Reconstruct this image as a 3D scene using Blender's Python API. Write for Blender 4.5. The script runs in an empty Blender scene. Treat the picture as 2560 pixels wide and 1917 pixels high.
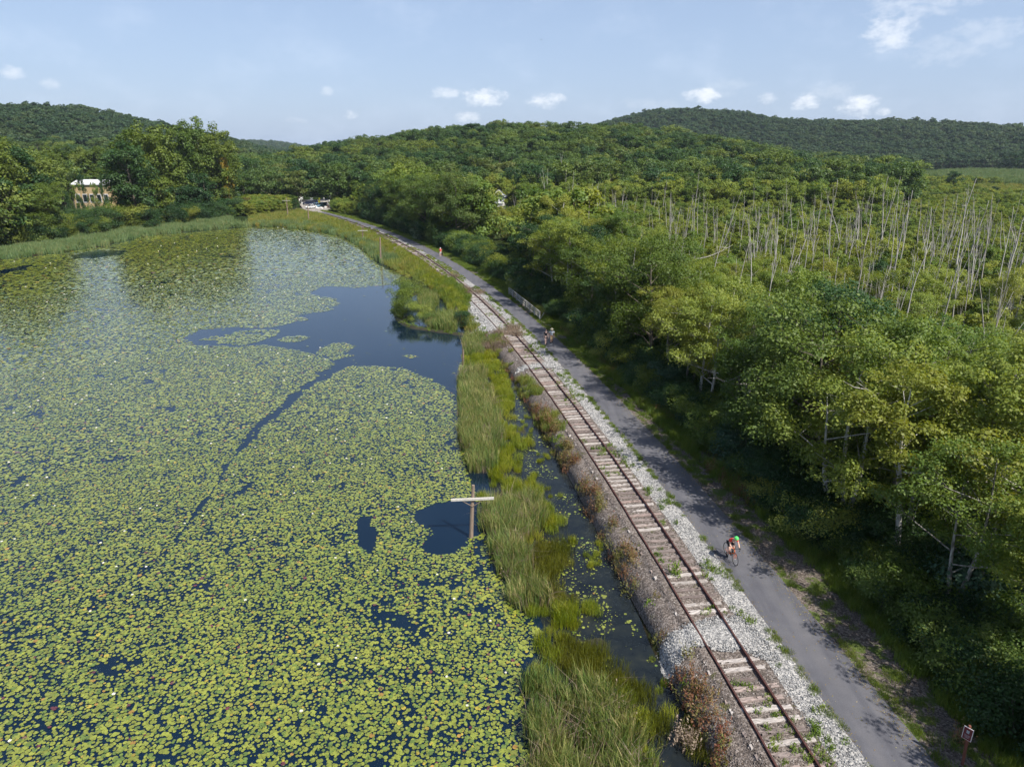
import bpy, bmesh, math, random
import numpy as np
from mathutils import Vector, Matrix, Euler

random.seed(7)
RNG = np.random.default_rng(7)
SC = bpy.context.scene
COL = SC.collection

# ------------------------------------------------------------------ camera, light, exposure
PITCH = math.radians(19.0)
FPX = 1707.0            # focal length in pixels of the 2560 px wide photograph
CAMZ = 22.0             # drone height above the pond
cam_data = bpy.data.cameras.new('camera')
cam_data.sensor_width = 36.0
cam_data.lens = FPX / 2560.0 * 36.0
cam_data.clip_start = 0.1
cam_data.clip_end = 20000.0
cam = bpy.data.objects.new('camera', cam_data)
cam.location = (0, 0, CAMZ)
cam.rotation_euler = (math.radians(90) - PITCH, 0, 0)
COL.objects.link(cam)
SC.camera = cam

SUN_EL = math.radians(50.0)
SUN_AZ = math.radians(134.0)      # compass-like: 0 = +Y (view direction), 90 = +X (right)
sun_dir = Vector((math.sin(SUN_AZ) * math.cos(SUN_EL), math.cos(SUN_AZ) * math.cos(SUN_EL), math.sin(SUN_EL)))
sun_data = bpy.data.lights.new('sun', 'SUN')
sun_data.energy = 5.0
sun_data.angle = math.radians(0.53)
sun_data.color = (1.0, 0.945, 0.85)
sun = bpy.data.objects.new('sun', sun_data)
sun.rotation_euler = sun_dir.to_track_quat('Z', 'Y').to_euler()
sun.location = (60, -60, 120)
COL.objects.link(sun)

SC.view_settings.view_transform = 'Standard'
SC.view_settings.look = 'None'
SC.view_settings.exposure = 0.6
SC.view_settings.gamma = 1.0
SC.view_settings.use_curve_mapping = False
SC.render.engine = 'CYCLES'
SC.cycles.max_bounces = 5
SC.cycles.diffuse_bounces = 3
SC.cycles.glossy_bounces = 3
SC.cycles.transmission_bounces = 3
SC.cycles.transparent_max_bounces = 4
SC.cycles.volume_bounces = 0
SC.cycles.use_denoising = True
SC.cycles.use_adaptive_sampling = True
SC.cycles.adaptive_threshold = 0.02


def px_dir(x, y):
    cx = (x - 1280) / FPX
    cy = (958.5 - y) / FPX
    return (cx, math.cos(PITCH) + cy * math.sin(PITCH), -math.sin(PITCH) + cy * math.cos(PITCH))


def G(x, y, z=0.0):
    """pixel of the photograph -> point on the level z"""
    d = px_dir(x, y)
    t = (CAMZ - z) / -d[2]
    return (d[0] * t, d[1] * t)


K = 1.15784


def V(u, v, z=0.0):
    return G(u * K, v * K, z)


# ------------------------------------------------------------------ world
world = bpy.data.worlds.new('World')
SC.world = world
world.use_nodes = True
wt = world.node_tree
for n in list(wt.nodes):
    wt.nodes.remove(n)


class NT:
    """tiny node-building helper"""
    def __init__(s, tree):
        s.t = tree

    def n(s, kind, **kw):
        nd = s.t.nodes.new(kind)
        for k, v in kw.items():
            setattr(nd, k, v)
        return nd

    def l(s, a, b):
        s.t.links.new(a, b)

    def put(s, sock, v):
        if isinstance(v, bpy.types.NodeSocket):
            s.l(v, sock)
        elif v is not None:
            sock.default_value = v

    def math(s, op, a, b=None, c=None, clamp=False):
        nd = s.n('ShaderNodeMath', operation=op)
        nd.use_clamp = clamp
        s.put(nd.inputs[0], a)
        if b is not None:
            s.put(nd.inputs[1], b)
        if c is not None:
            s.put(nd.inputs[2], c)
        return nd.outputs[0]

    def mix(s, f, a, b, blend='MIX'):
        nd = s.n('ShaderNodeMix', data_type='RGBA', blend_type=blend)
        s.put(nd.inputs[0], f)
        for sock, v in ((nd.inputs[6], a), (nd.inputs[7], b)):
            if isinstance(v, (tuple, list)) and len(v) == 3:
                v = (*v, 1)
            s.put(sock, v)
        return nd.outputs[2]

    def ramp(s, f, stops, interp='LINEAR'):
        nd = s.n('ShaderNodeValToRGB')
        nd.color_ramp.interpolation = interp
        cr = nd.color_ramp
        while len(cr.elements) < len(stops):
            cr.elements.new(0.5)
        for e, (p, c) in zip(cr.elements, stops):
            e.position = p
            e.color = (*c, 1) if len(c) == 3 else c
        s.put(nd.inputs[0], f)
        return nd.outputs[0]

    def noise(s, vec, scale, detail=3, rough=0.55, dist=0.0, out=0):
        nd = s.n('ShaderNodeTexNoise')
        s.put(nd.inputs['Vector'], vec)
        nd.inputs['Scale'].default_value = scale
        nd.inputs['Detail'].default_value = detail
        nd.inputs['Roughness'].default_value = rough
        nd.inputs['Distortion'].default_value = dist
        return nd.outputs[out]

    def maprange(s, v, a, b, c=0.0, d=1.0, smooth=True):
        nd = s.n('ShaderNodeMapRange')
        nd.interpolation_type = 'SMOOTHSTEP' if smooth else 'LINEAR'
        s.put(nd.inputs[0], v)
        for i, q in enumerate((a, b, c, d)):
            s.put(nd.inputs[i + 1], q)
        return nd.outputs[0]


def build_world():
    w = NT(wt)
    sky = w.n('ShaderNodeTexSky', sky_type='NISHITA')
    sky.sun_disc = False
    sky.sun_elevation = SUN_EL
    sky.sun_rotation = SUN_AZ
    sky.altitude = 100
    sky.air_density = 1.0
    sky.dust_density = 1.6
    sky.ozone_density = 3.0
    tc = w.n('ShaderNodeTexCoord')
    sep = w.n('ShaderNodeSeparateXYZ')
    w.l(tc.outputs['Generated'], sep.inputs[0])
    az = w.math('ARCTAN2', sep.outputs[0], sep.outputs[1])
    el = w.math('ARCSINE', sep.outputs[2])
    cmb = w.n('ShaderNodeCombineXYZ')
    w.l(az, cmb.inputs[0])
    w.l(el, cmb.inputs[1])
    st = w.n('ShaderNodeMapping')
    w.l(cmb.outputs[0], st.inputs[0])
    st.inputs['Scale'].default_value = (1.0, 1.7, 1)
    n1 = w.noise(st.outputs[0], 48, 7, 0.62)
    n2 = w.noise(st.outputs[0], 9, 4, 0.6)
    pert = w.math('MULTIPLY', w.math('SUBTRACT', n1, 0.5), 4.2)
    puffs = [  # u, v, half width, half height in view pixels, strength
        (25, 157, 30, 9, 0.55), (108, 181, 22, 8, 0.4), (706, 197, 16, 7, 0.45), (757, 247, 19, 8, 0.85),
        (642, 261, 22, 6, 0.3), (1045, 210, 46, 15, 1.0), (960, 201, 34, 10, 0.65), (1010, 253, 30, 9, 0.75),
        (1182, 218, 42, 12, 0.95), (1520, 206, 40, 13, 1.0), (1655, 215, 20, 9, 0.6), (1743, 220, 32, 13, 0.95),
        (1850, 228, 46, 16, 1.0), (1905, 241, 17, 7, 0.8), (1925, 72, 58, 26, 0.75), (1975, 12, 120, 16, 0.45),
        (2130, 70, 90, 22, 0.3), (1800, 200, 60, 16, 0.25), (1560, 190, 60, 14, 0.2), (2040, 110, 90, 22, 0.25),
        (1400, 225, 70, 10, 0.18)]
    total = None
    for (u, v, hw, hh, s) in puffs:
        d = px_dir(u * K, v * K)
        a = math.atan2(d[0], d[1])
        e = math.asin(d[2] / math.sqrt(d[0]**2 + d[1]**2 + d[2]**2))
        d2 = px_dir((u + hw) * K, v * K)
        ra = abs(math.atan2(d2[0], d2[1]) - a) * 1.1
        re = hh * K / FPX * 1.25
        x = w.math('DIVIDE', w.math('SUBTRACT', az, a), ra)
        y = w.math('DIVIDE', w.math('SUBTRACT', el, e), re)
        r2 = w.math('ADD', w.math('MULTIPLY', x, x), w.math('MULTIPLY', y, y))
        m = w.maprange(w.math('ADD', r2, pert), 1.2, -0.6, 0.0, s)
        total = m if total is None else w.math('MAXIMUM', total, m)
    # thin high veil, all round the sky, a little thicker in places
    veil = w.math('MULTIPLY', w.maprange(n2, 0.45, 0.8), 0.22)
    low = w.maprange(el, 0.0, 0.6, 1.0, 0.25)
    hz = w.mix(w.math('MULTIPLY', low, 0.55), sky.outputs[0], (5.3, 6.7, 9.6))
    c1 = w.mix(veil, hz, (7.6, 8.6, 10.2))
    c2 = w.mix(w.math('MULTIPLY', total, 0.85), c1, (9.6, 9.9, 10.4))
    bg = w.n('ShaderNodeBackground')
    w.l(c2, bg.inputs[0])
    bg.inputs[1].default_value = 0.075
    out = w.n('ShaderNodeOutputWorld')
    w.l(bg.outputs[0], out.inputs[0])


build_world()


# ------------------------------------------------------------------ materials
def new_mat(name):
    m = bpy.data.materials.new(name)
    m.use_nodes = True
    nt = m.node_tree
    for n in list(nt.nodes):
        nt.nodes.remove(n)
    k = NT(nt)
    b = k.n('ShaderNodeBsdfPrincipled')
    o = k.n('ShaderNodeOutputMaterial')
    k.l(b.outputs[0], o.inputs[0])
    return m, k, b, o


def pos(k):
    return k.n('ShaderNodeNewGeometry').outputs['Position']


def objco(k):
    return k.n('ShaderNodeTexCoord').outputs['Object']


def bump(k, b, h, strength, dist):
    n = k.n('ShaderNodeBump')
    n.inputs['Strength'].default_value = strength
    n.inputs['Distance'].default_value = dist
    k.l(h, n.inputs['Height'])
    k.l(n.outputs[0], b.inputs['Normal'])


def simple(name, c, rough=0.7, metal=0.0, var=0.15, scale=3.0, spec=0.5):
    m, k, b, o = new_mat(name)
    n = k.noise(objco(k), scale, 4)
    d = tuple(x * (1 - var) for x in c)
    e = tuple(min(1, x * (1 + var)) for x in c)
    k.l(k.ramp(n, [(0.3, d), (0.7, e)]), b.inputs['Base Color'])
    b.inputs['Roughness'].default_value = rough
    b.inputs['Metallic'].default_value = metal
    b.inputs['Specular IOR Level'].default_value = spec
    return m


def foliage(name, stops, trans=0.35, rough=0.55, patch=0.12, spec=0.35, attr=True, lw=0.28):
    """leaf material: hue from the plant's own random number, a slow patchiness and the leaf's own number"""
    m, k, b, o = new_mat(name)
    info = k.n('ShaderNodeObjectInfo')
    f = info.outputs['Random']
    f = k.math('ADD', k.math('MULTIPLY', f, 0.62), k.math('MULTIPLY', k.noise(pos(k), patch, 2), 0.38))
    if attr:
        at = k.n('ShaderNodeAttribute', attribute_name='leaf')
        f = k.math('ADD', k.math('MULTIPLY', f, 1 - lw), k.math('MULTIPLY', at.outputs['Fac'], lw))
    col = k.ramp(f, stops)
    hsv = k.n('ShaderNodeHueSaturation')
    k.l(col, hsv.inputs['Color'])
    r2 = k.math('FRACT', k.math('MULTIPLY', info.outputs['Random'], 17.31))
    k.l(k.maprange(r2, 0, 1, 0.78, 1.22, False), hsv.inputs['Value'])
    k.l(k.maprange(r2, 0, 1, 1.06, 0.94, False), hsv.inputs['Saturation'])
    col = hsv.outputs[0]
    k.l(col, b.inputs['Base Color'])
    b.inputs['Roughness'].default_value = rough
    b.inputs['Specular IOR Level'].default_value = spec
    tr = k.n('ShaderNodeBsdfTranslucent')
    k.l(k.mix(1.0, col, (1.45, 1.35, 0.60), 'MULTIPLY'), tr.inputs[0])
    mx = k.n('ShaderNodeMixShader')
    mx.inputs[0].default_value = trans
    k.l(b.outputs[0], mx.inputs[1])
    k.l(tr.outputs[0], mx.inputs[2])
    k.l(mx.outputs[0], o.inputs[0])
    return m


M = {}
M['leaf_swamp'] = foliage('swamp_maple_leaf', [(0.2, (0.075, 0.140, 0.028)), (0.42, (0.145, 0.210, 0.036)), (0.62, (0.220, 0.265, 0.044)), (0.85, (0.260, 0.265, 0.055))], trans=0.42)
M['leaf_hill'] = foliage('hill_oak_leaf', [(0.18, (0.026, 0.064, 0.022)), (0.42, (0.052, 0.104, 0.026)), (0.62, (0.085, 0.140, 0.030)), (0.85, (0.140, 0.150, 0.036))], patch=0.02)
M['leaf_far'] = foliage('far_ridge_leaf', [(0.2, (0.026, 0.062, 0.030)), (0.5, (0.044, 0.088, 0.034)), (0.85, (0.075, 0.108, 0.036))], patch=0.01)
M['leaf_poplar'] = foliage('poplar_leaf', [(0.2, (0.060, 0.110, 0.020)), (0.5, (0.108, 0.160, 0.026)), (0.85, (0.160, 0.195, 0.030))])
M['leaf_dark'] = foliage('dark_green_leaf', [(0.2, (0.022, 0.060, 0.020)), (0.55, (0.036, 0.085, 0.024)), (0.9, (0.060, 0.110, 0.026))])
M['leaf_silver'] = foliage('silvery_leaf', [(0.2, (0.115, 0.165, 0.105)), (0.5, (0.180, 0.235, 0.145)), (0.9, (0.280, 0.330, 0.230))], rough=0.4)
M['leaf_blue'] = foliage('bluish_leaf', [(0.2, (0.035, 0.085, 0.050)), (0.5, (0.060, 0.120, 0.068)), (0.9, (0.110, 0.170, 0.105))])
M['leaf_yellow'] = foliage('yellowing_leaf', [(0.2, (0.20, 0.16, 0.02)), (0.5, (0.33, 0.24, 0.02)), (0.9, (0.42, 0.30, 0.04))])
M['leaf_rust'] = foliage('rusty_leaf', [(0.2, (0.090, 0.095, 0.025)), (0.5, (0.140, 0.105, 0.032)), (0.9, (0.110, 0.130, 0.030))])
M['reed'] = foliage('reed_blade', [(0.15, (0.060, 0.130, 0.035)), (0.40, (0.130, 0.200, 0.048)), (0.62, (0.220, 0.245, 0.070)), (0.85, (0.400, 0.340, 0.170))], trans=0.3, lw=0.55, patch=0.4)
M['reed_teal'] = foliage('tall_reed_blade', [(0.15, (0.080, 0.150, 0.060)), (0.5, (0.130, 0.200, 0.078)), (0.75, (0.200, 0.235, 0.090)), (0.95, (0.320, 0.290, 0.150))], trans=0.3, lw=0.5, patch=0.3)
M['sedge'] = foliage('sedge_blade', [(0.15, (0.090, 0.140, 0.012)), (0.45, (0.190, 0.240, 0.016)), (0.75, (0.290, 0.300, 0.022)), (0.95, (0.300, 0.230, 0.050))], trans=0.35, lw=0.45, patch=0.4)
M['sedge_olive'] = foliage('olive_sedge_blade', [(0.15, (0.060, 0.075, 0.008)), (0.5, (0.105, 0.120, 0.010)), (0.9, (0.150, 0.140, 0.015))], trans=0.3)
M['grass'] = foliage('grass_blade', [(0.15, (0.070, 0.130, 0.018)), (0.5, (0.125, 0.190, 0.022)), (0.9, (0.210, 0.230, 0.040))], trans=0.35)
M['grass_gold'] = foliage('golden_grass_blade', [(0.15, (0.095, 0.160, 0.035)), (0.50, (0.190, 0.220, 0.040)), (0.75, (0.270, 0.230, 0.055)), (0.95, (0.270, 0.150, 0.060))], trans=0.3, patch=0.25)
M['weed_red'] = foliage('reddish_weed_leaf', [(0.15, (0.130, 0.165, 0.030)), (0.4, (0.165, 0.150, 0.045)), (0.62, (0.185, 0.095, 0.050)), (0.9, (0.200, 0.050, 0.035))], trans=0.25)
M['weed_brown'] = foliage('dry_weed_stem', [(0.15, (0.150, 0.110, 0.075)), (0.5, (0.210, 0.155, 0.120)), (0.9, (0.270, 0.215, 0.150))], trans=0.2)
M['weed_green'] = foliage('green_weed_leaf', [(0.15, (0.075, 0.145, 0.018)), (0.5, (0.140, 0.215, 0.024)), (0.9, (0.210, 0.260, 0.035))], trans=0.35)


def bark(name, c, dark, scale=2.0):
    m, k, b, o = new_mat(name)
    mp = k.n('ShaderNodeMapping')
    k.l(objco(k), mp.inputs[0])
    mp.inputs['Scale'].default_value = (3.0, 3.0, 0.8)
    n = k.noise(mp.outputs[0], scale, 5, 0.65)
    info = k.n('ShaderNodeObjectInfo')
    f = k.math('ADD', n, k.math('MULTIPLY', k.math('SUBTRACT', info.outputs['Random'], 0.5), 0.25))
    k.l(k.ramp(f, [(0.32, dark), (0.52, c), (0.8, tuple(min(1, x * 1.25) for x in c))]), b.inputs['Base Color'])
    b.inputs['Roughness'].default_value = 0.9
    bump(k, b, n, 0.5, 0.03)
    return m


M['bark'] = bark('grey_bark', (0.22, 0.20, 0.165), (0.075, 0.068, 0.055))
M['bark_dark'] = bark('dark_bark', (0.13, 0.11, 0.085), (0.045, 0.04, 0.03))
M['bark_pale'] = bark('pale_lichened_bark', (0.40, 0.385, 0.345), (0.13, 0.12, 0.10))
M['snag'] = bark('bleached_dead_wood', (0.37, 0.35, 0.325), (0.17, 0.15, 0.13), 1.2)
M['pole_wood'] = bark('weathered_pole_wood', (0.20, 0.15, 0.115), (0.085, 0.058, 0.042), 3)
M['board_grey'] = bark('silver_grey_board', (0.42, 0.40, 0.37), (0.20, 0.185, 0.165), 4)


# ------------------------------------------------------------------ object helpers
def tag(o, label=None, cat=None, group=None, kind=None):
    if label:
        o['label'] = label
    if cat:
        o['category'] = cat
    if group:
        o['group'] = group
    if kind:
        o['kind'] = kind
    return o


def link(name, me, parent=None, loc=None):
    o = bpy.data.objects.new(name, me)
    COL.objects.link(o)
    if parent is not None:
        o.parent = parent
    if loc is not None:
        o.location = loc
    return o


def empty(name, loc=(0, 0, 0), rz=0.0):
    o = bpy.data.objects.new(name, None)
    COL.objects.link(o)
    o.location = loc
    o.rotation_euler = (0, 0, rz)
    o.empty_display_size = 0.3
    return o


def np_mesh(name, verts, faces, mats, leaf=None, col=None, matidx=None, smooth=False):
    """faces: (F,n) int array of equal-sized polygons"""
    me = bpy.data.meshes.new(name)
    verts = np.asarray(verts, np.float32)
    faces = np.asarray(faces, np.int32)
    F, n = faces.shape
    me.vertices.add(len(verts))
    me.vertices.foreach_set('co', verts.ravel())
    me.loops.add(F * n)
    me.loops.foreach_set('vertex_index', faces.ravel())
    me.polygons.add(F)
    me.polygons.foreach_set('loop_start', np.arange(0, F * n, n, dtype=np.int32))
    if matidx is not None:
        me.polygons.foreach_set('material_index', np.asarray(matidx, np.int32))
    if smooth:
        me.polygons.foreach_set('use_smooth', np.ones(F, bool))
    for m in (mats if isinstance(mats, (list, tuple)) else [mats]):
        me.materials.append(m)
    if leaf is not None:
        a = me.attributes.new('leaf', 'FLOAT', 'POINT')
        a.data.foreach_set('value', np.asarray(leaf, np.float32))
    if col is not None:
        a = me.attributes.new('Col', 'FLOAT_COLOR', 'POINT')
        c = np.ones((len(verts), 4), np.float32)
        c[:, :3] = col
        a.data.foreach_set('color', c.ravel())
    me.update(calc_edges=True)
    return me


class MB:
    """collects boxes, tubes and other simple solids, builds one mesh"""
    def __init__(s):
        s.v = []
        s.f = []
        s.mi = []

    def add(s, vs, fs, mi=0):
        b = len(s.v)
        s.v += [tuple(p) for p in vs]
        s.f += [tuple(b + i for i in f) for f in fs]
        s.mi += [mi] * len(fs)

    def box(s, c, size, rz=0.0, mi=0, mat=None, taper=1.0):
        hx, hy, hz = size[0] / 2, size[1] / 2, size[2] / 2
        vs = []
        for z in (-1, 1):
            t = taper if z > 0 else 1.0
            for (x, y) in ((-1, -1), (1, -1), (1, 1), (-1, 1)):
                p = Vector((x * hx * t, y * hy * t, z * hz))
                if mat is not None:
                    p = mat @ p
                elif rz:
                    p = Matrix.Rotation(rz, 3, 'Z') @ p
                vs.append(p + Vector(c))
        s.add(vs, [(0, 3, 2, 1), (4, 5, 6, 7), (0, 1, 5, 4), (1, 2, 6, 5), (2, 3, 7, 6), (3, 0, 4, 7)], mi)

    def bar(s, a, b, w, h, mi=0):
        """box beam from a to b"""
        a = Vector(a)
        b = Vector(b)
        d = b - a
        q = d.to_track_quat('Z', 'Y').to_matrix()
        s.box((a + b) / 2, (w, h, d.length), mat=q, mi=mi)

    def tube(s, pts, rad, n=6, mi=0, cap=True):
        pts = [Vector(p) for p in pts]
        if not isinstance(rad, (list, tuple)):
            rad = [rad] * len(pts)
        base = len(s.v)
        ref = Vector((0, 0, 1))
        for i, p in enumerate(pts):
            d = (pts[min(i + 1, len(pts) - 1)] - pts[max(i - 1, 0)])
            if d.length < 1e-9:
                d = Vector((0, 0, 1))
            d.normalize()
            r = ref if abs(d.dot(ref)) < 0.92 else Vector((1, 0, 0))
            a = d.cross(r).normalized()
            b = d.cross(a).normalized()
            for k in range(n):
                t = 2 * math.pi * k / n
                s.v.append(tuple(p + (a * math.cos(t) + b * math.sin(t)) * rad[i]))
        for i in range(len(pts) - 1):
            for k in range(n):
                q = base + i * n
                s.f.append((q + k, q + (k + 1) % n, q + n + (k + 1) % n, q + n + k))
                s.mi.append(mi)
        if cap:
            s.f.append(tuple(base + k for k in reversed(range(n))))
            s.mi.append(mi)
            q = base + (len(pts) - 1) * n
            s.f.append(tuple(q + k for k in range(n)))
            s.mi.append(mi)

    def ball(s, c, r, nu=8, nv=6, mi=0, cut=None):
        if not isinstance(r, (tuple, list)):
            r = (r, r, r)
        vs = []
        for j in range(nv + 1):
            ph = math.pi * j / nv
            for i in range(nu):
                th = 2 * math.pi * i / nu
                z = math.cos(ph)
                if cut is not None:
                    z = max(z, cut)
                vs.append((c[0] + r[0] * math.sin(ph) * math.cos(th), c[1] + r[1] * math.sin(ph) * math.sin(th), c[2] + r[2] * z))
        fs = []
        for j in range(nv):
            for i in range(nu):
                a, b = j * nu + i, j * nu + (i + 1) % nu
                fs.append((a, a + nu, b + nu, b))
        s.add(vs, fs, mi)

    def mesh(s, name, mats, smooth=False):
        me = bpy.data.meshes.new(name)
        me.from_pydata(s.v, [], s.f)
        for m in (mats if isinstance(mats, (list, tuple)) else [mats]):
            me.materials.append(m)
        if len(s.mi):
            me.polygons.foreach_set('material_index', s.mi)
        if smooth:
            me.polygons.foreach_set('use_smooth', [True] * len(me.polygons))
        me.update()
        return me

    def obj(s, name, mats, parent=None, smooth=False, loc=None):
        return link(name, s.mesh(name, mats, smooth), parent, loc)


def copy_thing(o, loc, rz, scale=1.0, parent=None):
    c = o.copy()
    COL.objects.link(c)
    c.location = loc
    c.rotation_euler = (0, 0, rz)
    c.scale = (scale,) * 3 if not isinstance(scale, (tuple, list)) else scale
    for ch in o.children:
        d = ch.copy()
        COL.objects.link(d)
        d.parent = c
        for g in ch.children:
            e = g.copy()
            COL.objects.link(e)
            e.parent = d
    return c


# geometry-nodes scatter: a cloud of points, each showing one of a few small meshes
def proto_collection(name, meshes):
    c = bpy.data.collections.new(name)
    for i, me in enumerate(meshes):
        c.objects.link(bpy.data.objects.new('%s_%02d' % (name, i), me))
    return c


def scatter(name, pts, rot, scl, idx, coll, label=None, cat=None, parent=None):
    pts = np.asarray(pts, np.float32)
    n = len(pts)
    me = bpy.data.meshes.new(name)
    me.vertices.add(n)
    me.vertices.foreach_set('co', pts.ravel())
    for (nm, ty, arr, key) in (('rot', 'FLOAT_VECTOR', rot, 'vector'), ('scl', 'FLOAT_VECTOR', scl, 'vector'), ('idx', 'INT', idx, 'value')):
        a = me.attributes.new(nm, ty, 'POINT')
        a.data.foreach_set(key, np.ascontiguousarray(arr, np.int32 if ty == 'INT' else np.float32).ravel())
    me.update()
    o = link(name, me, parent)
    ng = bpy.data.node_groups.new(name, 'GeometryNodeTree')
    ng.interface.new_socket('Geometry', in_out='INPUT', socket_type='NodeSocketGeometry')
    ng.interface.new_socket('Geometry', in_out='OUTPUT', socket_type='NodeSocketGeometry')
    N = ng.nodes
    gi, go = N.new('NodeGroupInput'), N.new('NodeGroupOutput')
    iop = N.new('GeometryNodeInstanceOnPoints')
    ci = N.new('GeometryNodeCollectionInfo')
    ci.inputs['Collection'].default_value = coll
    ci.inputs['Separate Children'].default_value = True
    ci.inputs['Reset Children'].default_value = True
    at = {}
    for nm, ty in (('rot', 'FLOAT_VECTOR'), ('scl', 'FLOAT_VECTOR'), ('idx', 'INT')):
        q = N.new('GeometryNodeInputNamedAttribute')
        q.data_type = ty
        q.inputs['Name'].default_value = nm
        at[nm] = q.outputs['Attribute']
    er = N.new('FunctionNodeEulerToRotation')
    Lk = ng.links.new
    Lk(gi.outputs[0], iop.inputs['Points'])
    Lk(ci.outputs[0], iop.inputs['Instance'])
    iop.inputs['Pick Instance'].default_value = True
    Lk(at['idx'], iop.inputs['Instance Index'])
    Lk(at['rot'], er.inputs[0])
    Lk(er.outputs[0], iop.inputs['Rotation'])
    Lk(at['scl'], iop.inputs['Scale'])
    Lk(iop.outputs[0], go.inputs[0])
    md = o.modifiers.new('scatter', 'NODES')
    md.node_group = ng
    tag(o, label, cat, None, 'stuff')
    return o


def in_poly(x, y, poly):
    x = np.asarray(x)
    y = np.asarray(y)
    ins = np.zeros(x.shape, bool)
    n = len(poly)
    for i in range(n):
        x1, y1 = poly[i]
        x2, y2 = poly[(i + 1) % n]
        c = (y1 > y) != (y2 > y)
        if y1 == y2:
            continue
        ins ^= c & (x < (x2 - x1) * (y - y1) / (y2 - y1) + x1)
    return ins


def seg_dist(x, y, poly, closed=True):
    d = np.full(np.shape(x), 1e9)
    n = len(poly)
    for i in range(n if closed else n - 1):
        x1, y1 = poly[i]
        x2, y2 = poly[(i + 1) % n]
        dx, dy = x2 - x1, y2 - y1
        L2 = dx * dx + dy * dy + 1e-12
        t = np.clip(((x - x1) * dx + (y - y1) * dy) / L2, 0, 1)
        d = np.minimum(d, np.hypot(x - x1 - t * dx, y - y1 - t * dy))
    return d


_h = np.random.default_rng(99).random((256, 256))


def vnoise(x, y, s):
    """smooth value noise, cell size s"""
    x = np.asarray(x) / s + 1000.37
    y = np.asarray(y) / s + 1000.91
    i, j = np.floor(x).astype(int), np.floor(y).astype(int)
    fx, fy = x - i, y - j
    fx = fx * fx * (3 - 2 * fx)
    fy = fy * fy * (3 - 2 * fy)
    g = lambda a, b: _h[a % 256, b % 256]
    return (g(i, j) * (1 - fx) + g(i + 1, j) * fx) * (1 - fy) + (g(i, j + 1) * (1 - fx) + g(i + 1, j + 1) * fx) * fy


def fnoise(x, y, s):
    return 0.55 * vnoise(x, y, s) + 0.3 * vnoise(x, y, s / 2.3) + 0.15 * vnoise(x, y, s / 5.1)


# ------------------------------------------------------------------ layout curves (metres; camera over the origin looking along +Y)
def sstep(t):
    t = np.clip(t, 0, 1)
    return t * t * (3 - 2 * t)


def rail_x(y):
    t = np.clip(np.asarray(y, float), -40, 262) / 100
    return -0.696 * t**3 - 8.031 * t**2 - 9.318 * t + 11.49 + 0.76


def path_x(y):
    t = np.clip(np.asarray(y, float), -40, 262) / 100
    return -0.701 * t**3 - 8.562 * t**2 - 8.72 * t + 17.317 - 1.25


TOE_V = [(1560, 1656), (1500, 1590), (1488, 1525), (1452, 1455), (1418, 1400), (1395, 1340), (1362, 1270), (1325, 1190), (1292, 1110),
         (1258, 1050), (1225, 985), (1195, 935), (1168, 885), (1140, 840), (1112, 800), (1090, 772), (1050, 745), (1012, 722)]
TOE = [V(*q) for q in TOE_V]
SHORE_V = [(960, 648), (935, 628), (905, 606), (872, 596), (832, 572), (800, 543), (765, 520), (720, 505), (670, 497), (610, 491), (540, 489), (470, 496),
           (380, 504), (300, 513), (215, 533), (130, 546), (60, 554), (0, 563)]
SHORE = [V(*q) for q in SHORE_V]
POND = [(6.3, -60)] + TOE + SHORE + [(-150, 118), (-240, 100), (-260, -60)]
toe_y = np.array([q[1] for q in TOE] + [SHORE[0][1], SHORE[1][1], 150, 262])
toe_xx = np.array([q[0] for q in TOE] + [SHORE[0][0], SHORE[1][0], rail_x(150) - 3.6, rail_x(262) - 3.6])


def toe_x(y):
    y = np.asarray(y, float)
    a = np.interp(y, toe_y, toe_xx)
    return np.minimum(np.where(y < toe_y[0], toe_xx[0] + (toe_y[0] - y) * 0.05, a), rail_x(y) - 2.6)


PH = 1.24     # half width of the path


def emb_profile(y):
    """x positions and heights across the bank at station y, left to right"""
    r, p, t = rail_x(y), path_x(y), toe_x(y)
    xs = [t - 0.5, t, (t * 0.7 + (r - 1.9) * 0.3), r - 1.9, r - 1.42, r - 1.18, r - 0.86, r - 0.62, r + 0.62, r + 0.86, r + 1.5, (r + 1.6 + p - PH) / 2, p - PH, p + PH, p + PH + 0.9, p + PH + 2.2, p + PH + 4.2]
    zs = [-0.35, 0.0, 0.50, 0.87, 0.90, 1.05, 1.06, 0.97, 0.97, 1.0, 0.98, 0.99, 1.0, 1.0, 0.97, 0.86, 0.34]
    return xs, zs


_ys = np.arange(-30, 262, 1.0)
_prof = [emb_profile(y) for y in _ys]


def ground_z(x, y):
    x = np.atleast_1d(np.asarray(x, float))
    y = np.atleast_1d(np.asarray(y, float))
    P = emb_profile(y)
    xs = np.array([np.broadcast_to(a, y.shape) for a in P[0]])
    zs = P[1]
    z = np.full(x.shape, 0.3)
    for i in range(len(zs) - 1):
        m = (x >= xs[i]) & (x <= xs[i + 1])
        t = (x - xs[i]) / np.maximum(xs[i + 1] - xs[i], 1e-6)
        z = np.where(m, zs[i] * (1 - t) + zs[i + 1] * t, z)
    z = np.where(y > 261, 0.9, z)
    return z


def az_px(u):
    """bearing of the view column u (2211 px wide view) at the horizon"""
    return math.atan2((u * K - 1280) / FPX, math.cos(PITCH) + math.tan(PITCH) * math.sin(PITCH))


def ang_v(v, u=1105):
    d = px_dir(u * K, v * K)
    return d[2] / math.hypot(d[0], d[1])


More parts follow.
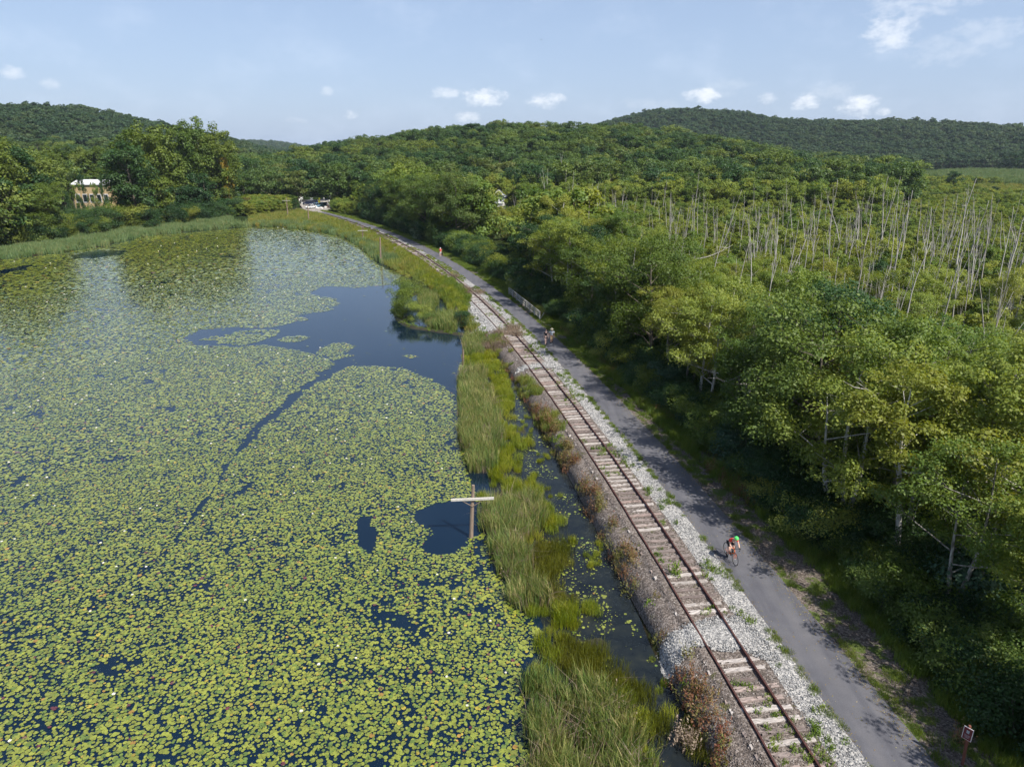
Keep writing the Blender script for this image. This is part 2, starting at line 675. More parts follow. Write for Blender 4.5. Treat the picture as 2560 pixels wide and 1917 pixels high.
# hills: (ridge distance, foot distance, tree height, [(u, v) skyline points])
HILLS = [
    (520, 250, 16.5, [(-400, 330), (-100, 330), (0, 330), (560, 332), (610, 327), (640, 317), (700, 307), (760, 300), (840, 285), (930, 272), (1000, 268), (1090, 262), (1200, 266), (1280, 268), (1345, 266),
                    (1420, 272), (1500, 282), (1600, 300), (1700, 318), (1800, 330), (1900, 345), (1960, 380), (1990, 440), (2100, 480), (2211, 480), (2600, 480)]),
    (1300, 890, 11, [(-400, 360), (1100, 360), (1200, 300), (1290, 272), (1350, 258), (1400, 243), (1460, 240), (1530, 242), (1600, 250), (1680, 262), (1750, 267), (1830, 268), (1920, 266), (2000, 269), (2080, 275),
                     (2150, 279), (2211, 282), (2400, 287), (2700, 290)]),
    (1000, 380, 14, [(-600, 232), (-200, 222), (0, 226), (60, 227), (140, 230), (200, 236), (260, 248), (330, 262), (370, 272), (430, 285), (500, 298), (560, 316), (610, 330), (680, 355), (760, 375), (2600, 375)]),
    (2600, 1700, 12, [(-400, 330), (400, 322), (470, 309), (540, 306), (600, 309), (640, 315), (700, 330), (2000, 330), (2120, 285), (2170, 280), (2211, 278), (2300, 276), (2700, 285)]),
]
_hill = []
for (R, F0, TH, sk) in HILLS:
    a = np.array([az_px(q[0]) for q in sk])
    h = np.array([CAMZ + R * ang_v(q[1], q[0]) - TH for q in sk])
    _hill.append((R, F0, a, h))


def terrain_h(x, y):
    x = np.asarray(x, float)
    y = np.asarray(y, float)
    r = np.hypot(x, y)
    a = np.arctan2(x, y)
    z = np.full(x.shape, 0.3)
    for (R, F0, aa, hh) in _hill:
        H = np.interp(a, aa, hh)
        up = sstep((r - F0) / (R - F0))
        dn = 1 - 0.8 * sstep((r - R) / (R * 0.8))
        H = np.maximum(H, 0)
        bumps = (fnoise(x, y, 110) - 0.5) * 0.20 * H * np.clip((R - r) / R * 3, 0, 1)
        z = np.maximum(z, H * up**1.15 * dn + bumps * up)
    back = sstep((np.abs(a) - 1.0) / 0.5)
    z = z * (1 - back) + 0.3 * back
    near = sstep((r - 200) / 150)
    return z * near + 0.3 * (1 - near) if True else z

# ------------------------------------------------------------------ terrain
PADDOCK = [V(1990, 378), V(2060, 372), V(2150, 371), V(2300, 380), V(2300, 404), V(2211, 402), V(2120, 398), V(2060, 392), V(2000, 385)]
FIELD = [V(2095, 402), V(2160, 400), V(2300, 404), V(2320, 440), V(2211, 432), V(2140, 425), V(2090, 415)]
MEADOW = [SHORE[i] for i in (2, 3, 4, 5, 6, 7, 8, 9, 10)] + [V(540, 470), V(600, 462), V(650, 458), V(690, 462), V(730, 468), V(800, 490), V(900, 535), V(985, 595)]
LOT = [V(648, 444), V(668, 437), V(700, 436), V(716, 440), V(722, 452), V(712, 461), V(690, 458), V(660, 453)]


def build_terrain():
    rr = [4.0]
    while rr[-1] < 9500:
        rr.append(rr[-1] * 1.022 + 0.02)
    rr = np.array(rr)
    fine = np.radians(np.arange(-44, 44.01, 0.25))
    rest = np.radians(np.arange(50, 311, 6))
    aa = np.concatenate([fine, rest])
    A, R = np.meshgrid(aa, rr)
    X, Y = R * np.sin(A), R * np.cos(A)
    Z = terrain_h(X, Y)
    Z += (fnoise(X, Y, 6) - 0.5) * 0.25 * (R < 700)
    # pond basin
    ins = in_poly(X, Y, POND)
    d = seg_dist(X, Y, POND)
    Z = np.where(ins & (R < 400), np.minimum(Z, 0.25 - np.clip(d, 0, 1.3)), Z)
    # keep the natural ground under the railway bank
    P = emb_profile(Y)
    under = (X > P[0][0] - 0.6) & (X < P[0][-1] + 0.6) & (Y > -40) & (Y < 262)
    Z = np.where(under, np.minimum(Z, 0.18), Z)
    n = len(aa)
    V3 = np.stack([X, Y, Z], -1).reshape(-1, 3)
    V3 = np.vstack([V3, [[0, 0, 0.0]]])
    idx = np.arange(len(rr) * n).reshape(len(rr), n)
    a = idx[:-1, :]
    b = np.roll(idx, -1, 1)[:-1, :]
    c = np.roll(idx, -1, 1)[1:, :]
    dd = idx[1:, :]
    F = np.stack([a, b, c, dd], -1).reshape(-1, 4)
    # ground colours
    nz = fnoise(V3[:, 0], V3[:, 1], 9)[:, None]
    swamp = np.array([0.030, 0.042, 0.014]) * (0.6 + 0.8 * nz)
    hill = np.array([0.022, 0.036, 0.014])
    r = np.hypot(V3[:, 0], V3[:, 1])[:, None]
    colr = np.where(r > 230, hill, swamp)
    mud = np.array([0.028, 0.022, 0.014])
    colr = np.where((V3[:, 2:3] < 0.12), mud, colr)
    md = in_poly(V3[:, 0], V3[:, 1], MEADOW)[:, None]
    colr = np.where(md, np.array([0.115, 0.120, 0.028]) * (0.7 + 0.6 * nz), colr)
    pad = in_poly(V3[:, 0], V3[:, 1], PADDOCK)[:, None]
    colr = np.where(pad, np.array([0.150, 0.205, 0.125]) * (0.85 + 0.3 * nz), colr)
    fi = in_poly(V3[:, 0], V3[:, 1], FIELD)[:, None]
    colr = np.where(fi, np.array([0.155, 0.185, 0.030]) * (0.85 + 0.3 * nz), colr)
    m, k, bs, o = new_mat('forest_floor_and_meadow')
    at = k.n('ShaderNodeVertexColor', layer_name='Col')
    nn = k.noise(pos(k), 1.3, 5, 0.7)
    k.l(k.mix(1.0, at.outputs[0], k.ramp(nn, [(0.3, (0.6, 0.6, 0.6)), (0.7, (1.35, 1.35, 1.3))]), 'MULTIPLY'), bs.inputs['Base Color'])
    bs.inputs['Roughness'].default_value = 1.0
    bs.inputs['Specular IOR Level'].default_value = 0.0
    bump(k, bs, nn, 0.8, 0.2)
    me = np_mesh('ground', V3, F, m, col=colr, smooth=True)
    tag(link('ground', me), 'low wooded ground rising to the hills behind the marsh', None, None, 'structure')


build_terrain()


# ------------------------------------------------------------------ water
def build_water():
    m, k, b, o = new_mat('pond_water')
    P = pos(k)
    deep = k.noise(P, 0.05, 3)
    k.l(k.ramp(deep, [(0.3, (0.0026, 0.0085, 0.019)), (0.7, (0.0038, 0.0115, 0.026))]), b.inputs['Base Color'])
    b.inputs['Roughness'].default_value = 0.06
    b.inputs['IOR'].default_value = 1.65
    b.inputs['Specular Tint'].default_value = (0.48, 0.80, 1.0, 1)
    mp = k.n('ShaderNodeMapping')
    k.l(P, mp.inputs[0])
    mp.inputs['Scale'].default_value = (1.0, 1.7, 1.0)
    w = k.noise(mp.outputs[0], 2.6, 3, 0.6)
    bump(k, b, w, 0.10, 0.03)
    ring = [(6.3, -60)] + TOE + SHORE + [(-150, 118), (-240, 100), (-260, -60)]
    # a touch larger than the shore so that its edge runs under the banks
    big = [(-262, -62), (14, -62), (13.0, 10), (11, 40), (6, 70), (0, 95), (-12, 130), (-30, 170), (-52, 205), (-84, 235), (-150, 190), (-264, 150)]
    bm = bmesh.new()
    vs = [bm.verts.new((x, y, 0.0)) for x, y in big]
    f = bm.faces.new(vs)
    if f.normal.z < 0:
        f.normal_flip()
    me = bpy.data.meshes.new('water')
    bm.to_mesh(me)
    me.materials.append(m)
    tag(link('water', me), 'dark blue pond water reflecting the sky', None, None, 'structure')


build_water()


def ditch_water():
    m, k, b, o = new_mat('murky_ditch_water')
    n = k.noise(pos(k), 0.7, 6, 0.7)
    k.l(k.ramp(n, [(0.35, (0.006, 0.009, 0.013)), (0.55, (0.014, 0.018, 0.019)), (0.75, (0.036, 0.038, 0.027))]), b.inputs['Base Color'])
    b.inputs['Roughness'].default_value = 0.12
    b.inputs['IOR'].default_value = 1.36
    ys = np.arange(8, 74, 0.6)
    lf = toe_x(ys) - 7.5 + 1.6 * (fnoise(ys, ys * 0 + 3, 4) - 0.5)
    lim = np.interp(ys, [V(1040, 1100)[1], V(1165, 1400)[1], V(1000, 900)[1]][::1] if False else sorted([V(1165, 1400)[1], V(1040, 1100)[1], V(1000, 900)[1]]), [V(1165, 1400)[0] + 0.6, V(1040, 1100)[0] + 0.9, V(1000, 900)[0] + 0.9])
    lf = np.maximum(lf, lim)
    rt = toe_x(ys) + 0.3
    nn = len(ys)
    Vv = np.concatenate([np.stack([lf, ys, np.full(nn, 0.002)], -1), np.stack([rt, ys, np.full(nn, 0.002)], -1)])
    i = np.arange(nn - 1)
    F = np.stack([i, i + nn, i + nn + 1, i + 1], -1)
    tag(link('ditch_water', np_mesh('ditch_water', Vv, F, m)), 'murky shallow water of the ditch beside the railway bank', None, None, 'structure')


ditch_water()


# ------------------------------------------------------------------ railway bank, gravel, path
def strip_mesh(name, cols, mat, kind_label, step=1.0, y0=-30, y1=262, sub=None, wob=0.0):
    """cols: indices of the profile columns this strip spans"""
    ys = np.arange(y0, y1, step)
    xs, zs = emb_profile(ys)
    XS, ZS = [], []
    for a, b in zip(cols[:-1], cols[1:]):
        nsub = sub or 1
        for s in range(nsub):
            t = s / nsub
            XS.append(np.broadcast_to(xs[a], ys.shape) * (1 - t) + np.broadcast_to(xs[b], ys.shape) * t)
            ZS.append(np.full(ys.shape, zs[a] * (1 - t) + zs[b] * t))
    XS.append(np.broadcast_to(xs[cols[-1]], ys.shape))
    ZS.append(np.full(ys.shape, zs[cols[-1]]))
    X = np.array(XS)
    Z = np.array(ZS)
    Y = np.broadcast_to(ys, X.shape)
    if wob:
        w = (fnoise(X, Y, 0.9) - 0.5) * wob
        w[0] = 0
        w[-1] = 0
        Z = Z + w
    nr, nc = X.shape
    Vv = np.stack([X, Y, Z], -1).reshape(-1, 3)
    idx = np.arange(nr * nc).reshape(nr, nc)
    F = np.stack([idx[:-1, :-1], idx[1:, :-1], idx[1:, 1:], idx[:-1, 1:]], -1).reshape(-1, 4)
    me = np_mesh(name, Vv, F, mat, smooth=True)
    tag(link(name, me), kind_label, None, None, 'structure')


def gravel_mat(name, stops, cell=11.0, grass=None, rough=0.95):
    m, k, b, o = new_mat(name)
    P = pos(k)
    vo = k.n('ShaderNodeTexVoronoi')
    vo.inputs['Scale'].default_value = cell
    k.l(P, vo.inputs['Vector'])
    sep = k.n('ShaderNodeSeparateColor')
    k.l(vo.outputs['Color'], sep.inputs[0])
    c = k.ramp(sep.outputs[0], stops)
    big = k.noise(P, 0.55, 4, 0.6)
    c = k.mix(1.0, c, k.ramp(big, [(0.3, (0.78, 0.78, 0.78)), (0.7, (1.15, 1.13, 1.1))]), 'MULTIPLY')
    if grass is not None:
        g = k.noise(P, 0.9, 5, 0.7)
        mk = k.maprange(g, grass[1], grass[1] + 0.08)
        c = k.mix(mk, c, grass[0])
    k.l(c, b.inputs['Base Color'])
    b.inputs['Roughness'].default_value = rough
    b.inputs['Specular IOR Level'].default_value = 0.2
    bump(k, b, k.math('SUBTRACT', 1.0, vo.outputs['Distance']), 0.9, 0.04)
    return m


M['ballast_brown'] = gravel_mat('brown_ballast', [(0.0, (0.066, 0.056, 0.050)), (0.5, (0.132, 0.110, 0.100)), (1.0, (0.25, 0.22, 0.205))], 13, ((0.085, 0.085, 0.030), 0.60))
M['gravel_grey'] = gravel_mat('pale_grey_gravel', [(0.0, (0.12, 0.12, 0.125)), (0.45, (0.26, 0.26, 0.265)), (1.0, (0.46, 0.45, 0.44))], 12)
M['dirt'] = gravel_mat('dark_dirt_verge', [(0.0, (0.060, 0.048, 0.042)), (0.5, (0.115, 0.094, 0.082)), (1.0, (0.22, 0.19, 0.17))], 15, ((0.070, 0.095, 0.022), 0.50))
M['verge'] = gravel_mat('rough_grass_verge', [(0.0, (0.055, 0.075, 0.016)), (0.5, (0.085, 0.105, 0.022)), (1.0, (0.12, 0.12, 0.035))], 6)


def asphalt():
    m, k, b, o = new_mat('worn_asphalt')
    P = pos(k)
    fine = k.noise(P, 26, 3, 0.7)
    mid = k.noise(P, 1.1, 5, 0.6)
    lng = k.n('ShaderNodeMapping')
    k.l(P, lng.inputs[0])
    lng.inputs['Scale'].default_value = (0.9, 0.12, 1)
    st = k.noise(lng.outputs[0], 1.6, 3, 0.6)
    c = k.ramp(mid, [(0.3, (0.080, 0.081, 0.096)), (0.7, (0.104, 0.104, 0.120))])
    c = k.mix(1.0, c, k.ramp(fine, [(0.25, (0.70, 0.70, 0.70)), (0.75, (1.28, 1.28, 1.28))]), 'MULTIPLY')
    c = k.mix(1.0, c, k.ramp(st, [(0.35, (0.80, 0.80, 0.82)), (0.5, (1, 1, 1)), (0.65, (1.12, 1.10, 1.06))]), 'MULTIPLY')
    k.l(c, b.inputs['Base Color'])
    b.inputs['Roughness'].default_value = 0.85
    bump(k, b, fine, 0.5, 0.01)
    return m


M['asphalt'] = asphalt()
strip_mesh('railway_embankment', [0, 1, 2, 3, 4, 5, 6, 7, 8, 9, 10], M['ballast_brown'], 'bank of brown ballast under the rusty track', sub=2, wob=0.05)
strip_mesh('gravel_strip', [10, 11, 12], M['gravel_grey'], 'strip of pale grey gravel between track and path', sub=3, wob=0.05)
strip_mesh('path', [12, 13], M['asphalt'], 'straight asphalt path beside the railway track')
strip_mesh('verge_ground', [13, 14, 15, 16], M['dirt'], 'dirt and grass verge right of the path', sub=2, wob=0.05)


def drape(name, poly, mat, dz=0.035, res=0.14, label=None):
    P = np.array(poly)
    x0, y0 = P.min(0)
    x1, y1 = P.max(0)
    xs = np.arange(x0, x1 + res, res)
    ys = np.arange(y0, y1 + res, res)
    X, Y = np.meshgrid(xs, ys)
    Z = ground_z(X.ravel(), Y.ravel()).reshape(X.shape)
    jit = (vnoise(X, Y, 0.35) - 0.5) * 0.5
    d = seg_dist(X, Y, poly)
    ins = in_poly(X, Y, poly) & (X < path_x(Y) - PH - 0.05) & (d > np.clip(jit, 0, 1) * 0.6)
    Z = np.maximum(Z, -0.05) + dz + 0.05 * sstep(d / 0.8) + (fnoise(X, Y, 0.5) - 0.5) * 0.04
    idx = np.arange(X.size).reshape(X.shape)
    ok = ins[:-1, :-1] & ins[1:, :-1] & ins[1:, 1:] & ins[:-1, 1:]
    F = np.stack([idx[:-1, :-1], idx[:-1, 1:], idx[1:, 1:], idx[1:, :-1]], -1)[ok]
    me = np_mesh(name, np.stack([X, Y, Z], -1).reshape(-1, 3), F, mat, smooth=True)
    return tag(link(name, me), label, None, None, 'structure')


FAN1 = [V(u, v, 0.8) for u, v in [(1414, 1400), (1418, 1383), (1445, 1366), (1500, 1350), (1540, 1338), (1592, 1336), (1650, 1380), (1690, 1440), (1640, 1432), (1600, 1418), (1545, 1415), (1500, 1408), (1470, 1432), (1440, 1444), (1422, 1425)]]
FAN2 = [V(u, v, 0.9) for u, v in [(1110, 803), (1118, 794), (1150, 787), (1182, 784), (1215, 782), (1240, 800), (1262, 822), (1225, 802), (1195, 798), (1160, 797), (1130, 803)]]
ROCKS = [V(u, v, 0.7) for u, v in [(1012, 722), (1014, 700), (1012, 680), (1008, 660), (998, 640), (1008, 634), (1036, 646), (1062, 672), (1092, 700), (1104, 716), (1080, 722), (1050, 718)]]
drape('gravel_fan', FAN1, M['gravel_grey'], label='pale gravel fan crossing the track in the foreground')
drape('gravel_fan', FAN2, M['gravel_grey'], label='narrow pale gravel band crossing the track farther on')
drape('rubble_slope', ROCKS, M['gravel_grey'], dz=-0.02, label='slope of broken pale rock beside the reed ring')


# ------------------------------------------------------------------ railway track
def rust_mat():
    m, k, b, o = new_mat('rusted_rail_steel')
    n = k.noise(pos(k), 5, 5, 0.65)
    k.l(k.ramp(n, [(0.3, (0.060, 0.026, 0.024)), (0.7, (0.120, 0.052, 0.043))]), b.inputs['Base Color'])
    b.inputs['Roughness'].default_value = 0.62
    b.inputs['Metallic'].default_value = 0.25
    return m


M['rust'] = rust_mat()


def wood_tie():
    m, k, b, o = new_mat('weathered_tie_wood')
    mp = k.n('ShaderNodeMapping')
    k.l(objco(k), mp.inputs[0])
    mp.inputs['Scale'].default_value = (1.2, 14, 6)
    n = k.noise(mp.outputs[0], 2.2, 5, 0.7)
    info = k.n('ShaderNodeObjectInfo')
    r = info.outputs['Random']
    pale = k.ramp(r, [(0.0, (0.150, 0.120, 0.112)), (0.25, (0.24, 0.205, 0.195)), (0.42, (0.32, 0.245, 0.225)), (0.6, (0.35, 0.325, 0.31)), (1.0, (0.50, 0.47, 0.455))])
    c = k.mix(1.0, pale, k.ramp(n, [(0.33, (0.38, 0.34, 0.32)), (0.55, (0.95, 0.93, 0.92)), (0.8, (1.15, 1.13, 1.12))]), 'MULTIPLY')
    k.l(c, b.inputs['Base Color'])
    b.inputs['Roughness'].default_value = 0.92
    bump(k, b, n, 0.8, 0.02)
    return m


M['tie'] = wood_tie()


def rail_mesh(side, y0, y1):
    prof = [(-0.068, 0), (0.068, 0), (0.060, 0.016), (0.014, 0.030), (0.012, 0.105), (0.036, 0.118), (0.036, 0.150), (-0.036, 0.150), (-0.036, 0.118), (-0.012, 0.105), (-0.014, 0.030), (-0.060, 0.016)]
    ys = np.arange(y0, y1, 0.6)
    mb = MB()
    n = len(prof)
    for i, y in enumerate(ys):
        d = Vector((float(rail_x(y + 0.3) - rail_x(y - 0.3)), 0.6, 0)).normalized()
        nrm = Vector((d.y, -d.x, 0))
        c = Vector((float(rail_x(y)), y, 1.0)) + nrm * side * 0.755
        wob = 0.012 * math.sin(y * 0.7 + side) + 0.008 * math.sin(y * 1.9)
        for (a, h) in prof:
            mb.v.append(tuple(c + nrm * (a + wob) + Vector((0, 0, h))))
    for i in range(len(ys) - 1):
        for k in range(n):
            mb.f.append((i * n + k, i * n + (k + 1) % n, (i + 1) * n + (k + 1) % n, (i + 1) * n + k))
            mb.mi.append(0)
    return mb.mesh('rail', M['rust'])


def tie_mesh(seed):
    r = random.Random(seed)
    L, W, H = 2.62, 0.235, 0.17
    nx, ny = 15, 3
    vs, fs = [], []
    cut0, cut1 = r.uniform(0, 0.09), r.uniform(0, 0.09)
    for i in range(nx):
        for j in range(ny + 1):
            x = -L / 2 + cut0 + (L - cut0 - cut1) * i / (nx - 1) + r.uniform(-0.02, 0.02)
            yv = (-0.5 + j / ny) * W * (1 + r.uniform(-0.16, 0.06)) + r.uniform(-0.008, 0.008)
            z = H + r.uniform(-0.018, 0.006) - (0.03 if r.random() < 0.10 else 0)
            vs.append((x, yv, z))
    top = len(vs)
    for i in range(nx - 1):
        for j in range(ny):
            if 2 < i < nx - 3 and r.random() < 0.05 * (seed % 4):
                continue
            a = i * (ny + 1) + j
            fs.append((a, a + ny + 1, a + ny + 2, a + 1))
    border = [i * (ny + 1) for i in range(nx)] + [(nx - 1) * (ny + 1) + j for j in range(1, ny + 1)] + [i * (ny + 1) + ny for i in range(nx - 2, -1, -1)] + [j for j in range(ny - 1, 0, -1)]
    for b in border:
        x, y, z = vs[b]
        vs.append((x, y, 0))
    m = len(border)
    for k in range(m):
        a, b = border[k], border[(k + 1) % m]
        fs.append((a, b, top + (k + 1) % m, top + k)[::-1])
    # spikes and plates under each rail
    me = bpy.data.meshes.new('tie')
    me.from_pydata(vs, [], fs)
    me.materials.append(M['tie'])
    me.update()
    return me


def build_track():
    root = empty('railway_track', (float(rail_x(20)), 20, 0.85))
    tag(root, 'disused rusty railway track on weathered ties beside the path', 'railway track')
    bpy.context.view_layer.update()
    inv = root.matrix_world.inverted()

    def par(o):
        o.parent = root
        o.matrix_parent_inverse = inv
        return o
    par(link('rail', rail_mesh(-1, 2, 236)))['label'] = 'left rusty rail, nearer the pond'
    par(link('rail', rail_mesh(1, 2, 236)))['label'] = 'right rusty rail, nearer the path'
    ms = [tie_mesh(s) for s in range(10)]
    y = 15.2
    r = random.Random(5)
    n = 0
    while y < 190 and n < 290:
        d = math.atan(float(rail_x(y + 0.5) - rail_x(y - 0.5)))
        o = bpy.data.objects.new('tie', ms[r.randrange(10)])
        COL.objects.link(o)
        # buried where the gravel crosses
        x = float(rail_x(y))
        buried = bool(in_poly(x, y, FAN1)) or bool(in_poly(x, y, FAN2))
        z = 0.862 + r.uniform(-0.02, 0.018) - (0.11 if buried else 0) - (0.055 if r.random() < 0.10 else 0)
        if 80 < y < 96 or y > 120:
            z -= 0.02
        o.location = (x + r.uniform(-0.07, 0.07), y, z)
        o.rotation_euler = (0, 0, -d + r.uniform(-0.03, 0.03))
        par(o)
        y += (0.56 + r.uniform(-0.05, 0.06)) * math.cos(d)
        n += 1
    # joint bars on the near rails
    for (side, yy) in ((1, 21.9), (1, 33.7), (-1, 27.5), (1, 45.4), (-1, 39.3), (-1, 51.1), (1, 57.2)):
        d = Vector((float(rail_x(yy + 0.3) - rail_x(yy - 0.3)), 0.6, 0)).normalized()
        nrm = Vector((d.y, -d.x, 0))
        for s2 in (-1,):
            mb = MB()
            c = Vector((float(rail_x(yy)), yy, 1.07)) + nrm * (side * 0.755)
            for q in (-1, 1):
                mb.bar(c - d * 0.42 + nrm * 0.036 * q, c + d * 0.42 + nrm * 0.036 * q, 0.035, 0.08)
            for t in (-0.3, -0.1, 0.1, 0.3):
                mb.bar(c + d * t - nrm * 0.085, c + d * t + nrm * 0.085, 0.03, 0.03)
            par(mb.obj('joint_bar', M['rust']))
    return root


build_track()


# ------------------------------------------------------------------ loose stones
def stone_meshes(mat, n=6, seed=1):
    out = []
    r = random.Random(seed)
    for i in range(n):
        vs = [(r.uniform(.75, 1.1) * x, r.uniform(.75, 1.1) * y, r.uniform(.6, 1.0) * z) for x, y, z in
              [(1, 0, 0), (0.3, 0.95, 0.1), (-0.8, 0.6, -0.1), (-0.85, -0.55, 0.1), (0.25, -1, -0.05), (0.25, 0.1, 0.85), (-0.3, -0.1, 0.8), (0, 0, -0.7)]]
        fs = [(0, 1, 5), (1, 2, 6, 5), (2, 3, 6), (3, 4, 5, 6), (4, 0, 5), (1, 0, 7), (2, 1, 7), (3, 2, 7), (4, 3, 7), (0, 4, 7)]
        me = bpy.data.meshes.new('stone')
        me.from_pydata(vs, [], fs)
        me.materials.append(mat)
        me.update()
        out.append(me)
    return out


def stone_mat(name, stops):
    m, k, b, o = new_mat(name)
    info = k.n('ShaderNodeObjectInfo')
    k.l(k.ramp(info.outputs['Random'], stops), b.inputs['Base Color'])
    b.inputs['Roughness'].default_value = 0.9
    return m


GREY = proto_collection('grey_stone', stone_meshes(stone_mat('grey_stone', [(0, (0.12, 0.125, 0.13)), (0.4, (0.23, 0.232, 0.238)), (0.8, (0.38, 0.375, 0.37)), (1, (0.54, 0.53, 0.51))])))
BROWN = proto_collection('brown_stone', stone_meshes(stone_mat('brown_stone', [(0, (0.070, 0.058, 0.050)), (0.5, (0.145, 0.120, 0.108)), (0.85, (0.24, 0.21, 0.195)), (1, (0.38, 0.36, 0.34))]), 6, 2))


def rand_scatter(name, x, y, z, size, coll, n_proto, label, cat, flat=False, aniso=0.3, tilt=3.14):
    n = len(x)
    rot = np.zeros((n, 3))
    rot[:, 2] = RNG.uniform(0, 6.283, n)
    rot[:, 0] = RNG.uniform(-tilt, tilt, n)
    rot[:, 1] = RNG.uniform(-tilt, tilt, n)
    s = np.asarray(size)[:, None] * RNG.uniform(1 - aniso, 1 + aniso, (n, 3))
    return scatter(name, np.stack([x, y, z], -1), rot, s, RNG.integers(0, n_proto, n), coll, label, cat)


def band_points(density, y0, y1, xa, xb):
    """random points between the curves xa(y), xb(y); density per square metre as a function of y"""
    out = []
    ys = np.arange(y0, y1, 1.0)
    for y in ys:
        a, b = float(xa(y)), float(xb(y))
        n = RNG.poisson(max(0, (b - a)) * density(y))
        out.append(np.stack([RNG.uniform(a, b, n), RNG.uniform(y, y + 1, n)], -1))
    return np.vstack(out)


def poly_points(poly, dens):
    P = np.array(poly)
    (x0, y0), (x1, y1) = P.min(0), P.max(0)
    n = int((x1 - x0) * (y1 - y0) * dens)
    x, y = RNG.uniform(x0, x1, n), RNG.uniform(y0, y1, n)
    m = in_poly(x, y, poly)
    return x[m], y[m]


def stones():
    p = band_points(lambda y: 150 * math.exp(-(y - 17) / 26) + 6, 14, 110, lambda y: rail_x(y) + 1.35, lambda y: path_x(y) - PH - 0.04)
    fx, fy = poly_points(FAN1, 190)
    gx, gy = poly_points(FAN2, 60)
    x = np.concatenate([p[:, 0], fx, gx])
    y = np.concatenate([p[:, 1], fy, gy])
    keep = x < path_x(y) - PH - 0.04
    x, y = x[keep], y[keep]
    onrail = np.minimum(np.abs(x - rail_x(y) - 0.77), np.abs(x - rail_x(y) + 0.77)) < 0.14
    x, y = x[~onrail], y[~onrail]
    z = ground_z(x, y)
    inf = in_poly(x, y, FAN1) | in_poly(x, y, FAN2)
    z = z + np.where(inf, 0.085, 0.012)
    s = RNG.uniform(0.022, 0.052, len(x)) * (1 + np.clip((y - 40) / 60, 0, 0.8))
    rand_scatter('gravel', x, y, z, s, GREY, 6, 'loose pale grey gravel beside and across the track', 'gravel')
    p = band_points(lambda y: 95 * math.exp(-(y - 17) / 22) + 3, 14, 90, lambda y: toe_x(y) + 0.2, lambda y: rail_x(y) + 1.6)
    x, y = p[:, 0], p[:, 1]
    bad = (np.minimum(np.abs(x - rail_x(y) - 0.77), np.abs(x - rail_x(y) + 0.77)) < 0.12) | in_poly(x, y, FAN1) | in_poly(x, y, FAN2)
    x, y = x[~bad], y[~bad]
    rand_scatter('ballast', x, y, ground_z(x, y) + 0.005, RNG.uniform(0.022, 0.045, len(x)), BROWN, 6, 'loose brown ballast stones under and left of the track', 'ballast')
    x, y = poly_points(ROCKS, 34)
    ok = np.minimum(np.abs(x - rail_x(y) - 0.77), np.abs(x - rail_x(y) + 0.77)) > 0.3
    x, y = x[ok], y[ok]
    inr = np.abs(x - rail_x(y)) < 1.3
    rand_scatter('rubble', x, y, np.maximum(ground_z(x, y), 0) + 0.03, RNG.uniform(0.06, 0.17, len(x)) * np.where(inr, 0.5, 1), GREY, 6, 'broken pale rock tipped down the bank by the reed ring', 'rubble')


stones()


# ------------------------------------------------------------------ lily pads
def VP(pts, z=0.0):
    return [V(u, v, z) for u, v in pts]


OPEN = [
    VP([(690, 619), (735, 618), (770, 622), (850, 614), (858, 600), (868, 592), (905, 600), (940, 626), (960, 640), (1010, 720), (1004, 775), (988, 800), (996, 862), (984, 872), (972, 848), (948, 826), (900, 806),
        (868, 795), (800, 791), (760, 789), (738, 800), (724, 806), (712, 796), (722, 786), (708, 775), (640, 756), (570, 744), (500, 749), (425, 745), (398, 729), (430, 712), (505, 706), (560, 708), (600, 704), (665, 690), (640, 682), (700, 671), (738, 655), (716, 643), (672, 634)]),
    VP([(892, 1122), (905, 1100), (945, 1086), (1005, 1080), (1042, 1085), (1046, 1150), (1012, 1163), (978, 1196), (935, 1197), (905, 1182), (938, 1152), (925, 1137)]),
    VP([(768, 1118), (808, 1110), (800, 1135), (817, 1150), (802, 1197), (776, 1178)]),
    VP([(150, 552), (210, 541), (275, 541), (262, 549), (200, 558), (160, 560)]),
    VP([(0, 585), (40, 575), (70, 573), (50, 582), (0, 592)]),
]
ISLES = [
    VP([(677, 765), (690, 752), (715, 742), (745, 740), (764, 748), (752, 760), (725, 768), (695, 770)]),
    VP([(600, 733), (625, 726), (655, 725), (668, 729), (640, 738), (612, 739)]),
    VP([(425, 735), (460, 726), (490, 723), (510, 716), (560, 711), (612, 712), (598, 722), (560, 738), (520, 746), (470, 742), (470, 736)]),
    VP([(560, 695), (620, 684), (664, 686), (640, 694), (590, 703)]),
    VP([(690, 658), (722, 652), (740, 655), (700, 662)]),
    VP([(640, 668), (690, 664), (722, 668), (690, 674)]),
    VP([(840, 612), (800, 606), (850, 598), (862, 600)]),
    VP([(700, 775), (750, 765), (765, 768), (720, 778)]),
    VP([(866, 768), (885, 766), (905, 770), (885, 774)]),
    VP([(770, 808), (778, 795), (800, 790), (868, 794), (850, 800)]),
]
CHANNEL = [(V(u, v), w) for u, v, w in [(716, 800, 2.4), (690, 818, 2.0), (660, 838, 1.5), (630, 856, 1.2), (610, 880, 1.1), (580, 903, 1.3), (552, 925, 0.7), (540, 948, 1.0), (520, 970, 0.6), (490, 1005, 0.45), (470, 1045, 0.45), (440, 1085, 0.35), (405, 1130, 0.35), (380, 1165, 0.2)]]
PAD_EDGE = [V(u, v) for u, v in [(985, 800), (988, 870), (1002, 930), (1005, 985), (1015, 1035), (1032, 1080), (1044, 1100), (1048, 1160), (1068, 1205), (1080, 1245), (1100, 1290), (1135, 1330), (1165, 1365), (1160, 1410), (1128, 1440), (1122, 1490), (1145, 1530), (1150, 1600), (1140, 1656), (1140, 1700)]]


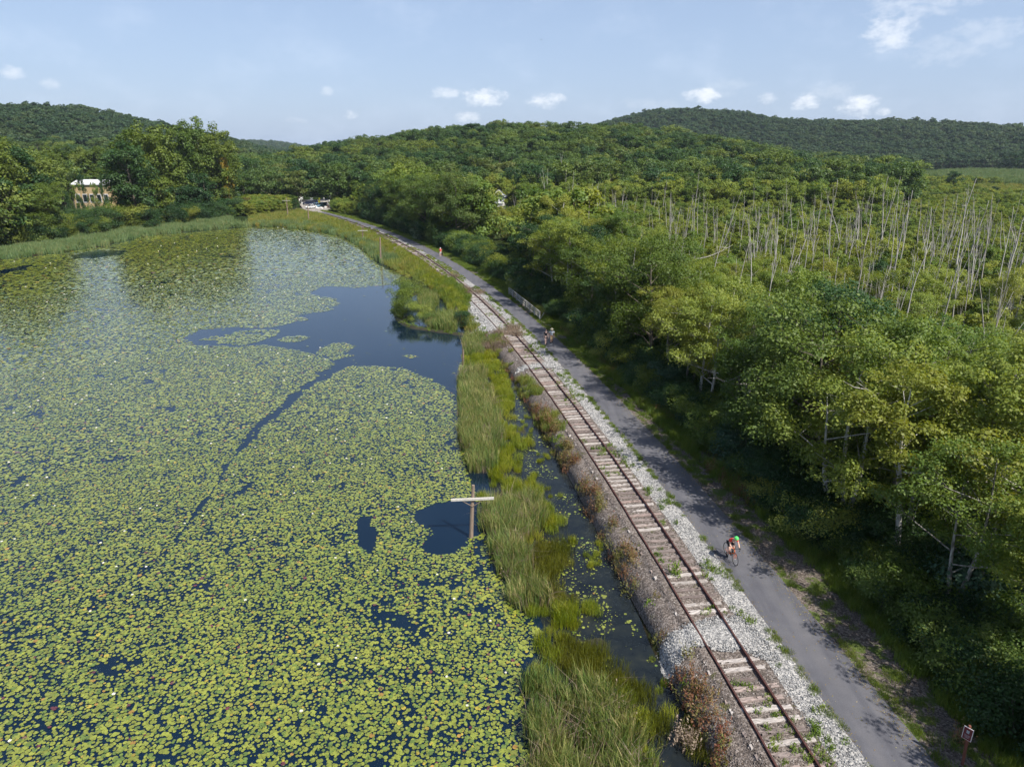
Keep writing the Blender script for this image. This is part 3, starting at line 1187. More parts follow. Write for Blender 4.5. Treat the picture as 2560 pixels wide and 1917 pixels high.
def pad_density(x, y):
    """0..1 how much of the water is covered"""
    ins = in_poly(x, y, POND)
    dshore = seg_dist(x, y, SHORE, closed=False)
    d = np.ones(x.shape)
    # right limit of the pads
    ey = np.array([p[1] for p in PAD_EDGE][::-1])
    ex = np.array([p[0] for p in PAD_EDGE][::-1])
    lim = np.interp(y, ey, ex)
    wig = (fnoise(x, y, 1.6) - 0.5) * 1.4
    d = np.where((y < ey[-1]) & (x > lim + wig * 0.5), 0, d)
    big = fnoise(x, y, 7.0)
    small = fnoise(x + 31, y * 0.8 + 7, 1.5)
    r = np.hypot(x, y)
    # dark gaps, more of them near the camera
    hole = (small * 0.72 + big * 0.28)
    gap = 0.265 + 0.03 * sstep((45 - r) / 25)
    d = np.where(hole < gap, 0.10, d)
    d = np.where((hole < gap + 0.05) & (d > 0.5), 0.6, d)
    w2 = (fnoise(x, y, 2.2) - 0.5) * 1.6
    for P in OPEN:
        dd = seg_dist(x, y, P)
        s = np.where(in_poly(x, y, P), -dd, dd)
        sc = np.clip(r / 60, 0.35, 2.0)
        d = np.where(s < w2 * 0.45 * sc, 0.004, d)
    for P in ISLES:
        dd = seg_dist(x, y, P)
        s = np.where(in_poly(x, y, P), -dd, dd)
        d = np.where(s < w2 * 0.4, np.where(small > 0.36, 1.0, 0.3), d)
    for (a, wa), (b, wb) in zip(CHANNEL[:-1], CHANNEL[1:]):
        dd = seg_dist(x, y, [a, b], closed=False)
        wdt = (wa + wb) / 4
        d = np.where(dd < wdt * (0.45 + 1.5 * (vnoise(x, y, 1.1) - 0.35)), 0.02, d)
    d = np.where(~ins, 0, d)
    d = np.where((dshore < 1.2) & (y > 100), d * (vnoise(x, y, 4) > 0.5), d)
    return d


def pad_points():
    out = []
    for (r0, r1, sp, rad) in ((14, 34, 0.152, 0.100), (34, 55, 0.170, 0.108), (55, 85, 0.22, 0.142), (85, 130, 0.33, 0.215), (130, 235, 0.55, 0.37)):
        xs = np.arange(-r1 * 0.80 - 2, min(r1 * 0.5, 14), sp)
        ys = np.arange(max(8, r0 * 0.55), r1 + 1, sp * 0.92)
        X, Y = np.meshgrid(xs, ys)
        X = X + (np.arange(len(ys)) % 2)[:, None] * sp * 0.5
        X = (X + RNG.uniform(-0.42, 0.42, X.shape) * sp).ravel()
        Y = (Y + RNG.uniform(-0.42, 0.42, Y.shape) * sp).ravel()
        R = np.hypot(X, Y)
        m = (R >= r0) & (R < r1) & (Y > np.abs(X) * 1.08 - 6) & (Y > 14)
        X, Y = X[m], Y[m]
        d = pad_density(X, Y)
        m = RNG.random(len(X)) < d * np.where(fnoise(X, Y, 0.9) > 0.42, 0.99, np.where(R[m] < 60, 0.70, 0.88))
        X, Y = X[m], Y[m]
        rr = rad * RNG.uniform(0.50, 1.18, len(X)) * np.where(RNG.random(len(X)) < 0.25, 0.6, 0.97)
        out.append(np.stack([X, Y, rr, np.full(len(X), r1)], -1))
    return np.vstack(out)


def pad_mat():
    m, k, b, o = new_mat('lily_pad_leaf')
    at = k.n('ShaderNodeVertexColor', layer_name='Col')
    n = k.noise(pos(k), 9, 3, 0.6)
    c = k.mix(1.0, at.outputs[0], k.ramp(n, [(0.3, (0.82, 0.82, 0.8)), (0.7, (1.15, 1.15, 1.1))]), 'MULTIPLY')
    k.l(c, b.inputs['Base Color'])
    b.inputs['Roughness'].default_value = 0.22
    b.inputs['Specular IOR Level'].default_value = 0.95
    b.inputs['Coat Weight'].default_value = 0.6
    b.inputs['Coat Roughness'].default_value = 0.16
    return m


M['pad'] = pad_mat()


def pad_colours(n, x, y):
    t = RNG.random(n)
    base = np.array([0.180, 0.218, 0.028])
    alt = np.array([0.248, 0.264, 0.036])
    grn = np.array([0.115, 0.165, 0.028])
    w = fnoise(x, y, 5)[:, None]
    c = base * (1 - w) + alt * w
    c = np.where((t < 0.22)[:, None], grn, c)
    c = np.where((t > 0.968)[:, None], np.array([0.34, 0.27, 0.035]), c)
    c = np.where((t > 0.988)[:, None], np.array([0.36, 0.21, 0.04]), c)
    c = np.where((t > 0.993)[:, None], np.array([0.12, 0.035, 0.040]), c)
    c = c * RNG.uniform(0.72, 1.18, (n, 1))
    return np.clip(c, 0, 1)


def pad_geometry(x, y, r, nseg):
    """notched round leaves, slightly tilted and cupped"""
    n = len(x)
    a0 = RNG.uniform(0, 6.283, n)
    k = np.arange(nseg)
    if nseg >= 8:
        ang = 0.22 + (6.283 - 0.44) * k / (nseg - 1)
    else:
        ang = 6.283 * k / nseg
    A = a0[:, None] + ang[None, :]
    Rr = r[:, None] * (1 + RNG.uniform(-0.07, 0.07, (n, nseg)))
    tx, ty = RNG.normal(0, 0.035, n), RNG.normal(0, 0.035, n)
    X = np.cos(A) * Rr
    Y = np.sin(A) * Rr
    Z = 0.012 + RNG.uniform(0, 0.016, n)[:, None] + X * tx[:, None] + Y * ty[:, None]
    Z = np.maximum(Z, 0.004)
    if nseg >= 8:     # add the centre vertex (the notch)
        X = np.concatenate([X, (np.cos(a0) * r * 0.08)[:, None]], 1)
        Y = np.concatenate([Y, (np.sin(a0) * r * 0.08)[:, None]], 1)
        Z = np.concatenate([Z, np.full((n, 1), 0.014)], 1)
        nseg += 1
    P = np.stack([X + x[:, None], Y + y[:, None], Z], -1)
    return P, nseg


def build_pads():
    p = pad_points()
    x, y, r = p[:, 0], p[:, 1], p[:, 2]
    dist = np.hypot(np.hypot(x, y), CAMZ)
    # on screen?
    cp, sp = math.cos(PITCH), math.sin(PITCH)
    dep = y * cp + CAMZ * sp
    upv = y * sp - CAMZ * cp
    px = x / dep * FPX
    py = -upv / dep * FPX
    vis = (np.abs(px) < 1270) & (py < 950)
    size = np.where(vis, r / dep, 0)
    order = np.argsort(-size)
    own = order[:300]
    mask = np.zeros(len(x), bool)
    mask[own] = True
    # one object per large pad
    ms = []
    colr = pad_colours(60, RNG.uniform(0, 60, 60), RNG.uniform(0, 60, 60))
    for i in range(60):
        P, ns = pad_geometry(np.zeros(1), np.zeros(1), np.array([1.0]), 13)
        Q = P[0].copy()
        Q[:, 2] = (Q[:, 2] - 0.012) * 0.14
        ms.append(np_mesh('lily_pad', Q, np.arange(ns)[None, :], M['pad'], col=np.repeat(colr[i:i + 1], ns, 0)))
    for j, i in enumerate(own):
        o = bpy.data.objects.new('lily_pad', ms[j % 60])
        COL.objects.link(o)
        o.location = (x[i], y[i], 0.012 + 0.014 * random.random())
        o.scale = (r[i], r[i], 0.3)
        o.rotation_euler = (random.gauss(0, 0.03), random.gauss(0, 0.03), random.uniform(0, 6.28))
        tag(o, 'round green lily pad floating at the near bottom edge of the pond', 'lily pad', 'lily pads nearest the viewer')
    x, y, r, band = x[~mask], y[~mask], r[~mask], p[~mask, 3]
    for (bs, nseg, nm, lb) in (((34, 55), 9, 'lily_pads', 'carpet of round lily pads covering the near half of the pond'), ((85, 130, 235), 6, 'lily_pads', 'carpet of lily pads covering the far half of the pond')):
        m = np.isin(band, bs)
        P, ns = pad_geometry(x[m], y[m], r[m], nseg)
        c = np.repeat(pad_colours(m.sum(), x[m], y[m]), ns, 0)
        n = m.sum()
        me = np_mesh(nm, P.reshape(-1, 3), np.arange(n * ns).reshape(n, ns), M['pad'], col=c)
        tag(link(nm, me), lb, 'lily pads', None, 'stuff')
        print('pads', n, ns)
    return p


PADS = build_pads()


def build_flowers():
    m = simple('water_lily_petal', (0.82, 0.81, 0.76), 0.5, var=0.04)
    y_ = simple('water_lily_stamen', (0.75, 0.50, 0.05), 0.6)
    mb = MB()
    for ring, (n, tilt, L, w) in enumerate(((8, 0.45, 0.075, 0.030), (7, 0.85, 0.062, 0.026), (5, 1.2, 0.045, 0.02))):
        for k in range(n):
            a = 6.283 * k / n + ring * 0.4
            d = Vector((math.cos(a), math.sin(a), 0))
            s = Vector((-d.y, d.x, 0))
            tip = d * L * math.cos(tilt) + Vector((0, 0, L * math.sin(tilt) + 0.015))
            mid = tip * 0.5 + Vector((0, 0, -0.004))
            mb.add([d * 0.008 + Vector((0, 0, 0.012)), mid + s * w / 2, tip, mid - s * w / 2], [(0, 1, 2, 3)])
    mb.ball((0, 0, 0.03), (0.013, 0.013, 0.018), 6, 4, 1)
    me = mb.mesh('water_lily', [m, y_])
    d = np.hypot(PADS[:, 0], PADS[:, 1])
    cand = PADS[(RNG.random(len(PADS)) < np.where(d < 70, 0.0020, 0.0022))]
    dd = np.hypot(cand[:, 0], cand[:, 1])
    cand = cand[np.argsort(dd)]
    near, far = cand[:70], cand[70:]
    for q in near:
        o = link('water_lily', me)
        o.location = (q[0], q[1], 0.02)
        s = random.uniform(0.95, 1.35)
        o.scale = (s, s, s)
        o.rotation_euler = (0, 0, random.uniform(0, 6.28))
        tag(o, 'small white water lily flower open among the near lily pads', 'water lily', 'white water lilies on the near pond')
    c = proto_collection('water_lily', [me])
    n = len(far)
    f = 1.15 + np.hypot(far[:, 0], far[:, 1]) / 130
    scatter('water_lilies', np.stack([far[:, 0], far[:, 1], np.full(n, 0.03)], -1), np.stack([np.zeros(n), np.zeros(n), RNG.uniform(0, 6, n)], -1),
            np.stack([f, f, f], -1), np.zeros(n), c, 'white water lily flowers dotted over the farther pads', 'water lilies')


build_flowers()

# ------------------------------------------------------------------ plants: prototypes
def leaf_quads(C, Nn, size, rng, asp=0.62, jitter=0.5):
    """rhombic leaves at centres C with normals Nn"""
    n = len(C)
    Nn = Nn / np.maximum(np.linalg.norm(Nn, axis=1, keepdims=True), 1e-6)
    rnd = rng.normal(size=(n, 3))
    T = np.cross(Nn, rnd)
    T /= np.maximum(np.linalg.norm(T, axis=1, keepdims=True), 1e-6)
    B = np.cross(Nn, T)
    s = size * rng.uniform(1 - jitter * 0.6, 1 + jitter, n)[:, None]
    fold = Nn * s * 0.14
    P = np.stack([C - T * s, C - B * s * asp + fold, C + T * s, C + B * s * asp + fold], 1)
    return P


def crown_mesh(name, clumps, nleaf, size, mat, seed, up=0.5, flat=0.6, shell=0.45, asp=0.62):
    """clumps: (n,4) centre + radius"""
    rng = np.random.default_rng(seed)
    w = clumps[:, 3] ** 2
    pick = rng.choice(len(clumps), nleaf, p=w / w.sum())
    d = rng.normal(size=(nleaf, 3))
    d /= np.linalg.norm(d, axis=1, keepdims=True)
    d[:, 2] = np.where(rng.random(nleaf) < 0.72, np.abs(d[:, 2]), d[:, 2])
    rad = clumps[pick, 3] * (shell + (1 - shell) * rng.random(nleaf) ** 0.6) * rng.uniform(0.85, 1.2, nleaf)
    C = clumps[pick, :3] + d * rad[:, None] * np.array([1, 1, flat])
    Nn = d * 0.8 + np.array([0, 0, up]) + rng.normal(size=(nleaf, 3)) * 0.45
    P = leaf_quads(C, Nn, size, rng, asp)
    lv = np.repeat(np.clip(rng.random(nleaf) * 0.6 + rng.random(len(clumps))[pick] * 0.4, 0, 1), 4)
    return np_mesh(name, P.reshape(-1, 3), np.arange(nleaf * 4).reshape(nleaf, 4), mat, leaf=lv)


def tree_frame(rng, H, W, base, nlimb, lean=0.25, stems=1, wob=0.5, r0=None, shape='round', twigs=3):
    """trunk + limbs mesh builder and the clump centres at the limb ends"""
    mb = MB()
    cl = []
    r0 = r0 or H * 0.016 + 0.03
    for s in range(stems):
        a0 = rng.uniform(0, 6.28)
        off = 0.0 if stems == 1 else rng.uniform(0.5, 1.0) * W * 0.22
        pts, rads = [], []
        n = 7
        p = Vector((math.cos(a0) * off * 0.15, math.sin(a0) * off * 0.15, -0.3))
        drift = Vector((rng.normal(0, lean * 0.1), rng.normal(0, lean * 0.1), 0))
        top = H * (0.90 if s == 0 else rng.uniform(0.65, 0.88))
        for i in range(n + 1):
            t = i / n
            q = Vector((p.x + drift.x * top * t + math.cos(a0) * off * t + wob * math.sin(t * 5 + a0) * 0.25,
                        p.y + drift.y * top * t + math.sin(a0) * off * t + wob * math.cos(t * 4 + a0 * 2) * 0.25, -0.3 + (top + 0.3) * t))
            pts.append(q)
            rads.append(max(0.018, r0 * (1 - 0.9 * t) * (0.8 if stems > 1 else 1)))
        mb.tube(pts, rads, 6)
        for k in range(nlimb // stems):
            t = base + (0.93 - base) * ((k + rng.uniform(0, 0.9)) / (nlimb // stems))
            i = min(int(t * n), n - 1)
            f = t * n - i
            st = pts[i].lerp(pts[i + 1], f)
            tt = (t - base) / (1 - base)
            if shape == 'round':
                env = W / 2 * math.sqrt(max(0.05, 1 - (2 * tt - 0.85) ** 2 / 1.6))
            elif shape == 'column':
                env = W / 2 * (0.75 + 0.3 * math.sin(tt * 3.1)) * (1 - 0.45 * tt ** 3)
            else:
                env = W / 2 * (1.05 - 0.75 * tt)
            L = env * rng.uniform(0.65, 1.08)
            a = rng.uniform(0, 6.28)
            rise = rng.uniform(0.25, 0.75) * L * (1.5 if shape == 'column' else 1.0)
            e = st + Vector((math.cos(a) * L, math.sin(a) * L, rise))
            mid = st.lerp(e, 0.5) + Vector((rng.normal(0, .12) * L, rng.normal(0, .12) * L, rng.uniform(-0.02, 0.10) * L))
            rr = rads[i] * 0.5
            mb.tube([st, mid, e], [rr, rr * 0.6, max(0.012, rr * 0.22)], 4, cap=False)
            cl.append((*e, 0.30 * env + 0.25))
            cl.append((*(mid.lerp(e, 0.35)), 0.27 * env + 0.2))
            for q in range(twigs):
                g = mid.lerp(e, rng.uniform(0.2, 0.9)) + Vector((rng.normal(0, .3) * L, rng.normal(0, .3) * L, rng.uniform(0.0, 0.35) * L))
                mb.tube([mid.lerp(e, rng.uniform(0, 0.6)), g], [rr * 0.4, 0.01], 3, cap=False)
                cl.append((*g, 0.22 * env + 0.2))
        for q in range(3):
            tp = pts[-1] + Vector((rng.normal(0, W * 0.06), rng.normal(0, W * 0.06), rng.uniform(-0.05, 0.08) * H))
            cl.append((*tp, W * 0.13 + 0.2))
    return mb, np.array(cl)


def make_tree(kind, seed, H, W, base, nlimb, nleaf, leaf, leafmat, barkmat, **kw):
    rng = np.random.default_rng(seed)
    up = kw.pop('up', 0.5)
    flat = kw.pop('flat', 0.6)
    shell = kw.pop('shell', 0.45)
    csc = kw.pop('csc', 1.0)
    mb, cl = tree_frame(rng, H, W, base, nlimb, **kw)
    cl[:, 3] *= csc
    tm = mb.mesh('trunk', barkmat, smooth=True)
    cm = crown_mesh('crown', cl, nleaf, leaf, leafmat, seed, up, flat, shell)
    return tm, cm


def joined(name, tm, cm):
    """trunk + crown as one mesh, for the mass of distant woodland"""
    bm = bmesh.new()
    bm.from_mesh(tm)
    nf = len(bm.faces)
    bm.from_mesh(cm)
    bm.faces.ensure_lookup_table()
    for i, f in enumerate(bm.faces):
        f.material_index = 0 if i < nf else 1
    me = bpy.data.meshes.new(name)
    bm.to_mesh(me)
    bm.free()
    me.materials.append(tm.materials[0])
    me.materials.append(cm.materials[0])
    return me


def blade_clump(name, n, R, H, w, mat, seed, lean=0.25, droop=0.3, wind=(0, 0)):
    rng = np.random.default_rng(seed)
    a = rng.uniform(0, 6.283, n)
    rr = R * np.sqrt(rng.random(n))
    bx, by = np.cos(a) * rr, np.sin(a) * rr
    h = H * rng.uniform(0.55, 1.1, n)
    la = rng.uniform(0, 6.283, n)
    ll = rng.uniform(0, lean, n) * h
    dx, dy = np.cos(la) * ll + wind[0] * h, np.sin(la) * ll + wind[1] * h
    wa = rng.uniform(0, 6.283, n)
    wx, wy = np.cos(wa) * w / 2, np.sin(wa) * w / 2
    z0 = np.full(n, -0.06)
    dr = rng.uniform(0, droop, n)
    p0 = np.stack([bx, by, z0], -1)
    p1 = np.stack([bx + dx * 0.3, by + dy * 0.3, h * 0.55], -1)
    p2 = np.stack([bx + dx * (1 + dr), by + dy * (1 + dr), h * (1 - dr * 0.5)], -1)
    W_ = np.stack([wx, wy, np.zeros(n)], -1)
    Pq = np.stack([p0 - W_, p0 + W_, p1 + W_ * 0.9, p1 - W_ * 0.9, p2], 1)      # 5 verts
    base = np.arange(n)[:, None] * 5
    # two quads; the second closes on the tip
    f1 = base + np.array([0, 1, 2, 3])
    me = bpy.data.meshes.new(name)
    vs = Pq.reshape(-1, 3)
    me.vertices.add(len(vs))
    me.vertices.foreach_set('co', vs.astype(np.float32).ravel())
    f2 = base + np.array([3, 2, 4])
    loops = np.concatenate([f1.ravel(), f2.ravel()]).astype(np.int32)
    me.loops.add(len(loops))
    me.loops.foreach_set('vertex_index', loops)
    me.polygons.add(2 * n)
    me.polygons.foreach_set('loop_start', np.concatenate([np.arange(n) * 4, n * 4 + np.arange(n) * 3]).astype(np.int32))
    me.materials.append(mat)
    at = me.attributes.new('leaf', 'FLOAT', 'POINT')
    at.data.foreach_set('value', np.repeat(rng.random(n), 5).astype(np.float32))
    me.update(calc_edges=True)
    return me


def weed_clump(name, n, R, H, leaf, mat, seed, nl=9, stemmat=None):
    """upright stems set with small leaves"""
    rng = np.random.default_rng(seed)
    C, Nn = [], []
    for i in range(n):
        a, r = rng.uniform(0, 6.28), R * math.sqrt(rng.random())
        b = np.array([math.cos(a) * r, math.sin(a) * r, 0])
        h = H * rng.uniform(0.5, 1.1)
        d = np.array([rng.normal(0, 0.2), rng.normal(0, 0.2), 1.0]) * h
        for k in range(nl):
            t = (k + rng.random()) / nl
            C.append(b + d * t + rng.normal(0, 0.06, 3) * (1.2 - t) * h)
            Nn.append(rng.normal(size=3) + np.array([0, 0, 0.7]))
    P = leaf_quads(np.array(C), np.array(Nn), leaf, rng, 0.45)
    lv = np.repeat(rng.random(len(C)), 4)
    return np_mesh(name, P.reshape(-1, 3), np.arange(len(C) * 4).reshape(-1, 4), mat, leaf=lv)


print('protos')
# near swamp trees (fine leaves), young swamp trees, hill trees, far trees, poplars
NEAR = [make_tree('near', 100 + i, 12.5, w, b, nl, 19000, 0.076, M['leaf_swamp'], M['bark_pale'] if i % 2 else M['bark'], stems=st, wob=0.9, lean=0.5, flat=0.8, twigs=6, shell=0.2, csc=0.72)
        for i, (w, b, nl, st) in enumerate([(6.6, 0.42, 16, 1), (7.6, 0.36, 18, 2), (6.2, 0.46, 15, 1), (8.2, 0.32, 18, 3), (7.2, 0.42, 18, 2), (6.2, 0.38, 16, 1)])]
EDGE = [make_tree('edge', 140 + i, 13.0, w, 0.10, 20, 21000, 0.090, m_, M['bark_dark'], wob=0.6, flat=0.8, twigs=5, shell=0.25, csc=0.85)
        for i, (w, m_) in enumerate([(9.0, M['leaf_poplar']), (8.0, M['leaf_dark']), (9.5, M['leaf_poplar']), (8.5, M['leaf_hill'])])]
YOUNG = [make_tree('young', 180 + i, 6.0, 3.8, 0.12, 12, 3600, 0.11, M['leaf_swamp'], M['bark'], stems=1 + i % 2, wob=0.5, twigs=4, flat=0.9, r0=0.06, shell=0.2, csc=0.85) for i in range(5)]
HILL = [make_tree('hill', 200 + i, 13.0, w, 0.16, 15, 3800, 0.27, M['leaf_hill'], M['bark_dark'], twigs=3, flat=0.75, shell=0.4) for i, w in enumerate((9.5, 10.5, 8.5, 11.0, 9.0))]
FAR = [make_tree('far', 220 + i, 13.0, w, 0.25, 10, 1300, 0.48, M['leaf_far'], M['bark_dark'], twigs=1, flat=0.55, shell=0.7) for i, w in enumerate((10.5, 12, 11.0, 12.5))]
POP = [make_tree('poplar', 240 + i, 25.0, w, 0.08, 34, 11000, 0.26, M['leaf_poplar'], M['bark_dark'], shape='column', twigs=3, flat=1.1, r0=0.4, wob=0.9) for i, w in enumerate((10, 9, 11, 8.5))]
SHRUB = [make_tree('shrub', 260 + i, 2.6, 3.6, 0.05, 12, 5200, 0.058, M['leaf_dark'], M['bark_dark'], twigs=2, r0=0.05, flat=0.8) for i in range(3)]


def recolour(pair, mat, nm=None):
    c = pair[1].copy()
    c.materials.clear()
    c.materials.append(mat)
    return (pair[0], c)


def make_snag(seed, H, forks, twig=10):
    r = random.Random(seed)
    mb = MB()

    def limb(p, d, L, r0, r1, depth, n=5):
        pts, rads = [p], [r0]
        q = p.copy()
        dd = d.copy()
        for i in range(n):
            dd = (dd + Vector((r.gauss(0, .07), r.gauss(0, .07), r.gauss(0, .03)))).normalized()
            q = q + dd * L / n
            pts.append(q.copy())
            rads.append(r0 + (r1 - r0) * (i + 1) / n)
        mb.tube(pts, rads, 6 if depth == 0 else 4, cap=depth == 0)
        return pts, rads
    d = Vector((r.gauss(0, .05), r.gauss(0, .05), 1)).normalized()
    pts, rads = limb(Vector((0, 0, -0.3)), d, H, H * 0.0105 + 0.05, 0.035, 0, 9)
    for k in range(forks):
        i = r.randrange(4, 8)
        a = r.uniform(0, 6.28)
        L = H * r.uniform(0.18, 0.38)
        dv = Vector((math.cos(a) * r.uniform(.2, .5), math.sin(a) * r.uniform(.2, .5), 1)).normalized()
        p2, r2 = limb(pts[i], dv, L, rads[i] * 0.7, 0.022, 1, 5)
        for q in range(2):
            a = r.uniform(0, 6.28)
            limb(p2[r.randrange(1, 5)], Vector((math.cos(a), math.sin(a), r.uniform(.2, 1.2))).normalized(), L * 0.35, 0.02, 0.008, 2, 3)
    for k in range(twig):
        i = r.randrange(2, 9)
        a = r.uniform(0, 6.28)
        limb(pts[i], Vector((math.cos(a), math.sin(a), r.uniform(-.1, .9))).normalized(), r.uniform(.5, 1.9), 0.03, 0.008, 2, 3)
    return mb.mesh('dead_tree', M['snag'], smooth=True)


SNAG = [make_snag(300 + i, 16.0, f, t) for i, (f, t) in enumerate([(0, 5), (1, 6), (2, 8), (1, 3), (3, 10), (0, 9), (2, 4), (4, 14)])]

C_YOUNG = proto_collection('young_swamp_tree', [joined('young_tree', a, b) for a, b in YOUNG])
C_HILL = proto_collection('hill_tree', [joined('hill_tree', a, b) for a, b in HILL] + [joined('hill_tree', *recolour(HILL[0], M['leaf_poplar'])), joined('hill_tree', *recolour(HILL[1], M['leaf_dark'])), joined('hill_tree', *recolour(HILL[2], M['leaf_dark'])), joined('hill_tree', *recolour(HILL[3], M['leaf_poplar']))])
C_FAR = proto_collection('far_tree', [joined('far_tree', a, b) for a, b in FAR])
C_CAT = proto_collection('reed_clump', [blade_clump('reed', 95, 0.55, 1.55, 0.030, M['reed'], 400 + i, 0.22, 0.5, (-0.12, 0.05)) for i in range(5)])
C_TEAL = proto_collection('tall_reed_clump', [blade_clump('tall_reed', 90, 0.9, 2.1, 0.06, M['reed_teal'], 410 + i, 0.16, 0.3, (-0.06, 0.0)) for i in range(4)])
C_SEDGE = proto_collection('sedge_clump', [blade_clump('sedge', 130, 0.40, 0.75, 0.016, M['sedge'], 420 + i, 0.5, 0.5) for i in range(4)])
C_OLIVE = proto_collection('olive_sedge_clump', [blade_clump('olive_sedge', 150, 0.5, 0.60, 0.014, M['sedge_olive'], 430 + i, 0.35, 0.4) for i in range(4)])
C_GRASS = proto_collection('grass_tuft', [blade_clump('grass', 60, 0.22, 0.24, 0.012, M['grass'], 440 + i, 0.7, 0.5) for i in range(4)])
C_GOLD = proto_collection('golden_tuft', [blade_clump('golden_grass', 80, 0.6, 0.9, 0.03, M['grass_gold'], 450 + i, 0.5, 0.4) for i in range(4)])
C_TALL = proto_collection('tall_grass_tuft', [blade_clump('tall_grass', 90, 0.40, 0.75, 0.018, M['grass'], 455 + i, 0.5, 0.6) for i in range(4)])
C_RED = proto_collection('reddish_weed', [weed_clump('reddish_weed', 14, 0.28, 0.75, 0.045, M['weed_red'], 460 + i) for i in range(4)])
C_BRN = proto_collection('dry_weed', [weed_clump('dry_weed', 26, 0.45, 0.65, 0.035, M['weed_brown'], 470 + i) for i in range(3)] + [blade_clump('dry_weed', 90, 0.5, 0.6, 0.012, M['weed_brown'], 474, 0.6, 0.5)])
C_GRN = proto_collection('green_weed', [weed_clump('green_weed', 16, 0.26, 0.34, 0.045, M['weed_green'], 480 + i, 6) for i in range(4)])
C_BUSH = proto_collection('understorey_bush', [joined('bush', a, b) for a, b in SHRUB] + [joined('bush', *recolour(SHRUB[0], M['leaf_poplar'])), joined('bush', *recolour(SHRUB[1], M['leaf_swamp']))])


# ------------------------------------------------------------------ placing: things
def tree_thing(name, pair, loc, s, rz, label, group, cat='tree', sz=None):
    o = empty(name, loc, rz)
    o.scale = (s, s, sz or s)
    link('trunk', pair[0], o)
    link('crown', pair[1], o)
    tag(o, label, cat, group)
    return o


print('trees')
R3 = random.Random(11)


def screen(x, y, z):
    dep = y * math.cos(PITCH) - (z - CAMZ) * math.sin(PITCH)
    up = y * math.sin(PITCH) + (z - CAMZ) * math.cos(PITCH)
    return 1280 + x / dep * FPX, 958.5 - up / dep * FPX


def hides_house(x, y, h, w):
    # would this tree stand between the drone and the white house or the gap before it?
    if y > 256.5:
        return False
    a, b = screen(x, y, h)
    r = w / 2 / y * FPX
    return abs(a - 1247) < 20 + r and b < 512

# edge of the wood to the right of the path, from far to near (V pixels of the foot of the wood)
FOOT = [V(u, v, 0.4) for u, v in [(735, 452), (770, 462), (820, 482), (880, 505), (950, 535), (1010, 568), (1080, 608), (1160, 660), (1230, 708), (1300, 775), (1385, 850), (1480, 930), (1560, 1010),
                                  (1640, 1090), (1740, 1180), (1840, 1270), (1950, 1370), (2080, 1490), (2211, 1600)]]
fy_ = np.array([q[1] for q in FOOT][::-1])
fx_ = np.array([q[0] for q in FOOT][::-1])


def foot_x(y):
    y = np.asarray(y, float)
    a = np.interp(y, fy_, fx_)
    return np.maximum(a, path_x(y) + PH + 1.9)


print('foot offsets', [(round(float(y)), round(float(foot_x(y) - path_x(y)), 1)) for y in (18, 25, 35, 50, 70, 90, 120, 160, 200, 240)])


def front_row():
    """first row of trees and tall bushes right of the path; ordinals count from landmarks"""
    y = 4.0
    out = []
    while y < 235:
        out.append(y)
        y += R3.uniform(3.6, 5.4) if y < 100 else R3.uniform(5.0, 7.5)
    names = ['first', 'second', 'third', 'fourth', 'fifth', 'sixth', 'seventh', 'eighth', 'ninth', 'tenth', 'eleventh', 'twelfth', 'thirteenth', 'fourteenth', 'fifteenth', 'sixteenth', 'seventeenth', 'eighteenth']
    marks = [(37, 'beyond the cyclist', 'cyclist'), (72, 'beyond the walking pair', 'w'), (93, 'beyond the wooden fence', 'f'), (137, 'beyond the dog walker', 'd')]
    cnt = {}
    for y in out:
        m = 'counted up the path from the corner sign post'
        for (yy, t, _) in marks:
            if y > yy:
                m = t
        cnt[m] = cnt.get(m, 0) + 1
        nth = names[min(cnt[m] - 1, 17)]
        x = float(foot_x(y)) + R3.uniform(2.6, 4.2)
        if y < 60:
            tall = R3.choice([NEAR, NEAR, EDGE])
            pair = R3.choice(tall)
            h = R3.uniform(10.0, 13.0)
        elif y < 110:
            pair = R3.choice(EDGE + NEAR[:3])
            h = R3.uniform(10.0, 13.5)
        else:
            pair = R3.choice(EDGE)
            h = R3.uniform(13.0, 17.0) if y < 190 else R3.uniform(10, 14)
        if hides_house(x, y, h, 12):
            h = 4.5
        s = h / 12.8
        look = {'swamp_maple_leaf': 'yellow-green', 'poplar_leaf': 'mid-green', 'dark_green_leaf': 'dark green', 'hill_oak_leaf': 'dull green'}[pair[1].materials[0].name]
        tree_thing('leafy_tree', pair, (x, y, 0.2), s, R3.uniform(0, 6.28),
                   '%s tree, %s in the front row %s' % (look, nth, m), 'front row of trees along the path')


front_row()


def sun_free(x, y):
    return True


def wood_points():
    """individual trees in the wood right of the path, nearest first, the rest as a mass"""
    pts = []
    R = np.random.default_rng(21)
    tries = 0
    cell = {}

    def ok(x, y, d):
        cx, cy = int(x // 4), int(y // 4)
        for i in range(cx - 1, cx + 2):
            for j in range(cy - 1, cy + 2):
                for (a, b) in cell.get((i, j), ()):
                    if (a - x) ** 2 + (b - y) ** 2 < d * d:
                        return False
        return True
    N = 14000
    rr = 20 + (300 - 20) * R.random(N) ** 0.75
    aa = R.uniform(math.radians(-20), math.radians(42), N)
    for r, a in sorted(zip(rr, aa)):
        x, y = r * math.sin(a), r * math.cos(a)
        if y > 300 or x < float(foot_x(y)) + 6.5 or y < 12:
            continue
        gap = 3.3 if r < 70 else 2.9
        if ok(x, y, gap):
            cell.setdefault((int(x // 4), int(y // 4)), []).append((x, y))
            pts.append((x, y))
    return pts


WOOD = wood_points()
print('wood', len(WOOD))


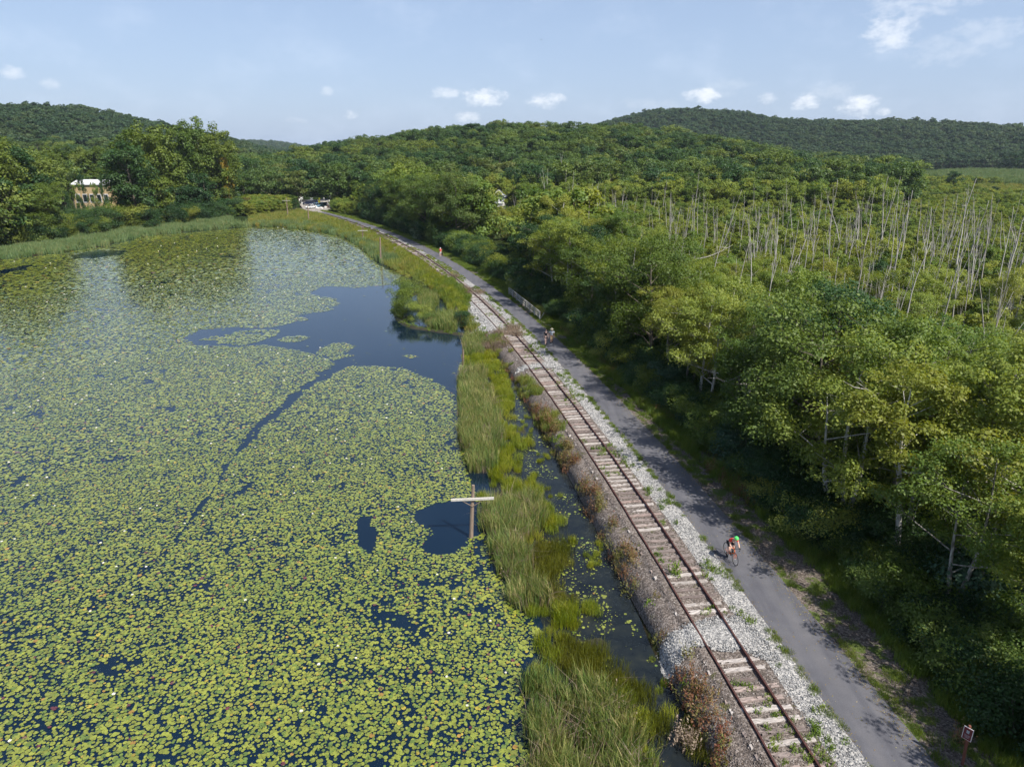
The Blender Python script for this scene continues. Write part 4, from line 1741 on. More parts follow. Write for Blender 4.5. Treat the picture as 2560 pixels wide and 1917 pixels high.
def place_wood():
    mass = []
    R4 = random.Random(5)
    n = 0
    for (x, y) in WOOD:
        r = math.hypot(x, y)
        off = x - float(foot_x(y))
        dens = float(fnoise(x, y, 26))
        # tall near the path, lower and more open towards the marsh
        t = float(sstep((off - 4) / 22))
        if y > 105:
            t = float(sstep((off - 10) / 25))
        tallness = 1 - t
        if r > 245:
            tallness = 0.6
        if tallness < 0.4 and dens < 0.27 and r < 235:
            continue       # open reed pockets
        h = 3.0 + 4.2 * R3.random() ** 1.5 + 6.5 * tallness * R3.uniform(0.7, 1.1)
        if r < 62:
            h += 2.5 * float(sstep((62 - r) / 20))
        if y > 115:
            h += 4.0 * tallness
        if hides_house(x, y, h, 9):
            continue
        if math.atan2(x, y) > az_px(1940) and r > 150:
            h = min(h, 4.2)
        if n < 236 and r < 118:
            if h < 8.2 and R4.random() < 0.14:
                h = R4.uniform(8.3, 10.5)
            if h > 8.2:
                pair = R3.choice(NEAR) if R3.random() < 0.8 else R3.choice(EDGE)
                s = h / 12.8
            else:
                pair = R3.choice(YOUNG)
                s = h / 6.2
                if R3.random() < 0.16:
                    pair = recol_dark[R3.randrange(2)]
            az = math.degrees(math.atan2(x, y))
            cx = ['far left', 'left', 'centre-left', 'centre', 'centre-right', 'right', 'far right'][min(6, max(0, int((az + 6) / 7)))]
            rk = ['nearest', 'second', 'third', 'fourth', 'fifth', 'sixth', 'seventh', 'eighth', 'ninth'][min(8, int((r - 20) / 11))]
            if r < 45:
                lb, gp = 'yellow-green swamp tree standing in the wood at the near right', 'swamp trees in the near right wood'
            elif h > 8.2:
                lb, gp = 'tall airy swamp tree in the belt between the path and the dead trunks', 'tall swamp trees behind the front row'
            else:
                lb, gp = 'young yellow-green tree growing among the bleached dead trunks', 'young trees among the dead trunks'
            tone = {'swamp_maple_leaf': 'yellow-green', 'poplar_leaf': 'fresh green', 'dark_green_leaf': 'dark green', 'hill_oak_leaf': 'dull green'}[pair[1].materials[0].name]
            lb = '%s %s tree, %s rank from the path, %s part of the wood' % (tone, 'tall airy' if h > 10.5 else 'middling' if h > 8.2 else 'young' if h > 5 else 'small low', rk, cx)
            tree_thing('swamp_tree', pair, (x, y, 0.1), s, R3.uniform(0, 6.28), lb, gp)
            n += 1
        else:
            mass.append((x, y, h / 6.2))
    m = np.array(mass)
    k = len(m)
    print('wood mass', k, 'own', n)
    scatter('swamp_woodland', np.stack([m[:, 0], m[:, 1], np.full(k, 0.1)], -1), np.stack([np.zeros(k), np.zeros(k), RNG.uniform(0, 6.28, k)], -1),
            np.stack([m[:, 2] * RNG.uniform(.9, 1.2, k), m[:, 2] * RNG.uniform(.9, 1.2, k), m[:, 2]], -1), RNG.integers(0, 5, k), C_YOUNG,
            'mass of young swamp trees filling the wet ground right of the path', 'swamp woodland')


recol_dark = [recolour(YOUNG[0], M['leaf_dark']), recolour(YOUNG[2], M['leaf_poplar'])]
place_wood()


def understorey():
    # bushes under the wood edge and through the wood
    P = []
    for y in np.arange(17, 240, 0.9):
        f = float(foot_x(y))
        for k in range(3 if y < 120 else 2):
            P.append((f + R3.uniform(0.1, 4.5), y + R3.uniform(-.5, .5), R3.uniform(0.35, 0.85) * (1 + y / 160)))
    for k in range(1500):
        r, a = 22 + 110 * R3.random() ** 0.7, math.radians(R3.uniform(-12, 42))
        x, y = r * math.sin(a), r * math.cos(a)
        if x > float(foot_x(y)) + 2 and y > 12:
            P.append((x, y, R3.uniform(0.4, 0.95)))
    P = np.array(P)
    n = len(P)
    scatter('undergrowth', np.stack([P[:, 0], P[:, 1], np.full(n, 0.15)], -1), np.stack([np.zeros(n), np.zeros(n), RNG.uniform(0, 6.28, n)], -1),
            np.repeat(P[:, 2:3], 3, 1), RNG.integers(0, 5, n), C_BUSH, 'tangled undergrowth below the trees right of the path', 'undergrowth')
    # reeds in the wet pockets among the dead trunks
    Q = []
    for k in range(16000):
        r, a = 60 + 200 * R3.random() ** 0.8, math.radians(R3.uniform(-2, 41))
        x, y = r * math.sin(a), r * math.cos(a)
        if x > float(foot_x(y)) + 16 and float(fnoise(x, y, 26)) < 0.36:
            Q.append((x, y))
    Q = np.array(Q)
    n = len(Q)
    scatter('marsh_reeds', np.stack([Q[:, 0], Q[:, 1], np.full(n, 0.15)], -1), np.stack([np.zeros(n), np.zeros(n), RNG.uniform(0, 6.28, n)], -1),
            RNG.uniform(0.8, 1.2, (n, 3)), RNG.integers(0, 4, n), C_TEAL, 'grey-green reeds in open pockets among the dead trunks', 'reeds')


understorey()

# bleached dead trunks: photograph pixels (x of top, y of top, x low, y low)
c3 = lambda a, b, c, d: (1000 + a / 2.765, 250 + b / 2.765, 1000 + c / 2.765, 250 + d / 2.765)
c4 = lambda a, b, c, d: (1760 + a / 2.765, 250 + b / 2.765, 1760 + c / 2.765, 250 + d / 2.765)
SN = [c3(1105, 375, 1100, 610), c3(1150, 480, 1150, 690), c3(980, 460, 1010, 700), c3(1015, 470, 1005, 700), c3(865, 490, 870, 640), c3(1190, 490, 1195, 740), c3(1305, 450, 1300, 670), c3(1220, 510, 1215, 660),
      c3(1340, 520, 1340, 640), c3(1370, 570, 1370, 780), c3(1440, 530, 1430, 660), c3(1540, 480, 1530, 660), c3(1690, 515, 1692, 600), c3(2060, 490, 2025, 930), c3(2075, 560, 2072, 700), c3(1560, 680, 1573, 880),
      c3(1270, 660, 1303, 910), c3(1335, 720, 1320, 880), c3(1720, 760, 1724, 870), c3(1785, 700, 1790, 850), c3(1870, 690, 1845, 870), c3(1820, 700, 1850, 930), c3(825, 655, 826, 760), c3(800, 630, 790, 745),
      c3(905, 690, 915, 800), c3(980, 730, 982, 830), c3(2110, 700, 2112, 950), c3(2190, 740, 2185, 990), c3(680, 690, 682, 800), c3(600, 550, 598, 640), c3(1400, 600, 1410, 760),
      c4(880, 540, 860, 930), c4(915, 690, 935, 1000), c4(605, 670, 620, 910), c4(535, 640, 540, 890), c4(660, 680, 692, 1000), c4(750, 640, 700, 1030), c4(810, 640, 780, 930), c4(300, 720, 303, 945), c4(215, 790, 203, 900),
      c4(90, 750, 80, 960), c4(10, 760, 35, 990), c4(350, 760, 347, 890), c4(495, 790, 480, 1180), c4(455, 860, 430, 1190), c4(530, 1000, 520, 1250), c4(550, 1190, 550, 1490), c4(210, 1080, 210, 1420),
      c4(905, 900, 878, 1240), c4(1275, 520, 1250, 960), c4(1330, 520, 1200, 1040), c4(1215, 600, 1205, 720), c4(1030, 700, 1020, 1030), c4(990, 750, 983, 1030), c4(1105, 790, 1045, 1420), c4(1130, 1010, 1050, 1250),
      c4(1160, 840, 1160, 1040), c4(1180, 1050, 1110, 1460), c4(1380, 610, 1300, 1200), c4(1355, 620, 1255, 1360), c4(1395, 650, 1330, 1150), c4(1490, 690, 1470, 1060), c4(1585, 720, 1500, 1080), c4(1690, 680, 1630, 1060),
      c4(1640, 760, 1590, 1110), c4(1885, 540, 1765, 1170), c4(1890, 680, 1815, 1110), c4(2025, 650, 1925, 1180), c4(1930, 820, 1850, 1310), c4(2050, 770, 2050, 990), c4(2200, 680, 2105, 1200), c4(2145, 850, 2090, 1150),
      c4(1890, 910, 1825, 1260), c4(1630, 1120, 1575, 1520), c4(1665, 1200, 1640, 1450), c4(1980, 1300, 1960, 1520), c4(2110, 1090, 2055, 1440), c4(2200, 1180, 2130, 1400), c4(1230, 1150, 1210, 1430), c4(1770, 1360, 1760, 1470),
      c4(980, 1180, 975, 1390), c4(1370, 1290, 1360, 1490), c4(2030, 810, 1990, 980), c4(1840, 580, 1832, 680), c4(430, 700, 432, 820), c4(700, 780, 705, 900), c4(1080, 760, 1075, 830), c4(1650, 650, 1640, 800)]


def place_snags():
    i = 0
    for (tx, ty, bx, by) in SN:
        dep = by - 958.5
        # the lower visible end stands about at the tops of the young trees
        hb = 4.6
        g = G(bx, by, hb)
        D = math.hypot(*g)
        D = min(D, 300)
        g = (g[0] * D / math.hypot(*g), g[1] * D / math.hypot(*g))
        d = px_dir(tx, ty)
        t = g[1] / d[1]
        zt = CAMZ + d[2] * t
        xt = d[0] * t
        zt = min(max(zt, 6.5), 20)
        me = SNAG[i % 8]
        if i == 0:
            me = SNAG[7]
        elif i > 0 and i % 8 == 7:
            me = SNAG[2]
        o = link('dead_tree', me)
        slope = (xt - g[0]) / max(zt - hb, 1)
        slope = max(-0.2, min(0.2, slope))
        x0 = g[0] - slope * hb
        o.location = (x0, g[1], 0.1)
        s = zt / 15.6
        w = s * R3.choice([0.38, 0.42, 0.5, 0.6, 0.72]) * (1.0 if D < 120 else 1.25)
        o.scale = (w, w, s)
        o.rotation_euler = (R3.gauss(0, .015), math.atan(slope), 0)
        near = 'nearer' if D < 100 else 'farther'
        side = 'left part' if bx < 1650 else ('middle' if bx < 2150 else 'right part')
        look = ['straight bare', 'forked bare', 'many-forked bare', 'slender bare', 'wide-topped bare', 'twiggy bare', 'double-topped bare', 'broad-crowned bare'][SNAG.index(me)]
        tag(o, '%s dead trunk, bleached grey, in the %s of the marsh, %s rank' % (look, side, near), 'dead tree', 'bleached dead trunks in the %s of the marsh' % side)
        if i == 0:
            o['label'] = 'largest bare dead tree with a spreading fork, before the hill trees'
        i += 1
    # thin distant stubs and small dead stems between them
    for k in range(215):
        a = math.radians(R3.uniform(4, 37) if k < 125 else R3.uniform(12, 37))
        r = R3.uniform(85, 235) if k < 125 else R3.uniform(55, 150)
        x, y = r * math.sin(a), r * math.cos(a)
        if x < float(foot_x(y)) + 14:
            continue
        o = link('dead_tree', SNAG[R3.choice([0, 3, 5, 1, 2, 4, 6])])
        o.location = (x, y, 0.1)
        s = R3.uniform(0.45, 0.85) if k < 125 else R3.uniform(0.6, 1.0)
        o.scale = (s * 0.55, s * 0.55, s)
        o.rotation_euler = (R3.gauss(0, .04), R3.gauss(0.02, .05), R3.uniform(0, 6.28))
        tag(o, 'thin grey dead stem among the marsh trees, %s part, %s rank' % (['left', 'centre-left', 'centre', 'centre-right', 'right'][min(4, max(0, int((math.degrees(a) - 4) / 6.6)))], ['nearest', 'second', 'third', 'fourth', 'farthest'][min(4, int((r - 50) / 38))]), 'dead tree', 'thin dead stems in the marsh')


place_snags()


# bare fallen limbs in the near wood
def dead_limbs():
    spots = [((1620, 830), 5.6, 2.0, -2.7, 4.2), ((2000, 930), 8.0, 2.6, -2.9, 5.0), ((1500, 560), 6.2, 2.0, 0.3, 6.5), ((1720, 700), 5.5, 2.2, -0.5, 5.0), ((2170, 1040), 7.0, 2.0, -2.8, 3.6), ((2120, 760), 8.5, 2.0, 2.5, 4.0)]
    for n, ((u, v), z, L, a, size) in enumerate(spots):
        x, y = V(u, v, z)
        r = random.Random(n + 50)
        mb = MB()
        d = Vector((math.cos(a), math.sin(a) * 0.4, 0.15)).normalized()
        p = Vector((0, 0, 0))
        pts = [p]
        for i in range(7):
            d = (d + Vector((r.gauss(0, .12), r.gauss(0, .12), r.gauss(0.02, .1)))).normalized()
            p = p + d * size / 7
            pts.append(p)
        mb.tube(pts, [0.075 - 0.009 * i for i in range(8)], 5)
        for i in (2, 3, 4, 5, 6):
            e = (d + Vector((r.gauss(0, .8), r.gauss(0, .8), r.gauss(0.1, .5)))).normalized()
            mb.tube([pts[i], pts[i] + e * size * 0.16, pts[i] + e * size * 0.3 + Vector((0, 0, r.gauss(0, .2)))], [0.035, 0.022, 0.008], 4)
        # the standing stem that carries it
        mb.tube([(0, 0, -z + 0.1), (0.15, 0.1, -z * 0.5), (0, 0, 0), (-0.1, 0.1, 1.6)], [0.14, 0.11, 0.085, 0.03], 6)
        o = mb.obj('dead_tree', M['snag'], smooth=True, loc=(x, y, z))
        lb = ['bare bent limb arching out of the wood edge beyond the cyclist', 'white forked bare limb reaching left over the dark near right wood', 'bare grey limb in the crowns behind the walking pair',
              'tangle of grey bare limbs in the middle of the near wood', 'pale bare limb at the right edge of the near wood', 'bare grey limb standing out at the upper right of the wood'][n]
        tag(o, lb, 'dead tree')


dead_limbs()


# ------------------------------------------------------------------ left shore grove, far woods, hills
def ordw(i):
    a = ['first', 'second', 'third', 'fourth', 'fifth', 'sixth', 'seventh', 'eighth', 'ninth', 'tenth', 'eleventh', 'twelfth', 'thirteenth', 'fourteenth', 'fifteenth', 'sixteenth', 'seventeenth', 'eighteenth', 'nineteenth', 'twentieth']
    if i < 20:
        return a[i]
    if i == 29:
        return 'thirtieth'
    return ('twenty-' if i < 30 else 'thirty-') + a[i % 10]


def grove():
    rows = [  # (u foot, v foot, v top, proto, material)
        (20, 520, 300, 0, 'leaf_poplar'), (75, 512, 330, 1, 'leaf_dark'), (105, 505, 345, 2, 'leaf_poplar'), (138, 500, 352, 3, 'leaf_poplar') if False else None, (300, 492, 318, 0, 'leaf_dark'), (290, 485, 305, 1, 'leaf_poplar'),
        (335, 480, 292, 2, 'leaf_poplar'), (375, 474, 284, 3, 'leaf_poplar'), (415, 468, 275, 0, 'leaf_poplar'), (450, 464, 280, 1, 'leaf_poplar'), (478, 462, 292, 2, 'leaf_poplar')]
    names = ['leftmost', 'second from left', 'third from left', 'fourth from left', 'fifth from left', 'sixth from left', 'fourth from right', 'third from right', 'tallest, second from right', 'rightmost']
    rows = [q for q in rows if q]
    for i, (u, v, vt, k, mt) in enumerate(rows):
        x, y = V(u, v, 0.3)
        d = px_dir(u * K, vt * K)
        t = y / d[1]
        h = (CAMZ + d[2] * t) * 1.13
        pair = POP[k] if mt == 'leaf_poplar' else recolour(POP[k], M[mt])
        w = min(1.15, h / 22)
        o = tree_thing('poplar_tree', pair, (x, y, 0.2), w, R3.uniform(0, 6.28), 'tall poplar on the left shore, %s of the front row' % names[i], 'tall trees on the left shore', sz=h / 25.5)
    # yellowing tree at the right end of the grove
    x, y = V(487, 462, 0.3)
    tree_thing('poplar_tree', recolour(POP[1], M['leaf_yellow']), (x + 1.5, y + 1, 0.2), 0.42, 1.0, 'slender tree with yellow leaves at the right end of the tall left grove', None, sz=0.80)
    # second rank, behind the front
    R = random.Random(8)
    for i in range(34):
        u = -60 + i * 17.0
        v = 458 - 0.02 * u + R.uniform(-6, 4)
        x, y = V(u, min(v, 470), 0.3)
        if 135 < u < 345:
            q = px_dir(u * K, 446 * K)
            x, y = q[0] * 288 / q[1], 288.0
        vt = 322 + R.uniform(-14, 22) - (18 if u < 60 else 0)
        d = px_dir(u * K, vt * K)
        h = min(CAMZ + d[2] * (y / d[1]), 27)
        pair = POP[R.randrange(4)] if R.random() < 0.6 else recolour(POP[R.randrange(4)], M['leaf_hill'])
        tree_thing('poplar_tree', pair, (x, y, 0.2), R.uniform(0.8, 1.0), R.uniform(0, 6.28), 'tall tree in the second rank of the left shore, %s from the left' % ordw(i), 'second rank of trees on the left shore', sz=max(h, 9) / 25.5)
    # middling trees in front of the tall ones, down to the reeds
    nth = 0
    for i in range(34):
        u = -50 + i * 16.2 + R.uniform(-6, 6)
        v = np.interp(u, [-50, 0, 130, 250, 330, 420, 500], [548, 536, 516, 500, 488, 478, 468]) - R.uniform(2, 12)
        x, y = V(u, v, 0.3)
        h = R.uniform(7, 15) if not (140 < u < 292) else R.uniform(2.5, 3.6)
        k = R.random()
        pair = HILL[i % 5] if k < 0.3 else recolour(EDGE[i % 4] if k < 0.6 else HILL[i % 5], M['leaf_poplar' if R.random() < 0.6 else 'leaf_dark'])
        tree_thing('shore_tree', pair, (x, y, 0.0), h / 13 * R.uniform(0.9, 1.25), R.uniform(0, 6.28), 'middling tree below the tall poplars of the left shore, %s from the left' % ordw(i), 'middling trees along the left shore', sz=h / 13)
    # slim young trees half veiling the tan building
    for i, u in enumerate((148, 171, 190, 214, 236)):
        x, y = V(u, 478 - i * 1.5, 0.3)
        tree_thing('slim_tree', recolour(YOUNG[i % 5], M['leaf_poplar' if i % 2 else 'leaf_dark']), (x, y, 0.1), R.uniform(0.6, 0.85), R.uniform(0, 6), 'slim young tree veiling the tan building, %s from the left' % ordw(i), 'slim trees before the tan building', sz=R.uniform(1.7, 2.6))
    # lower bushes along the left shore, vines at the feet
    lows = [(515, 460, 3.4, 'leaf_dark'), (540, 462, 5.5, 'leaf_rust'), (572, 462, 4.5, 'leaf_rust'), (600, 458, 4.2, 'leaf_poplar'), (640, 455, 4.0, 'leaf_dark'), (500, 463, 4.2, 'leaf_poplar'), (455, 472, 4.6, 'leaf_poplar')]
    look = {'leaf_dark': 'dark green', 'leaf_rust': 'rusty brown-tinged', 'leaf_poplar': 'bright green'}
    for j, (u, v, h, mt) in enumerate(lows):
        x, y = V(u, v, 0.3)
        tree_thing('low_tree', recolour(HILL[j % 5], M[mt]), (x, y, 0.1), h / 10, R.uniform(0, 6), '%s low tree at the head of the pond, %s' % (look[mt], ['just right of the yellowing tree', 'left of the tall leaning pole', 'beside the leaning pole', 'behind the cross-armed pole', 'left of the car park', 'under the yellowing tree', 'before the tallest poplar'][j]), 'low trees at the head of the pond', sz=h / 13)
    # masses of bushes at the feet
    P = []
    for k in range(300):
        u = R.uniform(-150, 520)
        v0 = np.interp(u, [-150, 0, 130, 250, 380, 520], [560, 534, 518, 502, 488, 466])
        x, y = V(u, v0 - R.uniform(0, 16) * (1 if u < 400 else 0.3), 0.3)
        P.append((x, y, R.uniform(0.5, 1.0) + 1.5 * R.random() ** 2))
    P = np.array(P)
    n = len(P)
    scatter('shore_bushes', np.stack([P[:, 0], P[:, 1], np.full(n, 0.1)], -1), np.stack([np.zeros(n), np.zeros(n), RNG.uniform(0, 6.28, n)], -1),
            np.repeat(P[:, 2:3], 3, 1), RNG.integers(0, 5, n), C_BUSH, 'dense green bushes and vines at the foot of the left shore trees', 'bushes')


grove()


def woods():
    """tree cover of the hills and flats"""
    def fill(name, r0, r1, a0, a1, sp, coll, nproto, smin, smax, label, hscale=1.0, excl=None):
        X, Y = [], []
        r = r0
        while r < r1:
            step = sp * (1 + (r - r0) / (r1 - r0) * 0.25)
            n = int((a1 - a0) * r / step)
            a = a0 + (np.arange(n) + RNG.uniform(-.42, .42, n)) * (a1 - a0) / n
            rr = r + RNG.uniform(-.42, .42, n) * step
            X.append(rr * np.sin(a))
            Y.append(rr * np.cos(a))
            r += step * 0.9
        x, y = np.concatenate(X), np.concatenate(Y)
        m = np.ones(len(x), bool)
        for P in (PADDOCK, FIELD, MEADOW, LOT):
            m &= ~in_poly(x, y, P)
        if excl is not None:
            m &= excl(x, y)
        x, y = x[m], y[m]
        z = terrain_h(x, y)
        # drop what the ridge in front of it hides
        n = len(x)
        s = RNG.uniform(smin, smax, n)
        s = s * (0.82 + 0.4 * fnoise(x, y, 40))
        print(name, n)
        scatter(name, np.stack([x, y, z - 0.8], -1), np.stack([np.zeros(n), np.zeros(n), RNG.uniform(0, 6.28, n)], -1),
                np.stack([s * RNG.uniform(.9, 1.15, n), s * RNG.uniform(.9, 1.15, n), s * hscale], -1), RNG.integers(0, nproto, n), coll, label, 'woodland')

    def near_ex(x, y):
        r = np.hypot(x, y)
        az = np.arctan2(x, y)
        left = (az < az_px(720))
        swamp = (r < 262) & (az > az_px(720))
        road = (np.abs(az - (az_px(678) + (r - 250) * 0.00004)) < 0.022) & (r < 330)
        return ~(left & ((r < 292) | (y < 278))) & ~swamp & ~road & ~((az > az_px(1965)) & (r < 900))
    d = math.radians
    fill('hillside_wood', 262, 620, d(-44), d(44), 8.4, C_HILL, 9, 0.62, 1.28, 'leafy wood climbing the low middle hill and its flanks', 1.0, near_ex)
    fill('far_hillside_wood', 600, 1330, d(-46), d(46), 10.5, C_FAR, 4, 0.85, 1.2, 'dark leafy wood covering the two higher hills', 1.0, lambda x, y: (np.hypot(x, y) > 600) & ~((np.arctan2(x, y) > az_px(1975)) & (np.hypot(x, y) < 900)))
    fill('ridge_wood', 1330, 2700, d(-46), d(46), 15.0, C_FAR, 4, 1.2, 1.6, 'blue-green wood on the most distant ridges', 0.95)
    # low scrub between the marsh and the pale meadow, and round the head of the pond
    x = RNG.uniform(100, 420, 9000)
    y = RNG.uniform(180, 520, 9000)
    m = (np.arctan2(x, y) > az_px(1900)) & (np.arctan2(x, y) < d(44)) & (np.hypot(x, y) > 255) & ~in_poly(x, y, PADDOCK) & ~in_poly(x, y, FIELD) & (y < 500)
    m &= np.hypot(x, y) < 560
    x, y = x[m], y[m]
    u = np.linspace(490, 760, 260)
    ex, ey = [], []
    for q in u:
        for rr in (0, 1, 2, 3):
            g = px_dir(q * K, 470 * K)
            yy = 236 + RNG.uniform(0, 40)
            a_, b_ = g[0] * yy / g[1], yy
            if not in_poly(np.array([a_]), np.array([b_]), LOT)[0] and not in_poly(np.array([a_]), np.array([b_]), MEADOW)[0] and abs(a_ - float(rail_x(b_))) > 5 and abs(q - 680) > 45 and abs(a_ - float(path_x(b_))) > 5:
                ex.append(a_)
                ey.append(b_)
    x, y = np.concatenate([x, ex]), np.concatenate([y, ey])
    n = len(x)
    s = RNG.uniform(0.45, 0.85, n)
    scatter('scrub', np.stack([x, y, np.full(n, 0.1)], -1), np.stack([np.zeros(n), np.zeros(n), RNG.uniform(0, 6.28, n)], -1), np.stack([s * 1.3, s * 1.3, s], -1), RNG.integers(0, 5, n), C_YOUNG, 'low green scrub before the pale meadow and round the pond head', 'scrub')
    # lower wood right beyond the marsh, bigger individual crowns
    R = random.Random(31)
    k = 0
    spots = [(800, 450, 400, 'leaf_silver'), (850, 440, 372, 'leaf_poplar'), (905, 452, 352, 'leaf_poplar'), (960, 450, 385, 'leaf_swamp'), (1075, 430, 372, 'leaf_yellowish'), (1120, 425, 380, 'leaf_poplar'), (1180, 428, 385, 'leaf_dark'),
             (1250, 430, 378, 'leaf_poplar'), (1320, 430, 372, 'leaf_hill'), (1400, 432, 366, 'leaf_poplar'), (1470, 428, 352, 'leaf_poplar'), (1540, 425, 340, 'leaf_hill'), (1610, 425, 332, 'leaf_poplar'), (1670, 426, 328, 'leaf_poplar'),
             (1730, 424, 345, 'leaf_dark'), (1790, 430, 352, 'leaf_silver'), (1850, 425, 340, 'leaf_hill'), (1905, 425, 335, 'leaf_poplar'), (1960, 425, 352, 'leaf_swamp'), (2050, 412, 370, 'leaf_dark'), (2175, 372, 330, 'leaf_dark'),
             (2205, 372, 326, 'leaf_dark'), (2145, 425, 405, 'leaf_dark'), (2010, 420, 392, 'leaf_poplar')]
    tone = {'leaf_silver': 'pale silvery', 'leaf_poplar': 'fresh green', 'leaf_swamp': 'yellow-green', 'leaf_yellowish': 'golden-tinged', 'leaf_dark': 'dark green', 'leaf_hill': 'dull green'}
    place = ['left of the white house, nearest the car park', 'behind the far path bend', 'above the far path, round crowned', 'left of the white house', 'just left behind the white house', 'behind the white house', 'right of the white house',
             'behind the largest dead tree', 'right of the largest dead tree', 'at the foot of the middle hill', 'below the middle ridge', 'below the summit of the right hill', 'below the right hill, broad crowned', 'below the right hill, crown rising to a dome',
             'below the long right ridge', 'with pale leaves behind the tall dead trunks', 'behind the tall dead trunks', 'left of the pale reed meadow', 'nearest left of the pale reed meadow', 'standing alone before the pale reed meadow', 'at the far edge of the pale meadow',
             'at the far right edge beyond the meadow', 'small and round in the yellow field', 'where the marsh meets the pale meadow']
    for (u, v, vt, mt), pl in zip(spots, place):
        x, y = V(u, v, 0.3)
        if y > 330:
            pass
        d_ = px_dir(u * K, vt * K)
        h = CAMZ + d_[2] * (y / d_[1])
        h = min(max(h, 5), 22)
        mat = M['leaf_poplar'] if mt == 'leaf_yellowish' else M[mt]
        tree_thing('broad_tree', recolour(HILL[k % 5], mat), (x, y, 0.1), h / 13.2 * 1.05, R.uniform(0, 6), '%s broad tree %s' % (tone[mt], pl), 'broad trees where the marsh meets the hills', sz=h / 13.2)
        k += 1


woods()

# ------------------------------------------------------------------ marsh strip, shore reeds, weeds
print('marsh')


def clumps(name, xyz, s, coll, npr, label, cat, zs=None, lean=0.06):
    n = len(s)
    s = np.asarray(s, float)
    sc = np.stack([s, s, s if zs is None else zs], -1)
    rot = np.stack([RNG.normal(0, lean, n), RNG.normal(0, lean, n), RNG.uniform(0, 6.28, n)], -1)
    return scatter(name, xyz, rot, sc, RNG.integers(0, npr, n), coll, label, cat)


STRIP = [V(*q) for q in [(1010, 730), (1045, 728), (1068, 745), (1085, 770), (1080, 795), (1096, 830), (1112, 870), (1126, 915), (1150, 970), (1165, 1000), (1150, 1050), (1190, 1085), (1240, 1160), (1262, 1240), (1285, 1268), (1330, 1330),
                         (1350, 1380), (1400, 1440), (1440, 1530), (1520, 1590), (1560, 1660), (1560, 1760), (1150, 1760), (1140, 1656), (1155, 1580), (1140, 1500), (1160, 1440), (1165, 1380), (1140, 1330), (1105, 1280), (1080, 1225), (1060, 1170),
                         (1040, 1100), (1028, 1045), (1006, 1005), (1000, 940), (998, 900), (988, 850), (998, 800), (1006, 780), (1000, 750)]]
CATS = [VP(q) for q in [[(1004, 735), (1035, 728), (1048, 743), (1044, 762), (1024, 772), (1006, 766)],
                        [(1000, 806), (1022, 796), (1044, 806), (1054, 850), (1078, 905), (1076, 960), (1056, 1010), (1030, 1038), (1008, 1000), (1000, 930), (992, 850)],
                        [(1045, 1088), (1100, 1074), (1150, 1082), (1166, 1110), (1155, 1160), (1130, 1200), (1140, 1240), (1168, 1290), (1160, 1312), (1120, 1300), (1092, 1250), (1068, 1200), (1044, 1130)],
                        [(1142, 1490), (1185, 1455), (1230, 1475), (1320, 1500), (1360, 1570), (1400, 1656), (1420, 1760), (1140, 1760), (1148, 1600)]]]
OLIVES = [VP(q) for q in [[(1150, 1180), (1200, 1160), (1250, 1200), (1262, 1260), (1240, 1300), (1180, 1290), (1140, 1220)], [(1180, 1390), (1300, 1380), (1380, 1440), (1400, 1520), (1330, 1500), (1220, 1470)],
                          [(1400, 1560), (1480, 1570), (1560, 1656), (1560, 1760), (1400, 1760)]]]
PALE = [VP(q) for q in [[(1272, 1262), (1292, 1270), (1336, 1335), (1330, 1372), (1300, 1352), (1280, 1310)], [(1060, 865), (1085, 850), (1110, 880), (1100, 905), (1075, 895)], [(1040, 795), (1066, 795), (1066, 815), (1045, 812)]]]


